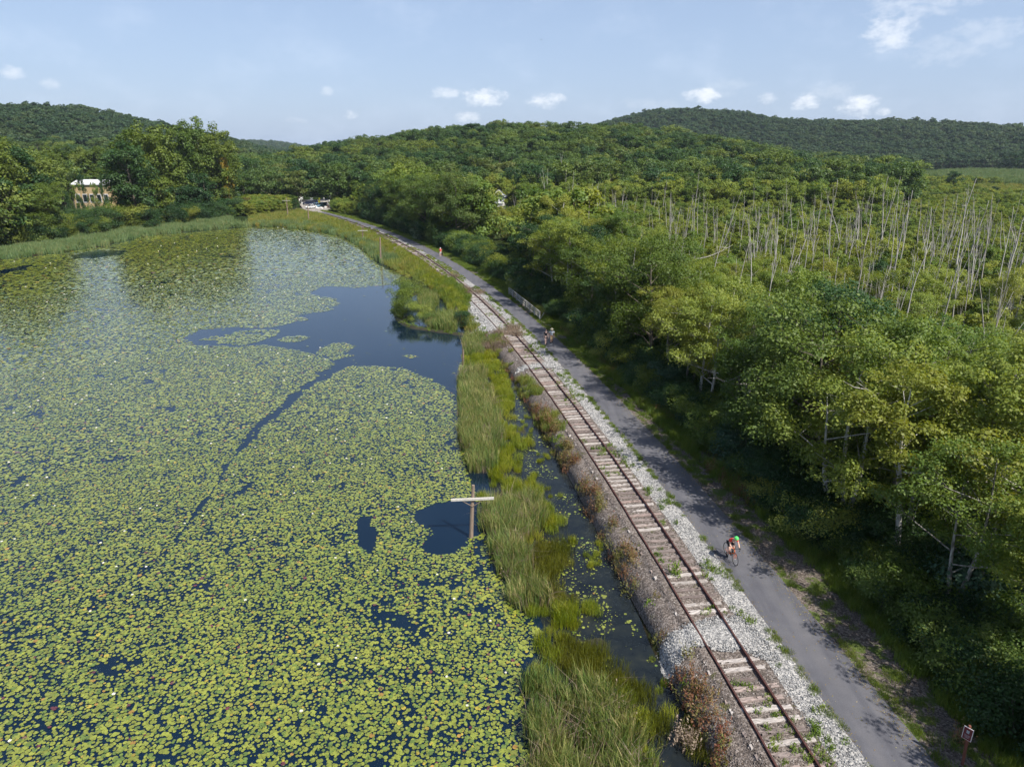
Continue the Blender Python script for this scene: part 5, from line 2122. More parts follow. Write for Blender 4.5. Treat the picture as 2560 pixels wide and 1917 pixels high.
def marsh_strip():
    x, y = poly_points(STRIP, 6.5)
    n = fnoise(x, y, 2.2)
    n2 = fnoise(x + 50, y, 0.9)
    cat = np.zeros(len(x), bool)
    for P in CATS:
        d = seg_dist(x, y, P)
        s = np.where(in_poly(x, y, P), -d, d)
        cat |= s < (n - 0.5) * 1.3
    olive = np.zeros(len(x), bool)
    for P in OLIVES:
        olive |= in_poly(x, y, P)
    pale = np.zeros(len(x), bool)
    for P in PALE:
        pale |= in_poly(x, y, P)
    dtoe = toe_x(y) - x
    keep = (n * 0.6 + n2 * 0.4 > 0.46) | cat | pale
    # the inner side, towards the ditch, thins out to single tufts
    d = seg_dist(x, y, STRIP)
    dc = np.full(len(x), 99.0)
    for P in CATS:
        dc = np.minimum(dc, seg_dist(x, y, P))
    keep &= (n2 > np.minimum(0.40 + dc * 0.075, 0.60)) | cat | (olive & (n > 0.45)) | pale
    keep &= (n2 > 0.62 - d * 0.35) | cat
    a = cat & (RNG.random(len(x)) < 0.78) & (n2 > 0.30)
    z = lambda m: np.stack([x[m], y[m], np.full(m.sum(), -0.02)], -1)
    clumps('cattails', z(a), RNG.uniform(0.75, 1.1, a.sum()), C_CAT, 5, 'tall cattail reeds bending at the edge of the lily pads', 'cattails')
    b = keep & ~cat & ~olive
    clumps('yellow_sedge', z(b), RNG.uniform(0.6, 1.15, b.sum()), C_SEDGE, 4, 'bright yellow-green sedge tufts standing in the shallow ditch', 'sedge')
    c = keep & ~cat & olive & (n2 > 0.36)
    clumps('olive_sedge', z(c), RNG.uniform(0.8, 1.3, c.sum()), C_OLIVE, 4, 'olive fine-leaved sedge beds in the shallow water', 'sedge')
    e = cat & (RNG.random(len(x)) < 0.10)
    clumps('dry_reeds', z(e), RNG.uniform(0.9, 1.5, e.sum()), C_BRN, 4, 'dry brown stems caught in the cattails', 'dry reeds')
    dead = proto_collection('dead_reed_clump', [blade_clump('dead_reed', 22, 0.5, 1.45, 0.028, M['weed_brown'], 490 + i, 0.8, 1.0, (-0.15, 0.05)) for i in range(3)])
    e = cat & (RNG.random(len(x)) < 0.42) & (n2 > 0.42)
    clumps('dead_reeds', z(e), RNG.uniform(0.7, 1.15, e.sum()), dead, 3, 'bent dead tan reed stems among the green cattails', 'dead reeds')
    # sparse emergent stems in the ditch water
    p = band_points(lambda yy: 3.4 * math.exp(-(yy - 17) / 80), 15, 78, lambda yy: toe_x(yy) - 7.5, lambda yy: toe_x(yy) - 0.3)
    X, Y = p[:, 0], p[:, 1]
    m = (fnoise(X, Y, 1.8) > 0.47 + 0.10 * (toe_x(Y) - X < 2.6)) & ~in_poly(X, Y, [q for P in [CATS[1], CATS[2]] for q in P][:0] or STRIP)
    m &= X > np.interp(Y, [q[1] for q in PAD_EDGE][::-1], [q[0] for q in PAD_EDGE][::-1]) + 0.8
    X, Y = X[m], Y[m]
    clumps('ditch_sedge', np.stack([X, Y, np.full(len(X), -0.03)], -1), RNG.uniform(0.30, 0.62, len(X)), C_SEDGE, 4, 'thin sedge tufts rising from the dark ditch water', 'sedge')
    # mud and drowned weed mat, just breaking the surface
    return


marsh_strip()


def ditch_pads():
    """floating leaves and pale weed on the ditch"""
    p = band_points(lambda yy: 26 if yy > 22 else 8, 16, 74, lambda yy: toe_x(yy) - 3.6, lambda yy: toe_x(yy) - 0.4)
    X, Y = p[:, 0], p[:, 1]
    m = fnoise(X, Y, 2.6) > 0.50
    X, Y = X[m], Y[m]
    r = RNG.uniform(0.03, 0.11, len(X)) * np.where(RNG.random(len(X)) < 0.8, 0.45, 1)
    P, ns = pad_geometry(X, Y, r, 8)
    c = np.repeat(pad_colours(len(X), X, Y), ns, 0)
    tag(link('floating_leaves', np_mesh('floating_leaves', P.reshape(-1, 3), np.arange(len(X) * ns).reshape(-1, ns), M['pad'], col=c)), 'small floating leaves scattered on the ditch beside the bank', 'floating leaves', None, 'stuff')


ditch_pads()


def mud_flats():
    m, k, b, o = new_mat('drowned_peat')
    n = k.noise(pos(k), 2.0, 5, 0.7)
    k.l(k.ramp(n, [(0.3, (0.012, 0.012, 0.006)), (0.6, (0.028, 0.026, 0.011)), (0.8, (0.045, 0.050, 0.012))]), b.inputs['Base Color'])
    b.inputs['Roughness'].default_value = 0.75
    bump(k, b, n, 0.7, 0.05)
    P = np.array(STRIP)
    (x0, y0), (x1, y1) = P.min(0), P.max(0)
    res = 0.22
    X, Y = np.meshgrid(np.arange(x0, x1, res), np.arange(y0, y1, res))
    d = seg_dist(X, Y, STRIP)
    s = np.where(in_poly(X, Y, STRIP), -d, d)
    nz = fnoise(X, Y, 2.0)
    Z = 0.14 * (nz - 0.62) + 0.008 * (-s) * (s < 0) - 0.015
    Z = np.minimum(Z, 0.07)
    idx = np.arange(X.size).reshape(X.shape)
    ok0 = s < 0.2
    ok = ok0[:-1, :-1] & ok0[1:, :-1] & ok0[1:, 1:] & ok0[:-1, 1:]
    F = np.stack([idx[:-1, :-1], idx[:-1, 1:], idx[1:, 1:], idx[1:, :-1]], -1)[ok]
    tag(link('mud_bank', np_mesh('mud_bank', np.stack([X, Y, Z], -1).reshape(-1, 3), F, m, smooth=True)), 'dark peat barely above water under the marsh plants', None, None, 'structure')
    M['peat'] = m


mud_flats()


# ring of reeds and bushes running out from the bank
def reed_ring():
    line = [V(u, v, 0.1) for u, v in [(938, 634), (915, 632), (893, 634), (872, 641), (860, 652), (856, 668), (860, 684), (873, 698), (895, 706), (925, 711), (960, 716), (990, 720), (1012, 720)]]
    # resample
    pts = []
    for a, b in zip(line[:-1], line[1:]):
        L = math.hypot(b[0] - a[0], b[1] - a[1])
        for k in range(max(1, int(L / 0.5))):
            t = k / max(1, int(L / 0.5))
            pts.append((a[0] + (b[0] - a[0]) * t, a[1] + (b[1] - a[1]) * t))
    ring_poly = line
    n = len(pts)
    vs, fs = [], []
    prof = [(-0.8, -0.3), (-0.45, 0.03), (-0.2, 0.16), (0.0, 0.22), (0.25, 0.18), (0.5, 0.03), (0.9, -0.3)]
    for i, p in enumerate(pts):
        q = pts[min(i + 1, n - 1)]
        o = pts[max(i - 1, 0)]
        d = Vector((q[0] - o[0], q[1] - o[1], 0)).normalized()
        nr = Vector((d.y, -d.x, 0))
        for a, h in prof:
            w = 1 + 0.35 * (float(vnoise(p[0], p[1], 1.5)) - 0.5)
            vs.append((p[0] + nr.x * a * w, p[1] + nr.y * a * w, h + 0.12 * (float(vnoise(p[0] + a, p[1], 0.7)) - 0.5)))
    m = len(prof)
    for i in range(n - 1):
        for k in range(m - 1):
            fs.append((i * m + k, (i + 1) * m + k, (i + 1) * m + k + 1, i * m + k + 1))
    me = bpy.data.meshes.new('dyke')
    me.from_pydata(vs, [], fs)
    me.materials.append(M['peat'])
    me.update()
    tag(link('dyke', me), 'low curved dyke of dark soil closing a small pool against the bank', None, None, 'structure')
    # land inside, right half
    land = [V(u, v, 0.3) for u, v in [(938, 628), (952, 640), (966, 656), (988, 668), (1012, 674), (1016, 650), (1000, 632), (975, 612), (940, 605)]]
    X, Y = poly_points(land, 5.0)
    z = np.maximum(ground_z(X, Y), 0.25)
    clumps('bank_grass', np.stack([X, Y, z], -1), RNG.uniform(0.6, 1.2, len(X)), C_TALL, 4, 'bright rough grass on the bank beside the reed ring', 'grass')
    P = np.array(land)
    (x0, y0), (x1, y1) = P.min(0), P.max(0)
    gx, gy = np.meshgrid(np.arange(x0, x1, 0.5), np.arange(y0, y1, 0.5))
    ok0 = in_poly(gx, gy, land)
    dd = seg_dist(gx, gy, land)
    gz = -0.1 + 0.42 * sstep(dd / 1.2) + 0.1 * fnoise(gx, gy, 1.0)
    idx = np.arange(gx.size).reshape(gx.shape)
    ok = ok0[:-1, :-1] & ok0[1:, :-1] & ok0[1:, 1:] & ok0[:-1, 1:]
    F = np.stack([idx[:-1, :-1], idx[:-1, 1:], idx[1:, 1:], idx[1:, :-1]], -1)[ok]
    tag(link('pond_bank', np_mesh('pond_bank', np.stack([gx, gy, gz], -1).reshape(-1, 3), F, M['verge'], smooth=True)), 'grassy foot of the bank behind the small pool', None, None, 'structure')
    X, Y = [], []
    for (px_, py_) in pts[::1]:
        for q in range(3):
            X.append(px_ + RNG.normal(0, 0.3)); Y.append(py_ + RNG.normal(0, 0.3))
    X, Y = np.array(X), np.array(Y)
    clumps('dyke_plants', np.stack([X, Y, np.full(len(X), 0.12)], -1), RNG.uniform(0.35, 0.9, len(X)), C_GRN, 4, 'low plants fringing the curved dyke', 'plants')
    # bushes on the dyke: things
    R = random.Random(17)
    spots = [(872, 650, 3.0, 'leaf_poplar', 'on the left end of the curved dyke'), (888, 642, 2.8, 'leaf_poplar', 'at the back of the curved dyke'), (868, 668, 2.8, 'leaf_swamp', 'on the outer bend of the curved dyke'),
             (880, 684, 2.6, 'leaf_poplar', 'low on the near side of the curved dyke'), (905, 692, 2.2, 'leaf_swamp', 'halfway along the near side of the dyke'), (926, 700, 1.5, 'leaf_poplar', 'by the small pool inside the dyke'),
             (995, 703, 2.0, 'leaf_dark', 'where the dyke meets the rocks'), (860, 682, 1.4, 'leaf_swamp', 'leaning over the water at the dyke bend')]
    look = {'leaf_poplar': 'round green bush', 'leaf_swamp': 'yellow-green bush', 'leaf_dark': 'dark green bush'}
    for i, (u, v, h, mt, pl) in enumerate(spots):
        x, y = V(u, v, 0.3)
        tree_thing('bush', recolour(SHRUB[i % 3], M[mt]), (x, y, 0.15), h / 2.7, R.uniform(0, 6), '%s %s' % (look[mt], pl), 'bushes on the curved dyke')
    cats = [[(912, 640), (940, 644), (940, 662), (930, 674), (918, 676), (910, 662)], [(915, 700), (940, 690), (985, 684), (990, 700), (975, 716), (940, 712)]]
    for j, cp in enumerate(cats):
        X, Y = poly_points([V(u, v, 0.1) for u, v in cp], 2.6 if j == 0 else 1.7)
        clumps('ring_reeds', np.stack([X, Y, np.full(len(X), 0.0)], -1), RNG.uniform(1.0, 1.45, len(X)), C_CAT, 5, ['tall green reeds standing inside the curved dyke', 'reeds along the near side of the small pool'][j], 'reeds')


reed_ring()


def shore_reeds():
    """reed belt of the left and far shore; golden meadow behind the head of the pond; grassy bank to the rail"""
    X, Y, S = [], [], []
    for i in range(len(SHORE) - 1):
        a, b = SHORE[i], SHORE[i + 1]
        L = math.hypot(b[0] - a[0], b[1] - a[1])
        if i < 4:
            continue
        far = a[1] > 150 or i > 4
        wdt = 3.5 if i < 8 else 9.0
        if i < 4:
            wdt = 3.0
        n = int(L * wdt * (1.0 if far else 2.2))
        d = np.array([b[0] - a[0], b[1] - a[1]]) / L
        nrm = np.array([d[1], -d[0]])       # away from the water
        t = RNG.random(n) * L
        o = RNG.random(n) ** 0.8 * wdt - 1.0
        X.append(a[0] + d[0] * t + nrm[0] * o)
        Y.append(a[1] + d[1] * t + nrm[1] * o)
    # the shore runs on, out of the picture to the left
    X, Y = np.concatenate(X), np.concatenate(Y)
    n2 = fnoise(X, Y, 7)
    m = ~((X > rail_x(Y) - 2.3))
    X, Y, n2 = X[m], Y[m], n2[m]
    m = (fnoise(X + 9, Y, 3.5) > 0.36)
    X, Y, n2 = X[m], Y[m], n2[m]
    s = RNG.uniform(0.65, 1.15, len(X)) * (0.35 + 1.2 * fnoise(X, Y, 3.0))
    print('shore reeds', len(X))
    clumps('shore_reeds', np.stack([X, Y, np.full(len(X), 0.0)], -1), s * 1.0, C_TEAL, 4, 'belt of tall blue-green reeds along the far pond shore', 'reeds', zs=s * 0.78)
    # second belt at the foot of the trees, a little higher
    P = []
    for k in range(3600):
        u = RNG.uniform(-60, 500)
        v = np.interp(u, [-60, 0, 130, 250, 330, 420, 500], [556, 548, 528, 510, 496, 486, 478]) + RNG.uniform(-5, 9)
        x, y = V(u, v, 0.1)
        P.append((x, y))
    P = np.array(P)
    m = ~in_poly(P[:, 0], P[:, 1], POND) & (fnoise(P[:, 0], P[:, 1], 5) > 0.40)
    P = P[m]
    clumps('reed_bed', np.stack([P[:, 0], P[:, 1], np.full(len(P), 0.05)], -1), RNG.uniform(0.9, 1.3, len(P)), C_TEAL, 4, 'reed bed below the tall trees of the left shore', 'reeds', zs=RNG.uniform(0.5, 0.95, len(P)) * (0.6 + 0.7 * fnoise(P[:, 0], P[:, 1], 8)))
    # golden meadow
    x, y = poly_points(MEADOW, 1.4)
    m = (x < rail_x(y) - 2.0)
    x, y = x[m], y[m]
    g = fnoise(x, y, 14)
    m = g > 0.30
    z = np.maximum(ground_z(x, y), 0.3)
    z = np.where((x < toe_x(y)), 0.3, z)
    clumps('golden_meadow', np.stack([x[m], y[m], z[m] - 0.05], -1), RNG.uniform(0.8, 1.5, m.sum()), C_GOLD, 4, 'golden and rusty meadow grass between the reeds and the railway', 'meadow grass')
    # strip of lush grass between the water and the left rail, 95 m and beyond
    p = band_points(lambda yy: 3.4 if yy < 150 else 1.6, 92, 240, lambda yy: toe_x(yy) - (1.2 if yy > 118 else 0.2), lambda yy: rail_x(yy) - 1.7)
    X, Y = p[:, 0], p[:, 1]
    z = np.maximum(ground_z(X, Y), 0.0)
    m = RNG.random(len(X)) < 0.55
    q = ~in_poly(X, Y, ROCKS)
    m1, m2 = m & q, ~m & q
    clumps('bank_sedge', np.stack([X[m1], Y[m1], z[m1]], -1), RNG.uniform(0.8, 1.5, m1.sum()), C_SEDGE, 4, 'lush yellow-green sedge on the pond side of the railway bank', 'sedge')
    clumps('bank_gold_grass', np.stack([X[m2], Y[m2], z[m2]], -1), RNG.uniform(0.5, 1.0, m2.sum()), C_GOLD, 4, 'golden grass beside the left rail in the distance', 'grass')
    # pale reeds of the meadow at the right horizon
    x, y = poly_points(PADDOCK, 0.10)
    clumps('meadow_reeds', np.stack([x, y, np.full(len(x), 0.2)], -1), RNG.uniform(1.4, 2.4, len(x)), C_TEAL, 4, 'pale grey-green reed meadow at the right before the far wood', 'reeds')
    x, y = poly_points(FIELD, 0.12)
    clumps('field_grass', np.stack([x, y, np.full(len(x), 0.2)], -1), RNG.uniform(1.4, 2.4, len(x)), C_GOLD, 4, 'yellow-green grass field before the pale reed meadow', 'grass')


shore_reeds()


def trackside():
    # reddish weeds along the toe of the bank
    def band(name, dens, y0, y1, xa, xb, coll, npr, s0, s1, label, cat, thr=0.5, sc=2.5, seedo=0):
        p = band_points(dens, y0, y1, xa, xb)
        X, Y = p[:, 0], p[:, 1]
        m = fnoise(X + seedo, Y, sc) > thr
        m &= ~in_poly(X, Y, FAN1) & ~in_poly(X, Y, FAN2)
        rd = np.minimum(np.abs(X - rail_x(Y) - 0.77), np.abs(X - rail_x(Y) + 0.77)) > (0.12 if y0 < 100 else 0.38)
        m &= rd
        X, Y = X[m], Y[m]
        clumps(name, np.stack([X, Y, ground_z(X, Y) - 0.01], -1), RNG.uniform(s0, s1, len(X)), coll, npr, label, cat)
    band('bank_weeds', lambda y: 8.0, 15, 92, lambda y: toe_x(y) - 0.15, lambda y: toe_x(y) + 0.85 * float(y < 56), C_RED, 4, 0.6, 1.2, 'red and green weeds along the foot of the railway bank', 'weeds', 0.46, 3.0)
    band('bank_weeds_gold', lambda y: 5.0, 44, 92, lambda y: toe_x(y) - 0.2, lambda y: toe_x(y) + 1.3, C_GOLD, 4, 0.45, 0.8, 'golden and green grass tufts along the foot of the bank, farther on', 'grass', 0.52, 4.0, 5)
    band('bank_weeds_green', lambda y: 2.0, 15, 92, lambda y: toe_x(y) - 0.1, lambda y: rail_x(y) - 2.0, C_GRN, 4, 0.6, 1.3, 'green weeds on the slope left of the track', 'weeds', 0.60, 3.0, 40)
    band('track_weeds', lambda y: 4.5, 16, 92, lambda y: rail_x(y) - 0.65, lambda y: rail_x(y) + 1.9, C_GRN, 4, 0.35, 0.95, 'small green weeds growing between and beside the rails', 'weeds', 0.60, 2.4, 90)
    band('gravel_weeds', lambda y: 5.5, 15, 100, lambda y: rail_x(y) + 1.3, lambda y: path_x(y) - PH - 0.25, C_GRN, 4, 0.4, 0.9, 'patches of low weeds in the pale gravel', 'weeds', 0.585, 2.0, 10)
    band('path_edge_grass', lambda y: 26, 15, 110, lambda y: path_x(y) - PH - 0.26, lambda y: path_x(y) - PH + 0.03, C_GRASS, 4, 0.5, 1.0, 'fringe of grass along the left edge of the path', 'grass', 0.44, 1.6, 20)
    band('path_edge_weeds', lambda y: 9, 15, 110, lambda y: path_x(y) - PH - 0.3, lambda y: path_x(y) - PH + 0.0, C_GRN, 4, 0.45, 0.85, 'clumps of low weeds on the left edge of the path', 'weeds', 0.60, 1.2, 70)
    band('right_edge_grass', lambda y: 22, 15, 110, lambda y: path_x(y) + PH - 0.02, lambda y: path_x(y) + PH + 0.35, C_GRASS, 4, 0.5, 1.0, 'fringe of grass along the right edge of the path', 'grass', 0.50, 1.8, 33)
    # right verge: mown green strip in the distance, rough grass nearer
    band('verge_grass', lambda y: 5 + 14 * float(sstep((y - 48) / 20)), 16, 130, lambda y: path_x(y) + PH + 0.05, lambda y: path_x(y) + PH + 1.7, C_GRASS, 4, 0.6, 1.2, 'green grass verge right of the path', 'grass', 0.42, 2.2, 55)
    band('rough_grass', lambda y: 11, 16, 125, lambda y: path_x(y) + PH + 1.3 + 0.9 * float(sstep((48 - y) / 15)), lambda y: float(foot_x(y)) + 2.8, C_TALL, 4, 0.55, 1.15, 'tall rough grass between the path and the trees', 'grass', 0.30, 2.5, 66)
    band('verge_weeds', lambda y: 5, 16, 110, lambda y: path_x(y) + PH + 1.5, lambda y: float(foot_x(y)) + 2.5, C_RED, 4, 0.6, 1.1, 'tall mixed weeds at the wood edge', 'weeds', 0.52, 3.5, 77)
    # far part: everything overgrown
    band('far_track_grass', lambda y: 7, 104, 240, lambda y: rail_x(y) - 0.6, lambda y: path_x(y) - PH - 0.1, C_TALL, 4, 0.2, 0.5, 'grass overgrowing the track and gravel in the distance', 'grass', 0.46, 4.0, 12)
    band('far_track_gold', lambda y: 3, 120, 240, lambda y: rail_x(y) - 1.6, lambda y: path_x(y) - PH - 0.2, C_GOLD, 4, 0.2, 0.45, 'golden grass overgrowing the far track', 'grass', 0.45, 5.0, 14)
    band('far_verge', lambda y: 5, 124, 250, lambda y: path_x(y) + PH + 0.1, lambda y: float(foot_x(y)) + 2, C_GRASS, 4, 1.2, 2.2, 'grass strip between the far path and the trees', 'grass', 0.25, 4.0, 15)
    # dry brown tufts where culverts cross the track
    P = []
    for (u, v, n_, ru, rv) in [(1075, 742, 26, 26, 9), (1048, 738, 16, 22, 8), (1110, 716, 18, 22, 8), (1085, 722, 10, 16, 6), (1010, 628, 10, 12, 4), (985, 600, 8, 10, 3), (1030, 634, 8, 12, 4), (1120, 725, 9, 18, 5), (1490, 1570, 5, 14, 10), (1012, 636, 6, 10, 3)]:
        for k in range(n_):
            x, y = V(u + RNG.normal(0, ru / 2), v + RNG.normal(0, rv / 2), 0.9)
            P.append((x, y))
    P = np.array(P)
    z = np.maximum(ground_z(P[:, 0], P[:, 1]), 0.05)
    clumps('dry_brush', np.stack([P[:, 0], P[:, 1], z], -1), RNG.uniform(0.8, 1.4, len(P)), C_BRN, 4, 'brownish dry brush growing across the track', 'dry brush')


trackside()


def litter():
    rng = np.random.default_rng(77)
    P = leaf_quads(np.array([[0, 0, 0.0]]), np.array([[0, 0.1, 1.0]]), 1.0, rng, 0.5, 0.0)
    m = stone_mat('dry_leaf', [(0, (0.10, 0.07, 0.03)), (0.5, (0.22, 0.15, 0.06)), (0.8, (0.16, 0.17, 0.05)), (1, (0.40, 0.33, 0.20))])
    c = proto_collection('dry_leaf', [np_mesh('dry_leaf', P.reshape(-1, 3), np.array([[0, 1, 2, 3]]), m)])
    y = RNG.uniform(16, 80, 5200)
    side = RNG.random(len(y))
    x = path_x(y) + np.where(side < 0.62, PH - np.abs(RNG.normal(0, 0.35, len(y))), np.where(side < 0.8, RNG.uniform(-PH, PH, len(y)), -PH + np.abs(RNG.normal(0, 0.15, len(y)))))
    n = len(y)
    s = RNG.uniform(0.018, 0.042, n)
    rot = np.stack([RNG.normal(0, .25, n), RNG.normal(0, .25, n), RNG.uniform(0, 6.28, n)], -1)
    scatter('leaf_litter', np.stack([x, y, np.full(n, 1.012)], -1), rot, np.stack([s, s, s], -1), np.zeros(n), c, 'dry leaves and grit blown along the edges of the path', 'leaf litter')


litter()

# single plants one can point at
def named_plants():
    def weed(u, v, n, h, nm, coll_mesh, label, s=1.0):
        x, y = V(u, v, 0.95)
        o = link(nm, coll_mesh)
        o.location = (x, y, float(ground_z(x, y)[0]) - 0.01)
        o.scale = (s, s, s)
        tag(o, label, 'plant')
    g = weed_clump('sapling', 22, 0.30, 0.95, 0.055, M['weed_green'], 900, 12)
    weed(1458, 1243, 0, 1, 'sapling', g, 'bright green willow sapling growing between the rails', 1.0)
    weed(1523, 1228, 0, 1, 'sapling', weed_clump('sapling', 14, 0.22, 0.9, 0.045, M['weed_green'], 901, 10), 'upright green weed just right of the rails near the sapling', 0.95)
    weed(1236, 862, 0, 1, 'sapling', weed_clump('sapling', 14, 0.25, 0.8, 0.05, M['weed_green'], 902, 10), 'leafy green weed leaning over the right rail', 1.2)
    weed(1478, 1468, 0, 1, 'sapling', weed_clump('sapling', 8, 0.2, 0.8, 0.05, M['weed_green'], 903, 9), 'light green spire weed on the brown slope below the gravel fan', 0.9)
    R = random.Random(4)
    for (u, v, h, mt, lb) in [(1262, 716, 2.8, 'leaf_silver', 'silvery pale shrub arching over the verge below the wooden fence'), (1135, 640, 2.6, 'leaf_silver', 'silver-leaved shrub beside the dog walker'),
                              (1345, 800, 2.2, 'leaf_dark', 'dark round shrub at the wood edge behind the walking pair'), (1440, 855, 3.2, 'leaf_blue', 'bluish shrub at the wood edge above the reeds'),
                              (1500, 930, 2.6, 'leaf_poplar', 'green shrub at the wood edge right of the mid path'), (1600, 1010, 3.2, 'leaf_blue', 'large blue-green shrub bulging from the wood edge'),
                              (1690, 1100, 2.6, 'leaf_dark', 'dark green shrub below the blue-green one'), (2130, 1330, 4.2, 'leaf_blue', 'tall grey-green shrub filling the right edge of the near wood'),
                              (2050, 1440, 2.2, 'leaf_poplar', 'olive shrub above the near dirt verge'), (2170, 1590, 2.6, 'leaf_dark', 'dark shrub in the bottom right corner'), (1900, 1320, 2.0, 'leaf_poplar', 'low green shrub under the trees right of the cyclist'),
                              (1195, 690, 2.2, 'leaf_dark', 'dark shrub behind the wooden fence'), (1060, 590, 2.6, 'leaf_dark', 'dark shrub above the dog walker'), (905, 520, 2.8, 'leaf_silver', 'pale shrub beside the far path')]:
        x, y = V(u, v, 0.6)
        x = max(x, float(path_x(y)) + PH + 2.0 + h * 0.25)
        tree_thing('shrub', recolour(SHRUB[R.randrange(3)], M[mt]), (x, y, 0.35), h / 2.7, R.uniform(0, 6), lb, None, 'shrub')


named_plants()

# ------------------------------------------------------------------ fence, poles, signs
print('things')


def gz(x, y):
    return float(ground_z(x, y)[0])


def build_fence():
    a, b = V(1099, 636, 1.0), V(1165, 690, 1.0)
    ax, ay = a
    bx, by = b
    L = math.hypot(bx - ax, by - ay)
    root = empty('wooden_fence', (ax, ay, 0.95), math.atan2(by - ay, bx - ax))
    tag(root, 'weathered grey wooden rail fence standing on the verge right of the path', 'fence')
    r = random.Random(3)
    n = 8
    for i in range(n):
        x = L * i / (n - 1)
        mb = MB()
        mb.box((x, 0, 0.45), (0.13, 0.11, 1.35), rz=r.uniform(-.05, .05))
        mb.obj('post', M['board_grey'], root)
    for h in (0.30, 0.55, 0.80, 1.05):
        for i in range(n - 1):
            mb = MB()
            x0, x1 = L * i / (n - 1), L * (i + 1) / (n - 1)
            mb.bar((x0 + 0.005, 0.085, h + r.uniform(-.015, .015)), (x1 - 0.005, 0.085, h + r.uniform(-.015, .015)), 0.14, 0.04)
            mb.obj('rail', M['board_grey'], root)
    # short return at the near end
    mb = MB()
    mb.bar((L, 0.02, 0.0), (L + 0.3, 0.5, 1.0), 0.09, 0.07)
    mb.obj('brace', M['board_grey'], root)


build_fence()


def pole(base_px, top_px, label, arm=None, r=0.13, arm_dz=0.9, z0=0.0, height=None, arm_mat='board_grey', group=None, name='utility_pole', arm_rz=0.0, braces=True, cap=0):
    bx, by = G(*base_px, z0)
    d = px_dir(*top_px)
    t = by / d[1]
    tz = CAMZ + d[2] * t
    tx = d[0] * t
    root = empty(name, (bx, by, z0))
    tag(root, label, 'pole', group)
    h = tz - z0
    mb = MB()
    dx = tx - bx
    mb.tube([(0, 0, -0.5), (dx * 0.5, 0, h * 0.5), (dx, 0, h)], [r * 1.15, r, r * 0.78], 8)
    mb.obj('shaft', M['pole_wood'], root, smooth=False)
    if arm:
        for j in range(1 if not isinstance(arm, list) else len(arm)):
            A = arm if not isinstance(arm, list) else arm[j]
            zc = h - arm_dz - j * 0.7
            xc = dx * zc / h
            c = Vector((math.cos(arm_rz), math.sin(arm_rz), 0.02))
            mb = MB()
            mb.bar(Vector((xc, -r - 0.05, zc)) - c * A / 2, Vector((xc, -r - 0.05, zc)) + c * A / 2, 0.11, 0.13)
            mb.obj('crossarm', M[arm_mat], root)
            if braces:
                for s in (-1, 1):
                    mb = MB()
                    mb.bar((xc, -r - 0.02, zc - A * 0.2), Vector((xc, -r - 0.04, zc - 0.05)) + c * s * A * 0.27, 0.035, 0.03)
                    mb.obj('brace', M['pole_wood'], root)
    return root, (tx, by, tz)


pole((1176.8, 1343), (1183.1, 1212.6), 'old wooden cross-armed pole standing in the pond among the lily pads', 2.5, 0.115, 0.82, arm_rz=0.05)
pole((1157.5, 912), (1157.8, 873), 'short broken grey post in the water left of the cattails', None, 0.11)
pole((951.9, 656), (950, 593), 'tall bare old pole in the reeds before the far pond', None, 0.17)
pole((906, 606), (907.5, 563), 'short cross-armed pole half hidden in the golden meadow', 2.4, 0.12, 1.3)
pole((772, 556), (769.5, 514), 'bare leaning pole in front of the car park', None, 0.17)
pole((720, 543), (715.6, 495), 'cross-armed old pole at the head of the pond', 2.7, 0.17, 0.9)
_, TL = pole((711, 505), (702.5, 452), 'tall dark leaning utility pole left of the car park', [2.2], 0.2, 0.5, z0=0.3, arm_mat='pole_wood')
PC = []
for (b, t, lb, am) in (((861.5, 486), (852.5, 451), 'leaning pole, left of the pole cluster by the road', None), ((862.5, 486), (858.5, 452), 'second leaning pole of the cluster by the road', [2.0]),
                       ((866, 486), (864.6, 443.5), 'upright pole in the middle of the cluster by the road', None), ((874.5, 465), (873, 431.5), 'tallest pale pole behind the cluster by the road', [1.6])):
    PC.append(pole(b, t, lb, am, 0.19, 0.4, z0=0.5, arm_mat='board_grey', braces=False)[1])
PS = []
for (b, t, lb) in (((1455, 492), (1453.8, 451), 'grey utility pole with crossarm among the dead trunks, left'), ((1648, 492), (1647, 455.5), 'utility pole with crossarm and transformer in the drowned wood'),
                   ((1812.5, 510), (1811, 463), 'thin utility pole before the middle of the hill wood')):
    PS.append(pole(b, t, lb, [2.4, 2.0] if t[0] < 1700 else [1.8], 0.19, 0.35, z0=0.3, arm_mat='board_grey', braces=False)[1])


def wire(a, b, sag, label, r=0.02, n=10):
    a, b = Vector(a), Vector(b)
    pts = []
    for i in range(n + 1):
        t = i / n
        p = a.lerp(b, t)
        p.z -= sag * 4 * t * (1 - t)
        pts.append(p)
    mb = MB()
    mb.tube(pts, r, 4)
    m = M.get('cable') or M.setdefault('cable', simple('weathered_cable', (0.10, 0.10, 0.10), 0.6))
    tag(mb.obj('overhead_wire', m), label, 'wire')


wire(PS[0], PS[1], 1.0, 'overhead wire between the two crossarmed poles of the marsh')
wire(PS[1], PS[2], 1.0, 'overhead wire running from the transformer pole to the thin pole')
wire(PS[2], (PS[2][0] + 120, PS[2][1] - 30, PS[2][2] - 1), 1.6, 'overhead wire crossing the right of the marsh to the picture edge')
wire(TL, PC[0], 1.2, 'overhead wire above the car park')

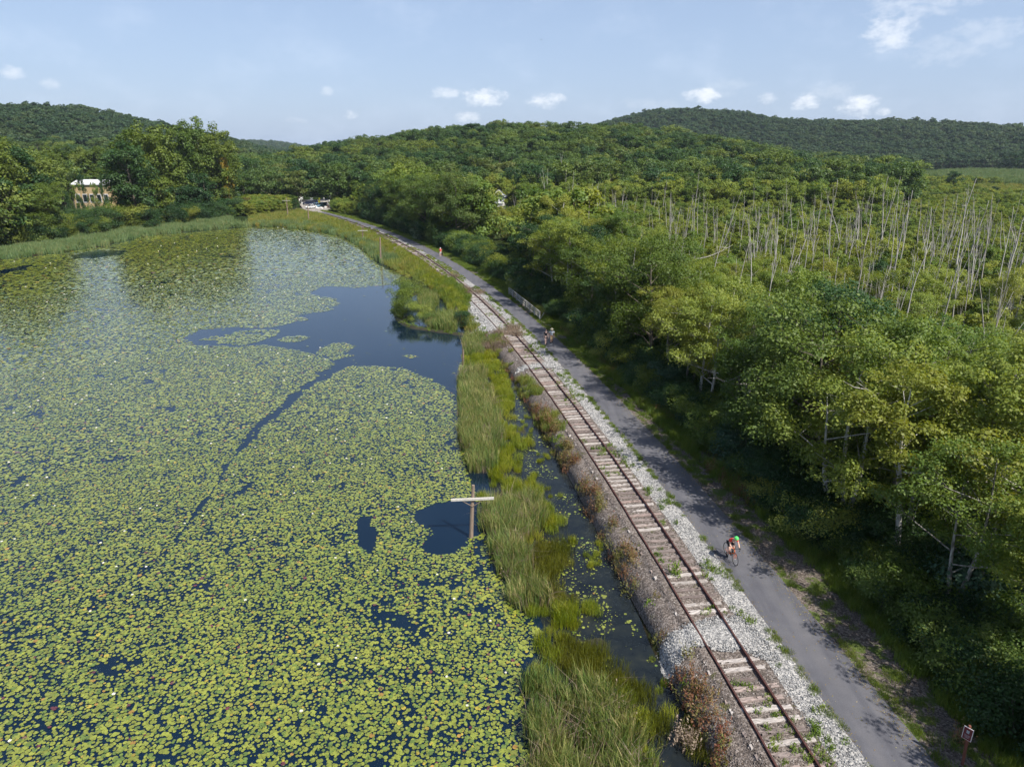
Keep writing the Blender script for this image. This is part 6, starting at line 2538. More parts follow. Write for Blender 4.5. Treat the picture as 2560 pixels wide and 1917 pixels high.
WHITE = simple('white_paint', (0.78, 0.78, 0.76), 0.5, var=0.05)
BLACK = simple('black_paint', (0.02, 0.02, 0.02), 0.5)
YEL = simple('yellow_sign_face', (0.85, 0.78, 0.02), 0.5, var=0.04)
ORG = simple('orange_sign_face', (0.80, 0.30, 0.03), 0.5)
GALV = simple('galvanised_steel', (0.42, 0.43, 0.44), 0.45, 0.5)
REDM = simple('dark_red_sign_face', (0.13, 0.018, 0.022), 0.5)
RUSTP = simple('rusty_sign_post', (0.16, 0.055, 0.035), 0.8)


def trail_sign():
    x, y = G(2404, 1930, 0.6)
    d = px_dir(2425, 1813)
    t = y / d[1]
    h = CAMZ + d[2] * t - 0.6
    root = empty('trail_sign', (x, y, 0.6), 0)
    tag(root, 'small dark red white-edged sign on a rusty post in the bottom right corner', 'sign')
    mb = MB()
    mb.bar((0, 0, -0.5), (d[0] * t - x, 0, h), 0.07, 0.07)
    mb.obj('post', RUSTP, root)
    rz = math.radians(-52)
    n = Vector((math.sin(rz), -math.cos(rz), 0))
    side = Vector((math.cos(rz), math.sin(rz), 0))
    xt = (d[0] * t - x) * 0.92
    c = Vector((xt, 0, h - 0.33)) + n * 0.06
    W, H = 0.30, 0.52

    def plate(nm, w, hh, off, mat, thick=0.012, dz=0.0, dx=0.0):
        mb = MB()
        q = Matrix((side, n, Vector((0, 0, 1)))).transposed()
        mb.box(c + n * off + Vector((0, 0, dz)) + side * dx, (w, thick, hh), mat=q)
        return mb.obj(nm, mat, root)
    plate('border', W, H, 0.0, WHITE)
    plate('face', W - 0.035, H - 0.035, 0.009, REDM)
    plate('emblem', 0.09, 0.12, 0.018, simple('pale_sign_print', (0.30, 0.34, 0.36), 0.6), dz=0.09)
    for k in range(3):
        plate('text_line', 0.18 - 0.03 * k, 0.018, 0.018, simple('pale_sign_print', (0.30, 0.26, 0.27), 0.6), dz=-0.06 - 0.05 * k)


trail_sign()


def sign_on_post(px, top, label, kind, w=0.75, h=0.75, z0=1.0):
    x, y = G(px[0], px[1], z0)
    d = px_dir(*top)
    H = CAMZ + d[2] * (y / d[1]) - z0
    root = empty('road_sign', (x, y, z0))
    tag(root, label, 'sign')
    mb = MB()
    mb.tube([(0, 0, -0.3), (0, 0, H)], 0.07, 6)
    mb.obj('post', YEL if kind == 'ped' else GALV, root)
    mb = MB()
    if kind == 'ped':
        s = w / 2
        for k, (mat, off, q) in enumerate(((YEL, 0.085, 1.0),)):
            mb.add([(0, -off, H), (s, -off, H - s), (0, -off, H - 2 * s), (-s, -off, H - s), (0, -off + 0.03, H), (s, -off + 0.03, H - s), (0, -off + 0.03, H - 2 * s), (-s, -off + 0.03, H - s)],
                   [(0, 3, 2, 1), (4, 5, 6, 7), (0, 1, 5, 4), (1, 2, 6, 5), (2, 3, 7, 6), (3, 0, 4, 7)])
        mb.obj('diamond_plate', YEL, root)
        mb = MB()
        mb.box((0, -0.08, H - 2 * s - h * 0.55), (w * 0.72, 0.03, h))
        mb.obj('lower_plate', YEL, root)
        mb = MB()
        mb.bar((-0.1, -0.10, H - 2 * s - h * 0.3), (0.14, -0.10, H - 2 * s - h * 0.75), 0.02, 0.10)
        mb.bar((-0.1, -0.10, H - 2 * s - h * 0.78), (0.14, -0.10, H - 2 * s - h * 0.75), 0.02, 0.08)
        mb.obj('arrow', BLACK, root)
        mb = MB()
        mb.box((0, -0.105, H - s), (0.16, 0.02, 0.5))
        mb.ball((0.02, -0.105, H - s + 0.34), (0.09, 0.02, 0.09), 8, 6)
        mb.obj('walking_figure', BLACK, root)
    else:
        mb.box((0, -0.08, H - h / 2), (w, 0.03, h))
        mb.obj('plate', WHITE if kind == 'white' else GALV, root)


sign_on_post((799.5, 514), (798.6, 494.5), 'bright yellow diamond pedestrian warning sign with arrow plate below', 'ped', 1.0, 0.8)
sign_on_post((750.5, 510), (750, 497), 'white rectangular sign left of the crossing signal', 'white', 0.5, 0.8)
sign_on_post((810.7, 504.5), (810.4, 494), 'grey square sign right of the yellow one', 'grey', 0.55, 0.6)
sign_on_post((826, 503), (826, 489), 'thin grey sign post at the shaded road edge', 'grey', 0.3, 0.4)


def crossing_signal(px, top, label, far=False):
    x, y = G(px[0], px[1], 0.9)
    d = px_dir(*top)
    H = CAMZ + d[2] * (y / d[1]) - 0.9
    root = empty('crossing_signal', (x, y, 0.9))
    tag(root, label, 'crossing signal')
    m1 = GALV if far else WHITE
    mb = MB()
    mb.tube([(0, 0, -0.3), (0, 0, H)], 0.065, 8)
    mb.obj('mast', m1, root)
    mb = MB()
    c = Vector((0, -0.12, H - 0.45))
    for s in (-1, 1):
        mb.bar(c + Vector((-0.62 * s, 0, 0.42)), c + Vector((0.62 * s, -0.03 * s, -0.42)), 0.03, 0.2)
    mb.obj('crossbuck', m1, root)
    for s in (-1, 1):
        mb = MB()
        mb.tube([(s * 0.36, -0.10, H - 1.35), (s * 0.36, -0.22, H - 1.35)], 0.26, 12)
        mb.obj('lamp', BLACK, root)
    mb = MB()
    mb.box((0, 0, H * 0.38), (0.3, 0.3, 0.5))
    mb.obj('relay_box', m1, root)


crossing_signal((755.8, 516), (754.5, 492.5), 'white railway crossing signal with crossed boards at the car park')
crossing_signal((780.5, 512), (779, 494), 'grey railway crossing signal seen from behind, beside the yellow sign', True)
sign_on_post((825.5, 525), (824, 500), 'white post with a small plate at the right side of the car park', 'white', 0.35, 0.5)


# ------------------------------------------------------------------ the crossing: road, car park, barrier
def flat_poly(name, pts, z, mat, label, thick=0.0):
    bm = bmesh.new()
    vs = [bm.verts.new((x, y, z)) for x, y in pts]
    f = bm.faces.new(vs)
    bm.normal_update()
    if f.normal.z < 0:
        f.normal_flip()
    bmesh.ops.triangulate(bm, faces=bm.faces[:])
    me = bpy.data.meshes.new(name)
    bm.to_mesh(me)
    me.materials.append(mat)
    tag(link(name, me), label, None, None, 'structure')


PALEG = gravel_mat('pale_car_park_gravel', [(0.0, (0.22, 0.20, 0.19)), (0.5, (0.28, 0.26, 0.24)), (1.0, (0.33, 0.31, 0.29))], 3)
flat_poly('car_park', [V(u, v, 0.95) for u, v in [(646, 441), (668, 435.5), (700, 434), (716, 437), (718, 449), (706, 456), (690, 460), (672, 457), (655, 452)]], 1.01, PALEG, 'pale gravel car park by the level crossing')
flat_poly('road', [V(u, v, 0.95) for u, v in [(640, 435), (660, 432), (690, 431), (716, 427), (730, 423), (731, 426), (714, 433.5), (690, 434.2), (664, 436), (642, 439)]], 1.03, M['asphalt'], 'grey road crossing the line beyond the cars')


def boulder(px, s, label):
    x, y = G(*px, 1.0)
    mb = MB()
    mb.ball((0, 0, 0.35), (s, s * 0.7, 0.5), 9, 6)
    r = random.Random(int(px[0]))
    mb.v = [(a + r.uniform(-.1, .1), b + r.uniform(-.1, .1), max(-0.1, c + r.uniform(-.06, .06))) for a, b, c in mb.v]
    tag(mb.obj('boulder', simple('white_rock', (0.50, 0.48, 0.46), 0.9), loc=(x, y, 1.0)), label, 'boulder', 'white boulders round the car park')


boulder((761.5, 511), 0.9, 'rounded white boulder left of the dark cars')
boulder((794, 524), 0.9, 'long white boulder in front of the white car')
boulder((803, 523.5), 0.8, 'white boulder in front of the blue car')
boulder((814, 521.5), 0.6, 'small white boulder in front of the rightmost car')


def guard_rail():
    a, b = V(694, 441, 1.0), V(713, 436.2, 1.0)
    root = empty('guard_rail', (a[0], a[1], 1.0), math.atan2(b[1] - a[1], b[0] - a[0]))
    tag(root, 'pale low guard rail along the road beyond the car park', 'guard rail')
    L = math.hypot(b[0] - a[0], b[1] - a[1])
    mb = MB()
    mb.bar((0, 0, 0.6), (L, 0, 0.75), 0.30, 0.08)
    mb.obj('beam', simple('cream_paint', (0.70, 0.68, 0.58), 0.6), root)
    for i in range(7):
        mb = MB()
        mb.box((L * i / 6, 0.08, 0.3), (0.12, 0.12, 0.7))
        mb.obj('post', GALV, root)


guard_rail()


def build_car(px, rz, paint, label, kind='sedan', z=1.02, ref=None):
    x, y = G(*px, z)
    root = empty('parked_car', (x, y, z), rz)
    tag(root, label, 'car', 'cars parked by the level crossing')
    L, W, H = (4.5, 1.8, 1.45) if kind == 'sedan' else (4.7, 1.9, 1.75)
    hb = 0.78 if kind == 'sedan' else 0.95
    mb = MB()
    if kind == 'sedan':
        prof = [(-2.2, 0.3), (-2.25, 0.62), (-2.0, 0.80), (-1.1, 0.92), (1.2, 0.95), (2.1, 0.90), (2.25, 0.6), (2.2, 0.3)]
    else:
        prof = [(-2.3, 0.35), (-2.35, 0.75), (-2.1, 0.98), (-1.2, 1.08), (2.25, 1.05), (2.35, 0.7), (2.3, 0.35)]
    n = len(prof)
    vs = []
    for s in (-1, 1):
        for (a, h) in prof:
            w = W / 2 * (0.93 if abs(a) > 2.1 else 1.0)
            vs.append((a, s * w, h))
    fs = [tuple(range(n)), tuple(reversed(range(n, 2 * n)))] + [(i, i + n, (i + 1) % n + n, (i + 1) % n) for i in range(n)]
    mb.add(vs, fs)
    me = mb.mesh('body', paint)
    bm = bmesh.new()
    bm.from_mesh(me)
    bmesh.ops.recalc_face_normals(bm, faces=bm.faces[:])
    bmesh.ops.bevel(bm, geom=bm.edges[:], offset=0.05, segments=2, affect='EDGES')
    bm.to_mesh(me)
    bm.free()
    link('body', me, root)
    # glass house
    z0, z1 = (0.90, 1.42) if kind == 'sedan' else (1.02, 1.68)
    x0, x1 = (-1.15, 1.75) if kind == 'sedan' else (-1.25, 2.2)
    t0, t1 = (-0.35, 1.1) if kind == 'sedan' else (-0.55, 1.95)
    gm = CGLASS
    mb = MB()
    w0, w1 = W / 2 * 0.93, W / 2 * 0.76
    mb.add([(x0, -w0, z0), (x1, -w0, z0), (x1, w0, z0), (x0, w0, z0), (t0, -w1, z1), (t1, -w1, z1), (t1, w1, z1), (t0, w1, z1)], [(0, 3, 2, 1), (0, 1, 5, 4), (1, 2, 6, 5), (2, 3, 7, 6), (3, 0, 4, 7), (4, 5, 6, 7)])
    mb.obj('windows', gm, root)
    mb = MB()
    mb.box(((t0 + t1) / 2, 0, z1 + 0.02), (t1 - t0 + 0.06, 2 * w1 + 0.05, 0.05))
    for s in (-1, 1):
        for (bx_, tx_) in ((x0, t0), (x1, t1), (0.5 * (x0 + x1), 0.5 * (t0 + t1))):
            mb.bar((bx_, s * (w0 + 0.005), z0), (tx_, s * (w1 + 0.012), z1), 0.07, 0.05)
    mb.obj('roof', paint, root)
    for (a, b) in ((-1.4, -1), (-1.4, 1), (1.4, -1), (1.4, 1)):
        mb = MB()
        mb.tube([(a, b * (W / 2 - 0.2), 0.33), (a, b * (W / 2 + 0.01), 0.33)], 0.33, 14)
        wh = mb.obj('wheel', TYRE, root)
        mb = MB()
        mb.tube([(a, b * (W / 2 + 0.01), 0.33), (a, b * (W / 2 + 0.025), 0.33)], 0.19, 10)
        mb.obj('rim', GALV, wh)
    for s in (-1, 1):
        mb = MB()
        mb.box((-2.22, s * 0.62, 0.68 if kind == 'sedan' else 0.82), (0.10, 0.36, 0.15))
        mb.obj('headlight', simple('headlight_lens', (0.75, 0.77, 0.78), 0.15), root)
    return root


CGLASS = simple('car_glass', (0.012, 0.016, 0.02), 0.08, var=0.0)
TYRE = simple('tyre_rubber', (0.02, 0.02, 0.02), 0.85)


def carpaint(n, c):
    return simple(n, c, 0.28, 0.1, var=0.03)


D = math.radians
build_car((778, 521.5), D(62), carpaint('white_car_paint', (0.75, 0.76, 0.76)), 'white car, leftmost of the three parked nearest the path')
build_car((790.5, 519.5), D(66), carpaint('blue_car_paint', (0.16, 0.28, 0.38)), 'grey-blue car in the middle of the three parked nearest the path', 'suv')
build_car((806.5, 518), D(70), carpaint('teal_car_paint', (0.06, 0.13, 0.15)), 'dark teal car, rightmost of the three parked nearest the path', 'suv')
build_car((772, 511.5), D(15), carpaint('navy_car_paint', (0.012, 0.02, 0.06)), 'dark navy car in the far row, left', 'sedan')
build_car((780, 511), D(20), carpaint('blue_far_car_paint', (0.03, 0.07, 0.18)), 'blue car in the middle of the far row', 'sedan')
build_car((788.5, 510.5), D(80), carpaint('black_car_paint', (0.015, 0.012, 0.016)), 'black car at the right of the far row by the yellow sign', 'suv')

# orange barrier sign at the path end
x, y = G(833.5, 522, 1.0)
root = empty('roadwork_sign', (x, y, 1.0))
tag(root, 'small orange diamond warning sign low beside the path end', 'sign')
mb = MB()
mb.add([(0, 0, 1.15), (0.45, 0, 0.68), (0, 0, 0.2), (-0.45, 0, 0.68), (0, 0.03, 1.15), (0.45, 0.03, 0.68), (0, 0.03, 0.2), (-0.45, 0.03, 0.68)], [(0, 3, 2, 1), (4, 5, 6, 7), (0, 1, 5, 4), (1, 2, 6, 5), (2, 3, 7, 6), (3, 0, 4, 7)])
mb.obj('plate', ORG, root)
mb = MB()
mb.bar((0, 0.06, 0.8), (-0.3, 0.4, 0), 0.04, 0.04)
mb.bar((0, 0.06, 0.8), (0.3, 0.4, 0), 0.04, 0.04)
mb.obj('stand', GALV, root)


# ------------------------------------------------------------------ buildings
def house():
    # gable corners in the picture: apex (1247.3, 476), eaves (1237, 486) and (1259.5, 486)
    dist = 255.0
    d = px_dir(1247.3, 475.5)
    t = dist / d[1]
    ax, az_ = d[0] * t, CAMZ + d[2] * t
    m_per_px = dist / math.cos(math.atan2(d[0], d[1])) / FPX * 0.97
    W = 22.5 * m_per_px * 1.1
    root = empty('house', (ax, dist, 0.3), math.radians(-14))
    tag(root, 'white and grey gabled house showing between the trees left of the marsh', 'house')
    Hh = az_ - 0.3
    eave = Hh - 2.0
    Ld = 9.0
    siding = simple('grey_blue_siding', (0.36, 0.38, 0.45), 0.8)
    trim = WHITE
    mb = MB()
    w = W / 2
    mb.add([(-w, 0, 0), (w, 0, 0), (w, Ld, 0), (-w, Ld, 0), (-w, 0, eave), (w, 0, eave), (w, Ld, eave), (-w, Ld, eave), (0, 0, Hh - 0.12), (0, Ld, Hh - 0.12)],
           [(0, 1, 5, 8, 4), (1, 2, 6, 5), (3, 7, 9, 6, 2), (0, 4, 7, 3)])
    mb.obj('wall', siding, root)
    mb = MB()
    for s in (-1, 1):
        mb.bar((s * (w + 0.5), -0.4 + (Ld + 0.8) / 2, eave - 0.32), (0, -0.4 + (Ld + 0.8) / 2, Hh), 0.14, Ld + 0.8) if False else None
        a = Vector((s * (w + 0.5), -0.45, eave - 0.40))
        b = Vector((0, -0.45, Hh + 0.03))
        e = Vector((0, Ld + 0.9, 0))
        up = Vector((0, 0, 0.12))
        mb.add([a, b, b + e, a + e, a + up, b + up, b + e + up, a + e + up], [(0, 1, 2, 3), (4, 7, 6, 5), (0, 4, 5, 1), (3, 2, 6, 7), (0, 3, 7, 4)])
    rf = mb.obj('roof', simple('slate_grey_shingle', (0.16, 0.18, 0.23), 0.85, scale=8), root)
    mb = MB()
    mb.box((-1.2, Ld * 0.55, Hh + 0.1), (0.45, 0.45, 1.0))
    mb.obj('chimney', WHITE, rf)
    for s in (-1, 1):
        mb = MB()
        mb.bar((s * (w + 0.5), -0.55, eave - 0.32), (0, -0.55, Hh + 0.12), 0.08, 0.34)
        mb.obj('bargeboard', trim, root)
    # windows
    for (cx, cz, ww, hh) in ((-0.75, Hh - 3.0, 0.9, 1.7), (0.75, Hh - 3.0, 0.9, 1.7), (-0.9, 1.9, 1.0, 1.2), (1.6, 1.9, 1.0, 1.2)):
        mb = MB()
        mb.box((cx, -0.03, cz), (ww + 0.26, 0.10, hh + 0.26))
        wn = mb.obj('window', trim, root)
        mb = MB()
        mb.box((cx, -0.10, cz), (ww, 0.06, hh))
        mb.obj('pane', CGLASS, wn)
    mb = MB()
    mb.box((0, -0.14, Hh - 2.6), (0.24, 0.08, 3.2))
    mb.obj('corner_post', trim, root)
    mb = MB()
    mb.box((0.9, -1.0, Hh - 4.4), (W * 0.6, 2.0, 0.25))
    mb.obj('porch_roof', trim, root)
    mb = MB()
    mb.box((0.9, -0.9, (Hh - 4.6) / 2), (W * 0.55, 1.7, Hh - 4.6))
    mb.obj('porch', simple('stone_grey_wall', (0.52, 0.50, 0.46), 0.85), root)


house()


def depot():
    # long tan building with a white roof behind the left grove
    x0, y = V(160, 445, 0.3)
    Y = 262.0
    tan = simple('tan_wall', (0.42, 0.31, 0.17), 0.8, var=0.06)
    roofm = simple('white_metal_roof', (0.62, 0.63, 0.66), 0.4, var=0.05)
    for (u0, u1, vt, vb, nm, lb, dep) in ((152, 232, 389, 425, 'warehouse', 'long tan building with a white roof glimpsed between the left shore trees', 0), (255, 330, 385, 440, 'warehouse', 'second tan building with white roof, mostly hidden, right of the first', 6)):
        def at(u, v):
            d = px_dir(u * K, v * K)
            t = (Y + dep) / d[1]
            return d[0] * t, CAMZ + d[2] * t
        xa, zt = at(u0, vt)
        xb, _ = at(u1, vt)
        xe, ze = at(u0, vt + 9)
        root = empty(nm, ((xa + xb) / 2, Y + dep, 0.3))
        tag(root, lb, 'building')
        L = abs(xb - xa)
        he, ht = ze - 0.3, zt - 0.3
        mb = MB()
        mb.box((0, 5, he / 2), (L, 10, he))
        mb.obj('wall', tan, root)
        mb = MB()
        a = L / 2 + 0.4
        mb.add([(-a, -0.5, he), (a, -0.5, he), (a, 5, ht), (-a, 5, ht), (a, 10.5, he), (-a, 10.5, he), (-a, -0.5, he - 0.25), (a, -0.5, he - 0.25), (a, 10.5, he - 0.25), (-a, 10.5, he - 0.25)],
               [(0, 1, 2, 3), (3, 2, 4, 5), (6, 7, 1, 0), (5, 4, 8, 9), (7, 8, 4, 2, 1), (6, 0, 3, 5, 9), (6, 9, 8, 7)])
        mb.obj('roof', roofm, root)
        for k in range(int(L // 2.6)):
            cx = -L / 2 + 1.6 + 2.6 * k
            mb = MB()
            mb.box((cx, -0.04, he * 0.45), (1.7, 0.12, he * 0.34))
            w = mb.obj('window', roofm, root)
            mb = MB()
            mb.box((cx, -0.11, he * 0.45), (1.4, 0.06, he * 0.28))
            mb.obj('pane', CGLASS, w)


depot()


# ------------------------------------------------------------------ people
SKIN = simple('skin', (0.58, 0.36, 0.27), 0.55, var=0.06)
SKIN_T = simple('tanned_skin', (0.36, 0.20, 0.13), 0.55, var=0.06)


def skin_obj(name, joints, bones, mat, parent, root_i=0, sub=2):
    """one continuous body grown from a skeleton; joints: (x, y, z, rx, ry)"""
    me = bpy.data.meshes.new(name)
    me.from_pydata([j[:3] for j in joints], bones, [])
    me.materials.append(mat)
    o = link(name, me, parent)
    md = o.modifiers.new('skin', 'SKIN')
    md.use_smooth_shade = True
    if not me.skin_vertices:
        bpy.context.view_layer.objects.active = o
    sv = me.skin_vertices[0].data if me.skin_vertices else None
    if sv is None:
        me.attributes
    for i, j in enumerate(joints):
        sv[i].radius = (j[3], j[4] if len(j) > 4 else j[3])
        sv[i].use_root = (i == root_i)
    s = o.modifiers.new('sub', 'SUBSURF')
    s.levels = s.render_levels = sub
    return o


def hand(parent, wrist, d, side, mat, curl=0.5):
    """palm, four unequal fingers and a thumb"""
    w = Vector(wrist)
    d = Vector(d).normalized()
    side = Vector(side).normalized()
    nrm = d.cross(side).normalized()
    js = [(*w, 0.022, 0.016)]
    bones = []
    pal = w + d * 0.07
    js.append((*pal, 0.032, 0.014))
    bones.append((0, 1))
    for k, (off, ln) in enumerate(((-0.030, 0.062), (-0.010, 0.075), (0.010, 0.070), (0.030, 0.055))):
        b = pal + side * off + d * 0.015
        m = b + d * ln * 0.55 + nrm * curl * 0.014
        e = m + d * ln * 0.40 * (1 - curl * 0.6) + nrm * curl * 0.028
        i = len(js)
        js += [(*b, 0.0095), (*m, 0.0085), (*e, 0.0075)]
        bones += [(1, i), (i, i + 1), (i + 1, i + 2)]
    i = len(js)
    t = w + d * 0.03 - side * 0.034
    js += [(*t, 0.010), (*(t + d * 0.035 - side * 0.014 + nrm * curl * 0.015), 0.009), (*(t + d * 0.06 - side * 0.012 + nrm * curl * 0.03), 0.008)]
    bones += [(0, i), (i, i + 1), (i + 1, i + 2)]
    return skin_obj('hand', js, bones, mat, parent, 0, 1)


def head(parent, c, fwd, mat, hair=None, hairlen=0.0, r=0.10):
    """head with face: brow, nose, eyes, ears, mouth"""
    f = Vector(fwd).normalized()
    up = Vector((0, 0, 1))
    s = f.cross(up).normalized()
    up = s.cross(f).normalized()
    c = Vector(c)

    def P(a, b, h):
        return c + s * a + f * b + up * h
    mb = MB()
    base = MB()
    base.ball((0, 0, 0), 1.0, 14, 10)
    vs = []
    for (x, y, z) in base.v:
        w = 0.80 - 0.14 * max(0, -z)
        yy = y * 0.98
        if z < -0.2 and y < 0:
            yy *= 0.75
        vs.append(P(x * w * r, yy * r, z * r * 1.22))
    mb.add(vs, base.f)
    nose = [P(-0.014, r * 0.90, -0.02), P(0.014, r * 0.90, -0.02), P(0, r * 0.92, 0.022), P(0, r * 1.16, -0.014)]
    mb.add(nose, [(0, 1, 3), (1, 2, 3), (2, 0, 3)])
    for q in (-1, 1):
        e = P(q * r * 0.82, -0.005, -0.005)
        mb.ball(e, (0.014, 0.022, 0.030), 6, 5)
    ho = mb.obj('head', mat, parent, smooth=True)
    eb = MB()
    for q in (-1, 1):
        eb.ball(P(q * 0.033, r * 0.86, 0.012), 0.011, 6, 5)
    eb.obj('eye', BLACK, ho)
    mm = MB()
    mm.bar(P(-0.022, r * 0.92, -0.052), P(0.022, r * 0.92, -0.052), 0.01, 0.008)
    mm.obj('mouth', simple('lips', (0.42, 0.16, 0.14), 0.5), ho)
    if hair is not None:
        hb = MB()
        vs = []
        for (x, y, z) in base.v:
            if y > 0.35 and z < 0.45:
                y *= 0.62
            if z < -0.25:
                y = min(y, 0.0)
                z = max(z, -0.55) - hairlen * 6 * (y < 0.1)
            vs.append(P(x * 0.90 * r, y * 1.08 * r - 0.006, z * r * 1.30 + 0.006))
        hb.add(vs, base.f)
        hb.obj('hair', hair, parent, smooth=True)
    return ho, P


def walker(px, name_label, rz, h, shirt, shorts, skin, stride=0.22, hat=None, hair=None, female=False, shoe=None, sock=None, back=False, hairlen=0.0):
    x, y = G(px[0], px[1], 1.0)
    root = empty('person', (x, y, 1.0), rz)       # faces local -Y
    k = h / 1.75
    root.scale = (k, k, k)
    tag(root, name_label, 'person')
    sw = 0.17 if female else 0.205
    hw = 0.095
    # hips, knees, ankles: left leg forward
    j = [(0, 0, 0.95, 0.135, 0.10), (0, 0.0, 1.12, 0.115, 0.085), (0, -0.01, 1.28, 0.145 if not female else 0.125, 0.10), (0, 0.0, 1.42, 0.12, 0.085), (0, -0.01, 1.50, 0.05), (0, -0.02, 1.56, 0.048)]
    b = [(0, 1), (1, 2), (2, 3), (3, 4), (4, 5)]

    def add(js, par):
        i = len(j)
        for n, q in enumerate(js):
            j.append(q)
            b.append((par if n == 0 else i + n - 1, i + n))
    for s, st in ((-1, stride), (1, -stride)):
        add([(s * hw, 0, 0.88, 0.088), (s * hw, -st * 0.55 - 0.03, 0.50, 0.056), (s * hw, -st * 0.8 + (0.05 if st < 0 else 0), 0.28, 0.050), (s * hw, -st, 0.09, 0.034)], 0)
        add([(s * sw, 0, 1.43, 0.055), (s * (sw + 0.05), st * 0.45 + 0.01, 1.16, 0.037), (s * (sw + 0.06), st * 0.7 - 0.06, 0.93, 0.026)], 3)
    skin_obj('body', j, b, skin, root)
    for s, st in ((-1, stride), (1, -stride)):
        hand(root, (s * (sw + 0.06), st * 0.7 - 0.06, 0.92), (0, -0.1, -1), (0, 1, 0), skin, 0.4)
    # shirt and shorts as shells a little larger than the body
    e = 0.022
    tj = [(0, 0, 0.93 if not female else 0.96, 0.15 if not female else 0.125, 0.115), (0, 0, 1.12, 0.128, 0.10), (0, -0.01, 1.28, 0.165 if not female else 0.14, 0.12), (0, 0, 1.44, 0.12, 0.09)]
    tb = [(0, 1), (1, 2), (2, 3)]
    for s, st in ((-1, stride), (1, -stride)):
        i = len(tj)
        tj += [(s * sw * 1.02, 0.0, 1.42, 0.075), (s * (sw + 0.035), st * 0.2, 1.26, 0.062)]
        tb += [(3, i), (i, i + 1)]
    skin_obj('shirt', tj, tb, shirt, root)
    kz = 0.52 if not female else 0.74
    sj = [(0, 0, 0.98, 0.135, 0.11)]
    sb = []
    for s, st in ((-1, stride), (1, -stride)):
        i = len(sj)
        f = (0.88 - kz) / 0.38
        sj += [(s * hw, 0, 0.86, 0.108), (s * hw, (-st * 0.55 - 0.03) * f, kz, 0.085 if not female else 0.09)]
        sb += [(0, i), (i, i + 1)]
    skin_obj('shorts', sj, sb, shorts, root)
    for s, st in ((-1, stride), (1, -stride)):
        mb = MB()
        mb.tube([(s * hw, -st + 0.07, 0.05), (s * hw, -st - 0.02, 0.055), (s * hw, -st - 0.12, 0.04), (s * hw, -st - 0.17, 0.03)], [0.038, 0.048, 0.044, 0.022], 8)
        mb.obj('shoe', shoe or BLACK, root, smooth=True)
        if sock is not None:
            mb = MB()
            mb.tube([(s * hw, -st, 0.07), (s * hw, -st * 0.85, 0.24)], [0.042, 0.050], 8)
            mb.obj('sock', sock, root, smooth=True)
    ho, P = head(root, (0, -0.03, 1.66), (0, -1, 0), skin, hair, hairlen)
    if hat is not None:
        mb = MB()
        n = 20
        rings = [(0.225, -0.012), (0.17, 0.0), (0.105, 0.004), (0.098, 0.06), (0.085, 0.10), (0.04, 0.118)]
        vs, fs = [], []
        for (rr, hh) in rings:
            for q in range(n):
                t = 6.283 * q / n
                vs.append((math.cos(t) * rr, -0.02 + math.sin(t) * rr * 1.08, 1.715 + hh + 0.012 * math.cos(2 * t) * (rr > 0.15)))
        for a in range(len(rings) - 1):
            for q in range(n):
                fs.append((a * n + q, a * n + (q + 1) % n, (a + 1) * n + (q + 1) % n, (a + 1) * n + q))
        fs.append(tuple((len(rings) - 1) * n + q for q in range(n)))
        mb.add(vs, fs)
        o = mb.obj('hat', hat, root, smooth=True)
        sm = o.modifiers.new('thick', 'SOLIDIFY')
        sm.thickness = 0.006
    return root


def cloth(n, c):
    return simple(n, c, 0.9, var=0.08, scale=14)


BLK = cloth('black_cloth', (0.012, 0.012, 0.016))
try:
    walker((1364.5, 861), 'woman with auburn hair in black V-neck top and black shorts walking on the path', D(8), 1.70, BLK, cloth('navy_black_cloth', (0.012, 0.015, 0.028)), simple('fair_skin', (0.68, 0.46, 0.38), 0.5), 0.22,
           hair=simple('auburn_hair', (0.13, 0.055, 0.03), 0.5), female=True, hairlen=0.05)
    walker((1379, 860), 'man in straw hat, pale grey shirt and tan shorts walking on the path', D(4), 1.80, cloth('pale_grey_cloth', (0.58, 0.62, 0.68)), cloth('tan_cloth', (0.58, 0.42, 0.24)), SKIN_T, 0.16,
           hat=simple('straw', (0.72, 0.64, 0.42), 0.8), hair=simple('dark_hair', (0.03, 0.025, 0.02), 0.5), shoe=simple('grey_shoe', (0.35, 0.36, 0.38), 0.7), sock=BLK)
    walker((1101.5, 641.3), 'person in red shirt and white cap walking a dog on the far path', D(182), 1.78, cloth('red_cloth', (0.62, 0.10, 0.085)), cloth('light_shorts', (0.62, 0.60, 0.60)), SKIN, 0.18,
           hat=None, hair=WHITE, shoe=WHITE)
    walker((819, 519.5), 'person in dark clothes standing by the car park', D(10), 1.75, cloth('light_blue_cloth', (0.45, 0.52, 0.60)), BLK, SKIN, 0.10, hair=BLACK)
    walker((823.5, 520.5), 'person in a white shirt standing at the path end', D(10), 1.75, WHITE, BLK, SKIN, 0.10, hair=BLACK)
except Exception as ex:
    import traceback
    traceback.print_exc()


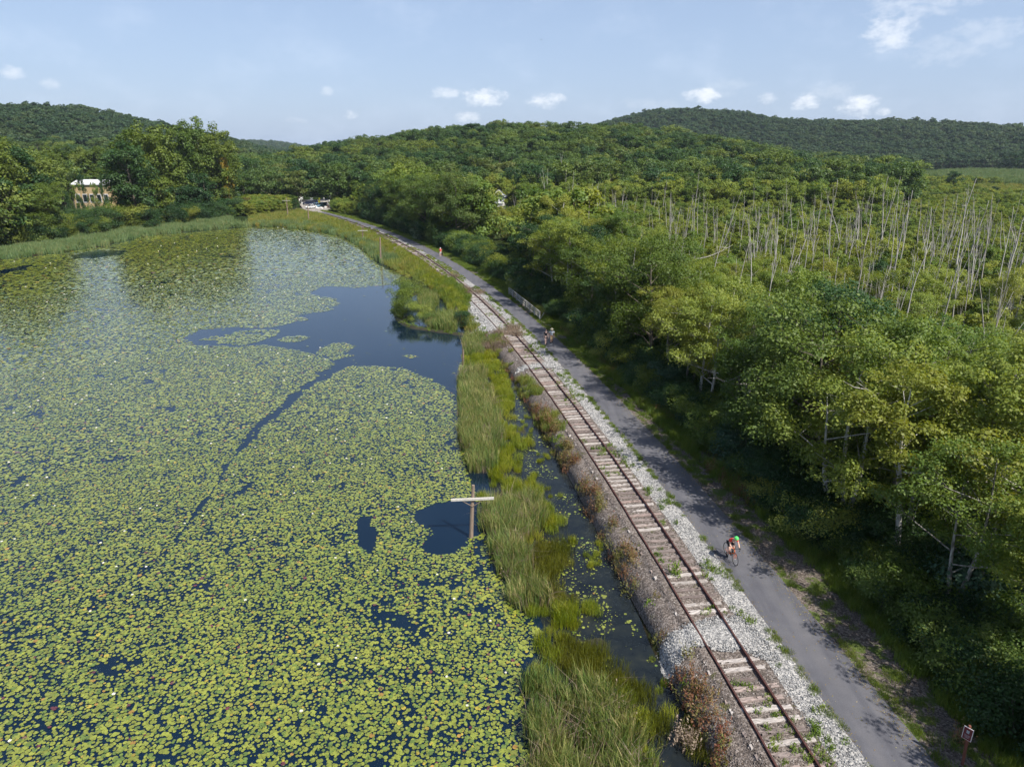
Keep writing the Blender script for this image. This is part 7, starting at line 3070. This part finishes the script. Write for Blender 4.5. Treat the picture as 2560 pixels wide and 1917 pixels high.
def dog():
    x, y = G(1105.3, 640.6, 1.0)
    root = empty('dog', (x, y, 1.0), D(200))
    tag(root, 'black dog walking beside the person in red on the far path', 'dog')
    j = [(0, 0.38, 0.56, 0.12), (0, 0.05, 0.57, 0.115), (0, -0.28, 0.58, 0.145), (0, -0.45, 0.66, 0.085), (0, -0.58, 0.78, 0.075), (0, -0.68, 0.77, 0.055), (0, -0.80, 0.73, 0.035)]
    b = [(0, 1), (1, 2), (2, 3), (3, 4), (4, 5), (5, 6)]

    def add(js, par):
        i = len(j)
        for n, q in enumerate(js):
            j.append(q)
            b.append((par if n == 0 else i + n - 1, i + n))
    for s in (-1, 1):
        sh = 0.06 * s
        add([(s * 0.09, -0.28, 0.44, 0.06), (s * 0.09, -0.26 + sh, 0.26, 0.032), (s * 0.09, -0.28 + sh, 0.04, 0.026)], 2)
        add([(s * 0.09, 0.34, 0.44, 0.075), (s * 0.09, 0.30 - sh, 0.30, 0.045), (s * 0.09, 0.44 - sh, 0.19, 0.026), (s * 0.09, 0.40 - sh, 0.03, 0.026)], 0)
        add([(s * 0.045, -0.60, 0.87, 0.020)], 4)
    add([(0, 0.52, 0.60, 0.03), (0, 0.68, 0.50, 0.018)], 0)
    skin_obj('body', j, b, simple('black_dog_fur', (0.015, 0.013, 0.012), 0.8), root)


dog()


# ------------------------------------------------------------------ the cyclist
def ring_obj(name, c, R, r, ax, mat, parent, n=36, m=8):
    mb = MB()
    vs, fs = [], []
    for i in range(n):
        t = 6.283185 * i / n
        d = Vector((0, math.cos(t), math.sin(t)))
        for k in range(m):
            q = 6.283185 * k / m
            vs.append(Vector(c) + d * (R + r * math.cos(q)) + Vector((1, 0, 0)) * r * math.sin(q))
    for i in range(n):
        for k in range(m):
            fs.append((i * m + k, ((i + 1) % n) * m + k, ((i + 1) % n) * m + (k + 1) % m, i * m + (k + 1) % m))
    mb.add(vs, fs)
    return mb.obj(name, mat, parent, smooth=True)


def cyclist():
    fx, fy = G(1836, 1411, 1.0)
    bx, by = G(1815.5, 1387, 1.0)
    # the heading follows the path
    dirv = Vector((fx - bx, fy - by, 0)).normalized()
    pd = Vector((float(path_x(fy) - path_x(fy + 2)), -2.0, 0)).normalized()
    dirv = (dirv * 0.35 + pd * 0.65).normalized()
    rz = math.atan2(dirv.x, -dirv.y)
    cx, cy = fx - dirv.x * 0.52, fy - dirv.y * 0.52
    bike = empty('bicycle', (cx, cy, 1.0), rz)     # rides towards local -Y
    tag(bike, 'orange road bicycle with drop handlebars under the green-helmeted rider', 'bicycle')
    orange = simple('orange_bike_paint', (0.75, 0.14, 0.015), 0.3, var=0.04)
    blk = simple('black_bike_parts', (0.015, 0.015, 0.016), 0.5)
    R = 0.34
    F, B = Vector((0, -0.52, R)), Vector((0, 0.50, R))
    for c, nm in ((F, 'front'), (B, 'rear')):
        w = ring_obj('wheel', c, R - 0.018, 0.010, 0, blk, bike)
        ring_obj('tyre', c, R - 0.004, 0.017, 0, TYRE, w)
        mb = MB()
        for k in range(20):
            t = 6.283 * k / 20
            mb.tube([c + Vector((0.02 * (-1)**k, 0, 0)), c + Vector((0, math.cos(t), math.sin(t))) * (R - 0.02)], 0.0018, 3, cap=False)
        mb.tube([c - Vector((0.05, 0, 0)), c + Vector((0.05, 0, 0))], 0.02, 8)
        mb.obj('spokes', GALV, w)
    bb, seat, head_t, head_b = Vector((0, 0.08, 0.28)), Vector((0, 0.22, 0.80)), Vector((0, -0.36, 0.82)), Vector((0, -0.40, 0.66))
    mb = MB()
    mb.tube([bb, seat], 0.016, 8)
    mb.tube([seat - Vector((0, 0.01, 0.04)), head_t], 0.017, 8)
    mb.tube([bb, head_b], 0.023, 8)
    mb.tube([head_t, head_b], 0.024, 8)
    for s in (-1, 1):
        mb.tube([bb + Vector((s * 0.03, 0, 0)), B + Vector((s * 0.06, 0, 0))], 0.011, 6)
        mb.tube([seat + Vector((s * 0.015, 0, -0.05)), B + Vector((s * 0.06, 0, 0))], 0.009, 6)
    mb.obj('frame', orange, bike, smooth=True)
    mb = MB()
    for s in (-1, 1):
        mb.tube([head_b, head_b + Vector((s * 0.05, -0.02, -0.04)), F + Vector((s * 0.055, 0, 0))], [0.024, 0.020, 0.013], 8)
    mb.obj('fork', orange, bike, smooth=True)
    mb = MB()
    mb.tube([seat, seat + Vector((0, 0.03, 0.14))], 0.014, 6)
    mb.box(seat + Vector((0, 0.02, 0.16)), (0.13, 0.14, 0.04))
    mb.box(seat + Vector((0, -0.10, 0.16)), (0.05, 0.16, 0.035))
    mb.obj('saddle', blk, bike)
    st = head_t + Vector((0, -0.07, 0.08))
    mb = MB()
    mb.tube([head_t, head_t + Vector((0, -0.01, 0.07)), st], 0.016, 6)
    mb.tube([st + Vector((-0.21, 0, 0)), st, st + Vector((0.21, 0, 0))], 0.014, 8)
    for s in (-1, 1):
        p = st + Vector((s * 0.21, 0, 0))
        mb.tube([p, p + Vector((0, -0.08, 0.005)), p + Vector((0, -0.11, -0.05)), p + Vector((0, -0.07, -0.12)), p + Vector((0, 0.0, -0.13))], 0.014, 6)
        mb.tube([p + Vector((0, -0.09, 0.01)), p + Vector((0, -0.12, 0.06))], 0.018, 6)
    mb.obj('handlebar', blk, bike, smooth=True)
    mb = MB()
    mb.tube([bb + Vector((0.05, 0, 0)), bb + Vector((0.062, 0, 0))], 0.10, 18)
    mb.bar(bb + Vector((0.07, 0, 0)), bb + Vector((0.07, -0.10, 0.13)), 0.02, 0.02)
    mb.bar(bb + Vector((-0.07, 0, 0)), bb + Vector((-0.07, 0.10, -0.13)), 0.02, 0.02)
    mb.box(bb + Vector((0.11, -0.10, 0.13)), (0.09, 0.07, 0.02))
    mb.box(bb + Vector((-0.11, 0.10, -0.13)), (0.09, 0.07, 0.02))
    mb.obj('crank', blk, bike)
    # rider
    rider = empty('person', (cx, cy, 1.0), rz)
    tag(rider, 'cyclist in red jersey, black shorts and bright green helmet leaning over the handlebars', 'person')
    hip = Vector((0, 0.20, 1.00))
    chest = Vector((0, -0.12, 1.27))
    neck = Vector((0, -0.25, 1.36))
    j = [(*hip, 0.135, 0.11), (0, 0.08, 1.15, 0.115, 0.095), (*chest, 0.15, 0.11), (*neck, 0.055), (0, -0.31, 1.43, 0.048)]
    b = [(0, 1), (1, 2), (2, 3), (3, 4)]

    def add(js, par):
        i = len(j)
        for n, q in enumerate(js):
            j.append(q)
            b.append((par if n == 0 else i + n - 1, i + n))
    kn = {1: Vector((0.11, -0.20, 0.80)), -1: Vector((-0.10, -0.06, 0.60))}
    ft = {1: bb + Vector((0.115, -0.06, 0.20)), -1: bb + Vector((-0.115, 0.14, -0.06))}
    for s in (-1, 1):
        add([(s * 0.10, 0.16, 0.96, 0.092), tuple(kn[s]) + (0.060,), (*(kn[s].lerp(ft[s], 0.4)), 0.053), (*ft[s], 0.033)], 0)
        el = Vector((s * 0.24, -0.27, 1.08))
        hd = st + Vector((s * 0.21, -0.03, 0.05))
        add([(s * 0.19, -0.17, 1.29, 0.058), tuple(el) + (0.040,), (*(el.lerp(hd, 0.55)), 0.036), (*hd, 0.026)], 2)
    skin_obj('body', j, b, SKIN, rider)
    tj = [(0, 0.20, 1.02, 0.145, 0.12), (0, 0.08, 1.16, 0.135, 0.112), (0, -0.12, 1.28, 0.17, 0.125), (0, -0.20, 1.33, 0.11, 0.09)]
    tb = [(0, 1), (1, 2), (2, 3)]
    for s in (-1, 1):
        i = len(tj)
        tj += [(s * 0.19, -0.17, 1.295, 0.075), (s * 0.217, -0.22, 1.185, 0.060)]
        tb += [(2, i), (i, i + 1)]
    skin_obj('jersey', tj, tb, cloth('red_jersey', (0.85, 0.045, 0.03)), rider)
    sj = [(0, 0.22, 0.99, 0.142, 0.12)]
    sb = []
    for s in (-1, 1):
        i = len(sj)
        a = Vector((s * 0.10, 0.15, 0.955))
        sj += [(*a, 0.104), (*(a.lerp(kn[s], 0.62)), 0.080)]
        sb += [(0, i), (i, i + 1)]
    skin_obj('shorts', sj, sb, BLK, rider)
    for s in (-1, 1):
        mb = MB()
        f = ft[s]
        mb.tube([f + Vector((0, 0.06, -0.05)), f + Vector((0, -0.03, -0.05)), f + Vector((0, -0.15, -0.065)), f + Vector((0, -0.19, -0.07))], [0.034, 0.046, 0.040, 0.02], 8)
        mb.tube([f + Vector((0, 0, -0.03)), f + Vector((0, 0, 0.09))], [0.040, 0.043], 8)
        mb.obj('shoe', blk, rider, smooth=True)
        hd = st + Vector((s * 0.21, -0.01, 0.06))
        hand(rider, hd, (0, -1, -0.25), (s * 1.0, 0, 0), blk, 1.0)
    hc = Vector((0, -0.40, 1.50))
    fw = Vector((0, -1, -0.25))
    ho, P = head(rider, hc, fw, SKIN, None)
    # helmet: ribbed green shell with dark vents
    grn = simple('green_helmet_shell', (0.10, 0.72, 0.16), 0.35, var=0.03)
    base = MB()
    base.ball((0, 0, 0), 1.0, 18, 12)
    mb = MB()
    vs = []
    for (x, y, z) in base.v:
        z2 = max(z, -0.02 + 0.25 * max(0, y) * 0)
        vs.append(P(x * 0.118, y * 0.145 - 0.008, 0.035 + z2 * 0.115))
    mb.add(vs, base.f)
    hm = mb.obj('helmet', grn, rider, smooth=True)
    for row, (n_, zz) in enumerate(((5, 0.62), (4, 0.86))):
        for q in range(n_):
            a = (q - (n_ - 1) / 2) * 0.52
            for fb in (1, -1):
                x = math.sin(a) * math.sqrt(1 - zz * zz)
                y_ = fb * math.cos(a) * math.sqrt(1 - zz * zz)
                v = MB()
                v.ball(P(x * 0.120, y_ * 0.147 - 0.008, 0.035 + zz * 0.118), (0.010, 0.020, 0.012), 6, 4)
                v.obj('vent', BLACK, hm)


cyclist()


def bird():
    d = px_dir(1353, 100)
    t = 160
    mb = MB()
    mb.ball((0, 0, 0), (0.10, 0.28, 0.09), 6, 5)
    mb.add([(0.05, 0.1, 0.02), (0.05, -0.12, 0.02), (0.55, -0.05, 0.16), (0.5, 0.06, 0.16)], [(0, 1, 2, 3)])
    mb.add([(-0.05, 0.1, 0.02), (-0.05, -0.12, 0.02), (-0.55, -0.05, 0.16), (-0.5, 0.06, 0.16)], [(0, 3, 2, 1)])
    tag(mb.obj('bird', BLACK, loc=(d[0] * t, d[1] * t, CAMZ + d[2] * t)), 'tiny dark bird high in the sky above the middle', 'bird')


bird()
print('done')


# ------------------------------------------------------------------ the air
def haze():
    m = bpy.data.materials.new('summer_haze')
    m.use_nodes = True
    nt = m.node_tree
    for n in list(nt.nodes):
        nt.nodes.remove(n)
    k = NT(nt)
    v = k.n('ShaderNodeVolumePrincipled')
    v.inputs['Color'].default_value = (0.70, 0.84, 1.0, 1)
    v.inputs['Density'].default_value = 0.000065
    v.inputs['Anisotropy'].default_value = 0.0
    o = k.n('ShaderNodeOutputMaterial')
    k.l(v.outputs[0], o.inputs['Volume'])
    mb = MB()
    mb.box((0, 1400, 89), (6800, 4400, 182))
    ob = mb.obj('haze', m)
    tag(ob, 'thin summer haze over the valley', None, None, 'stuff')


haze()
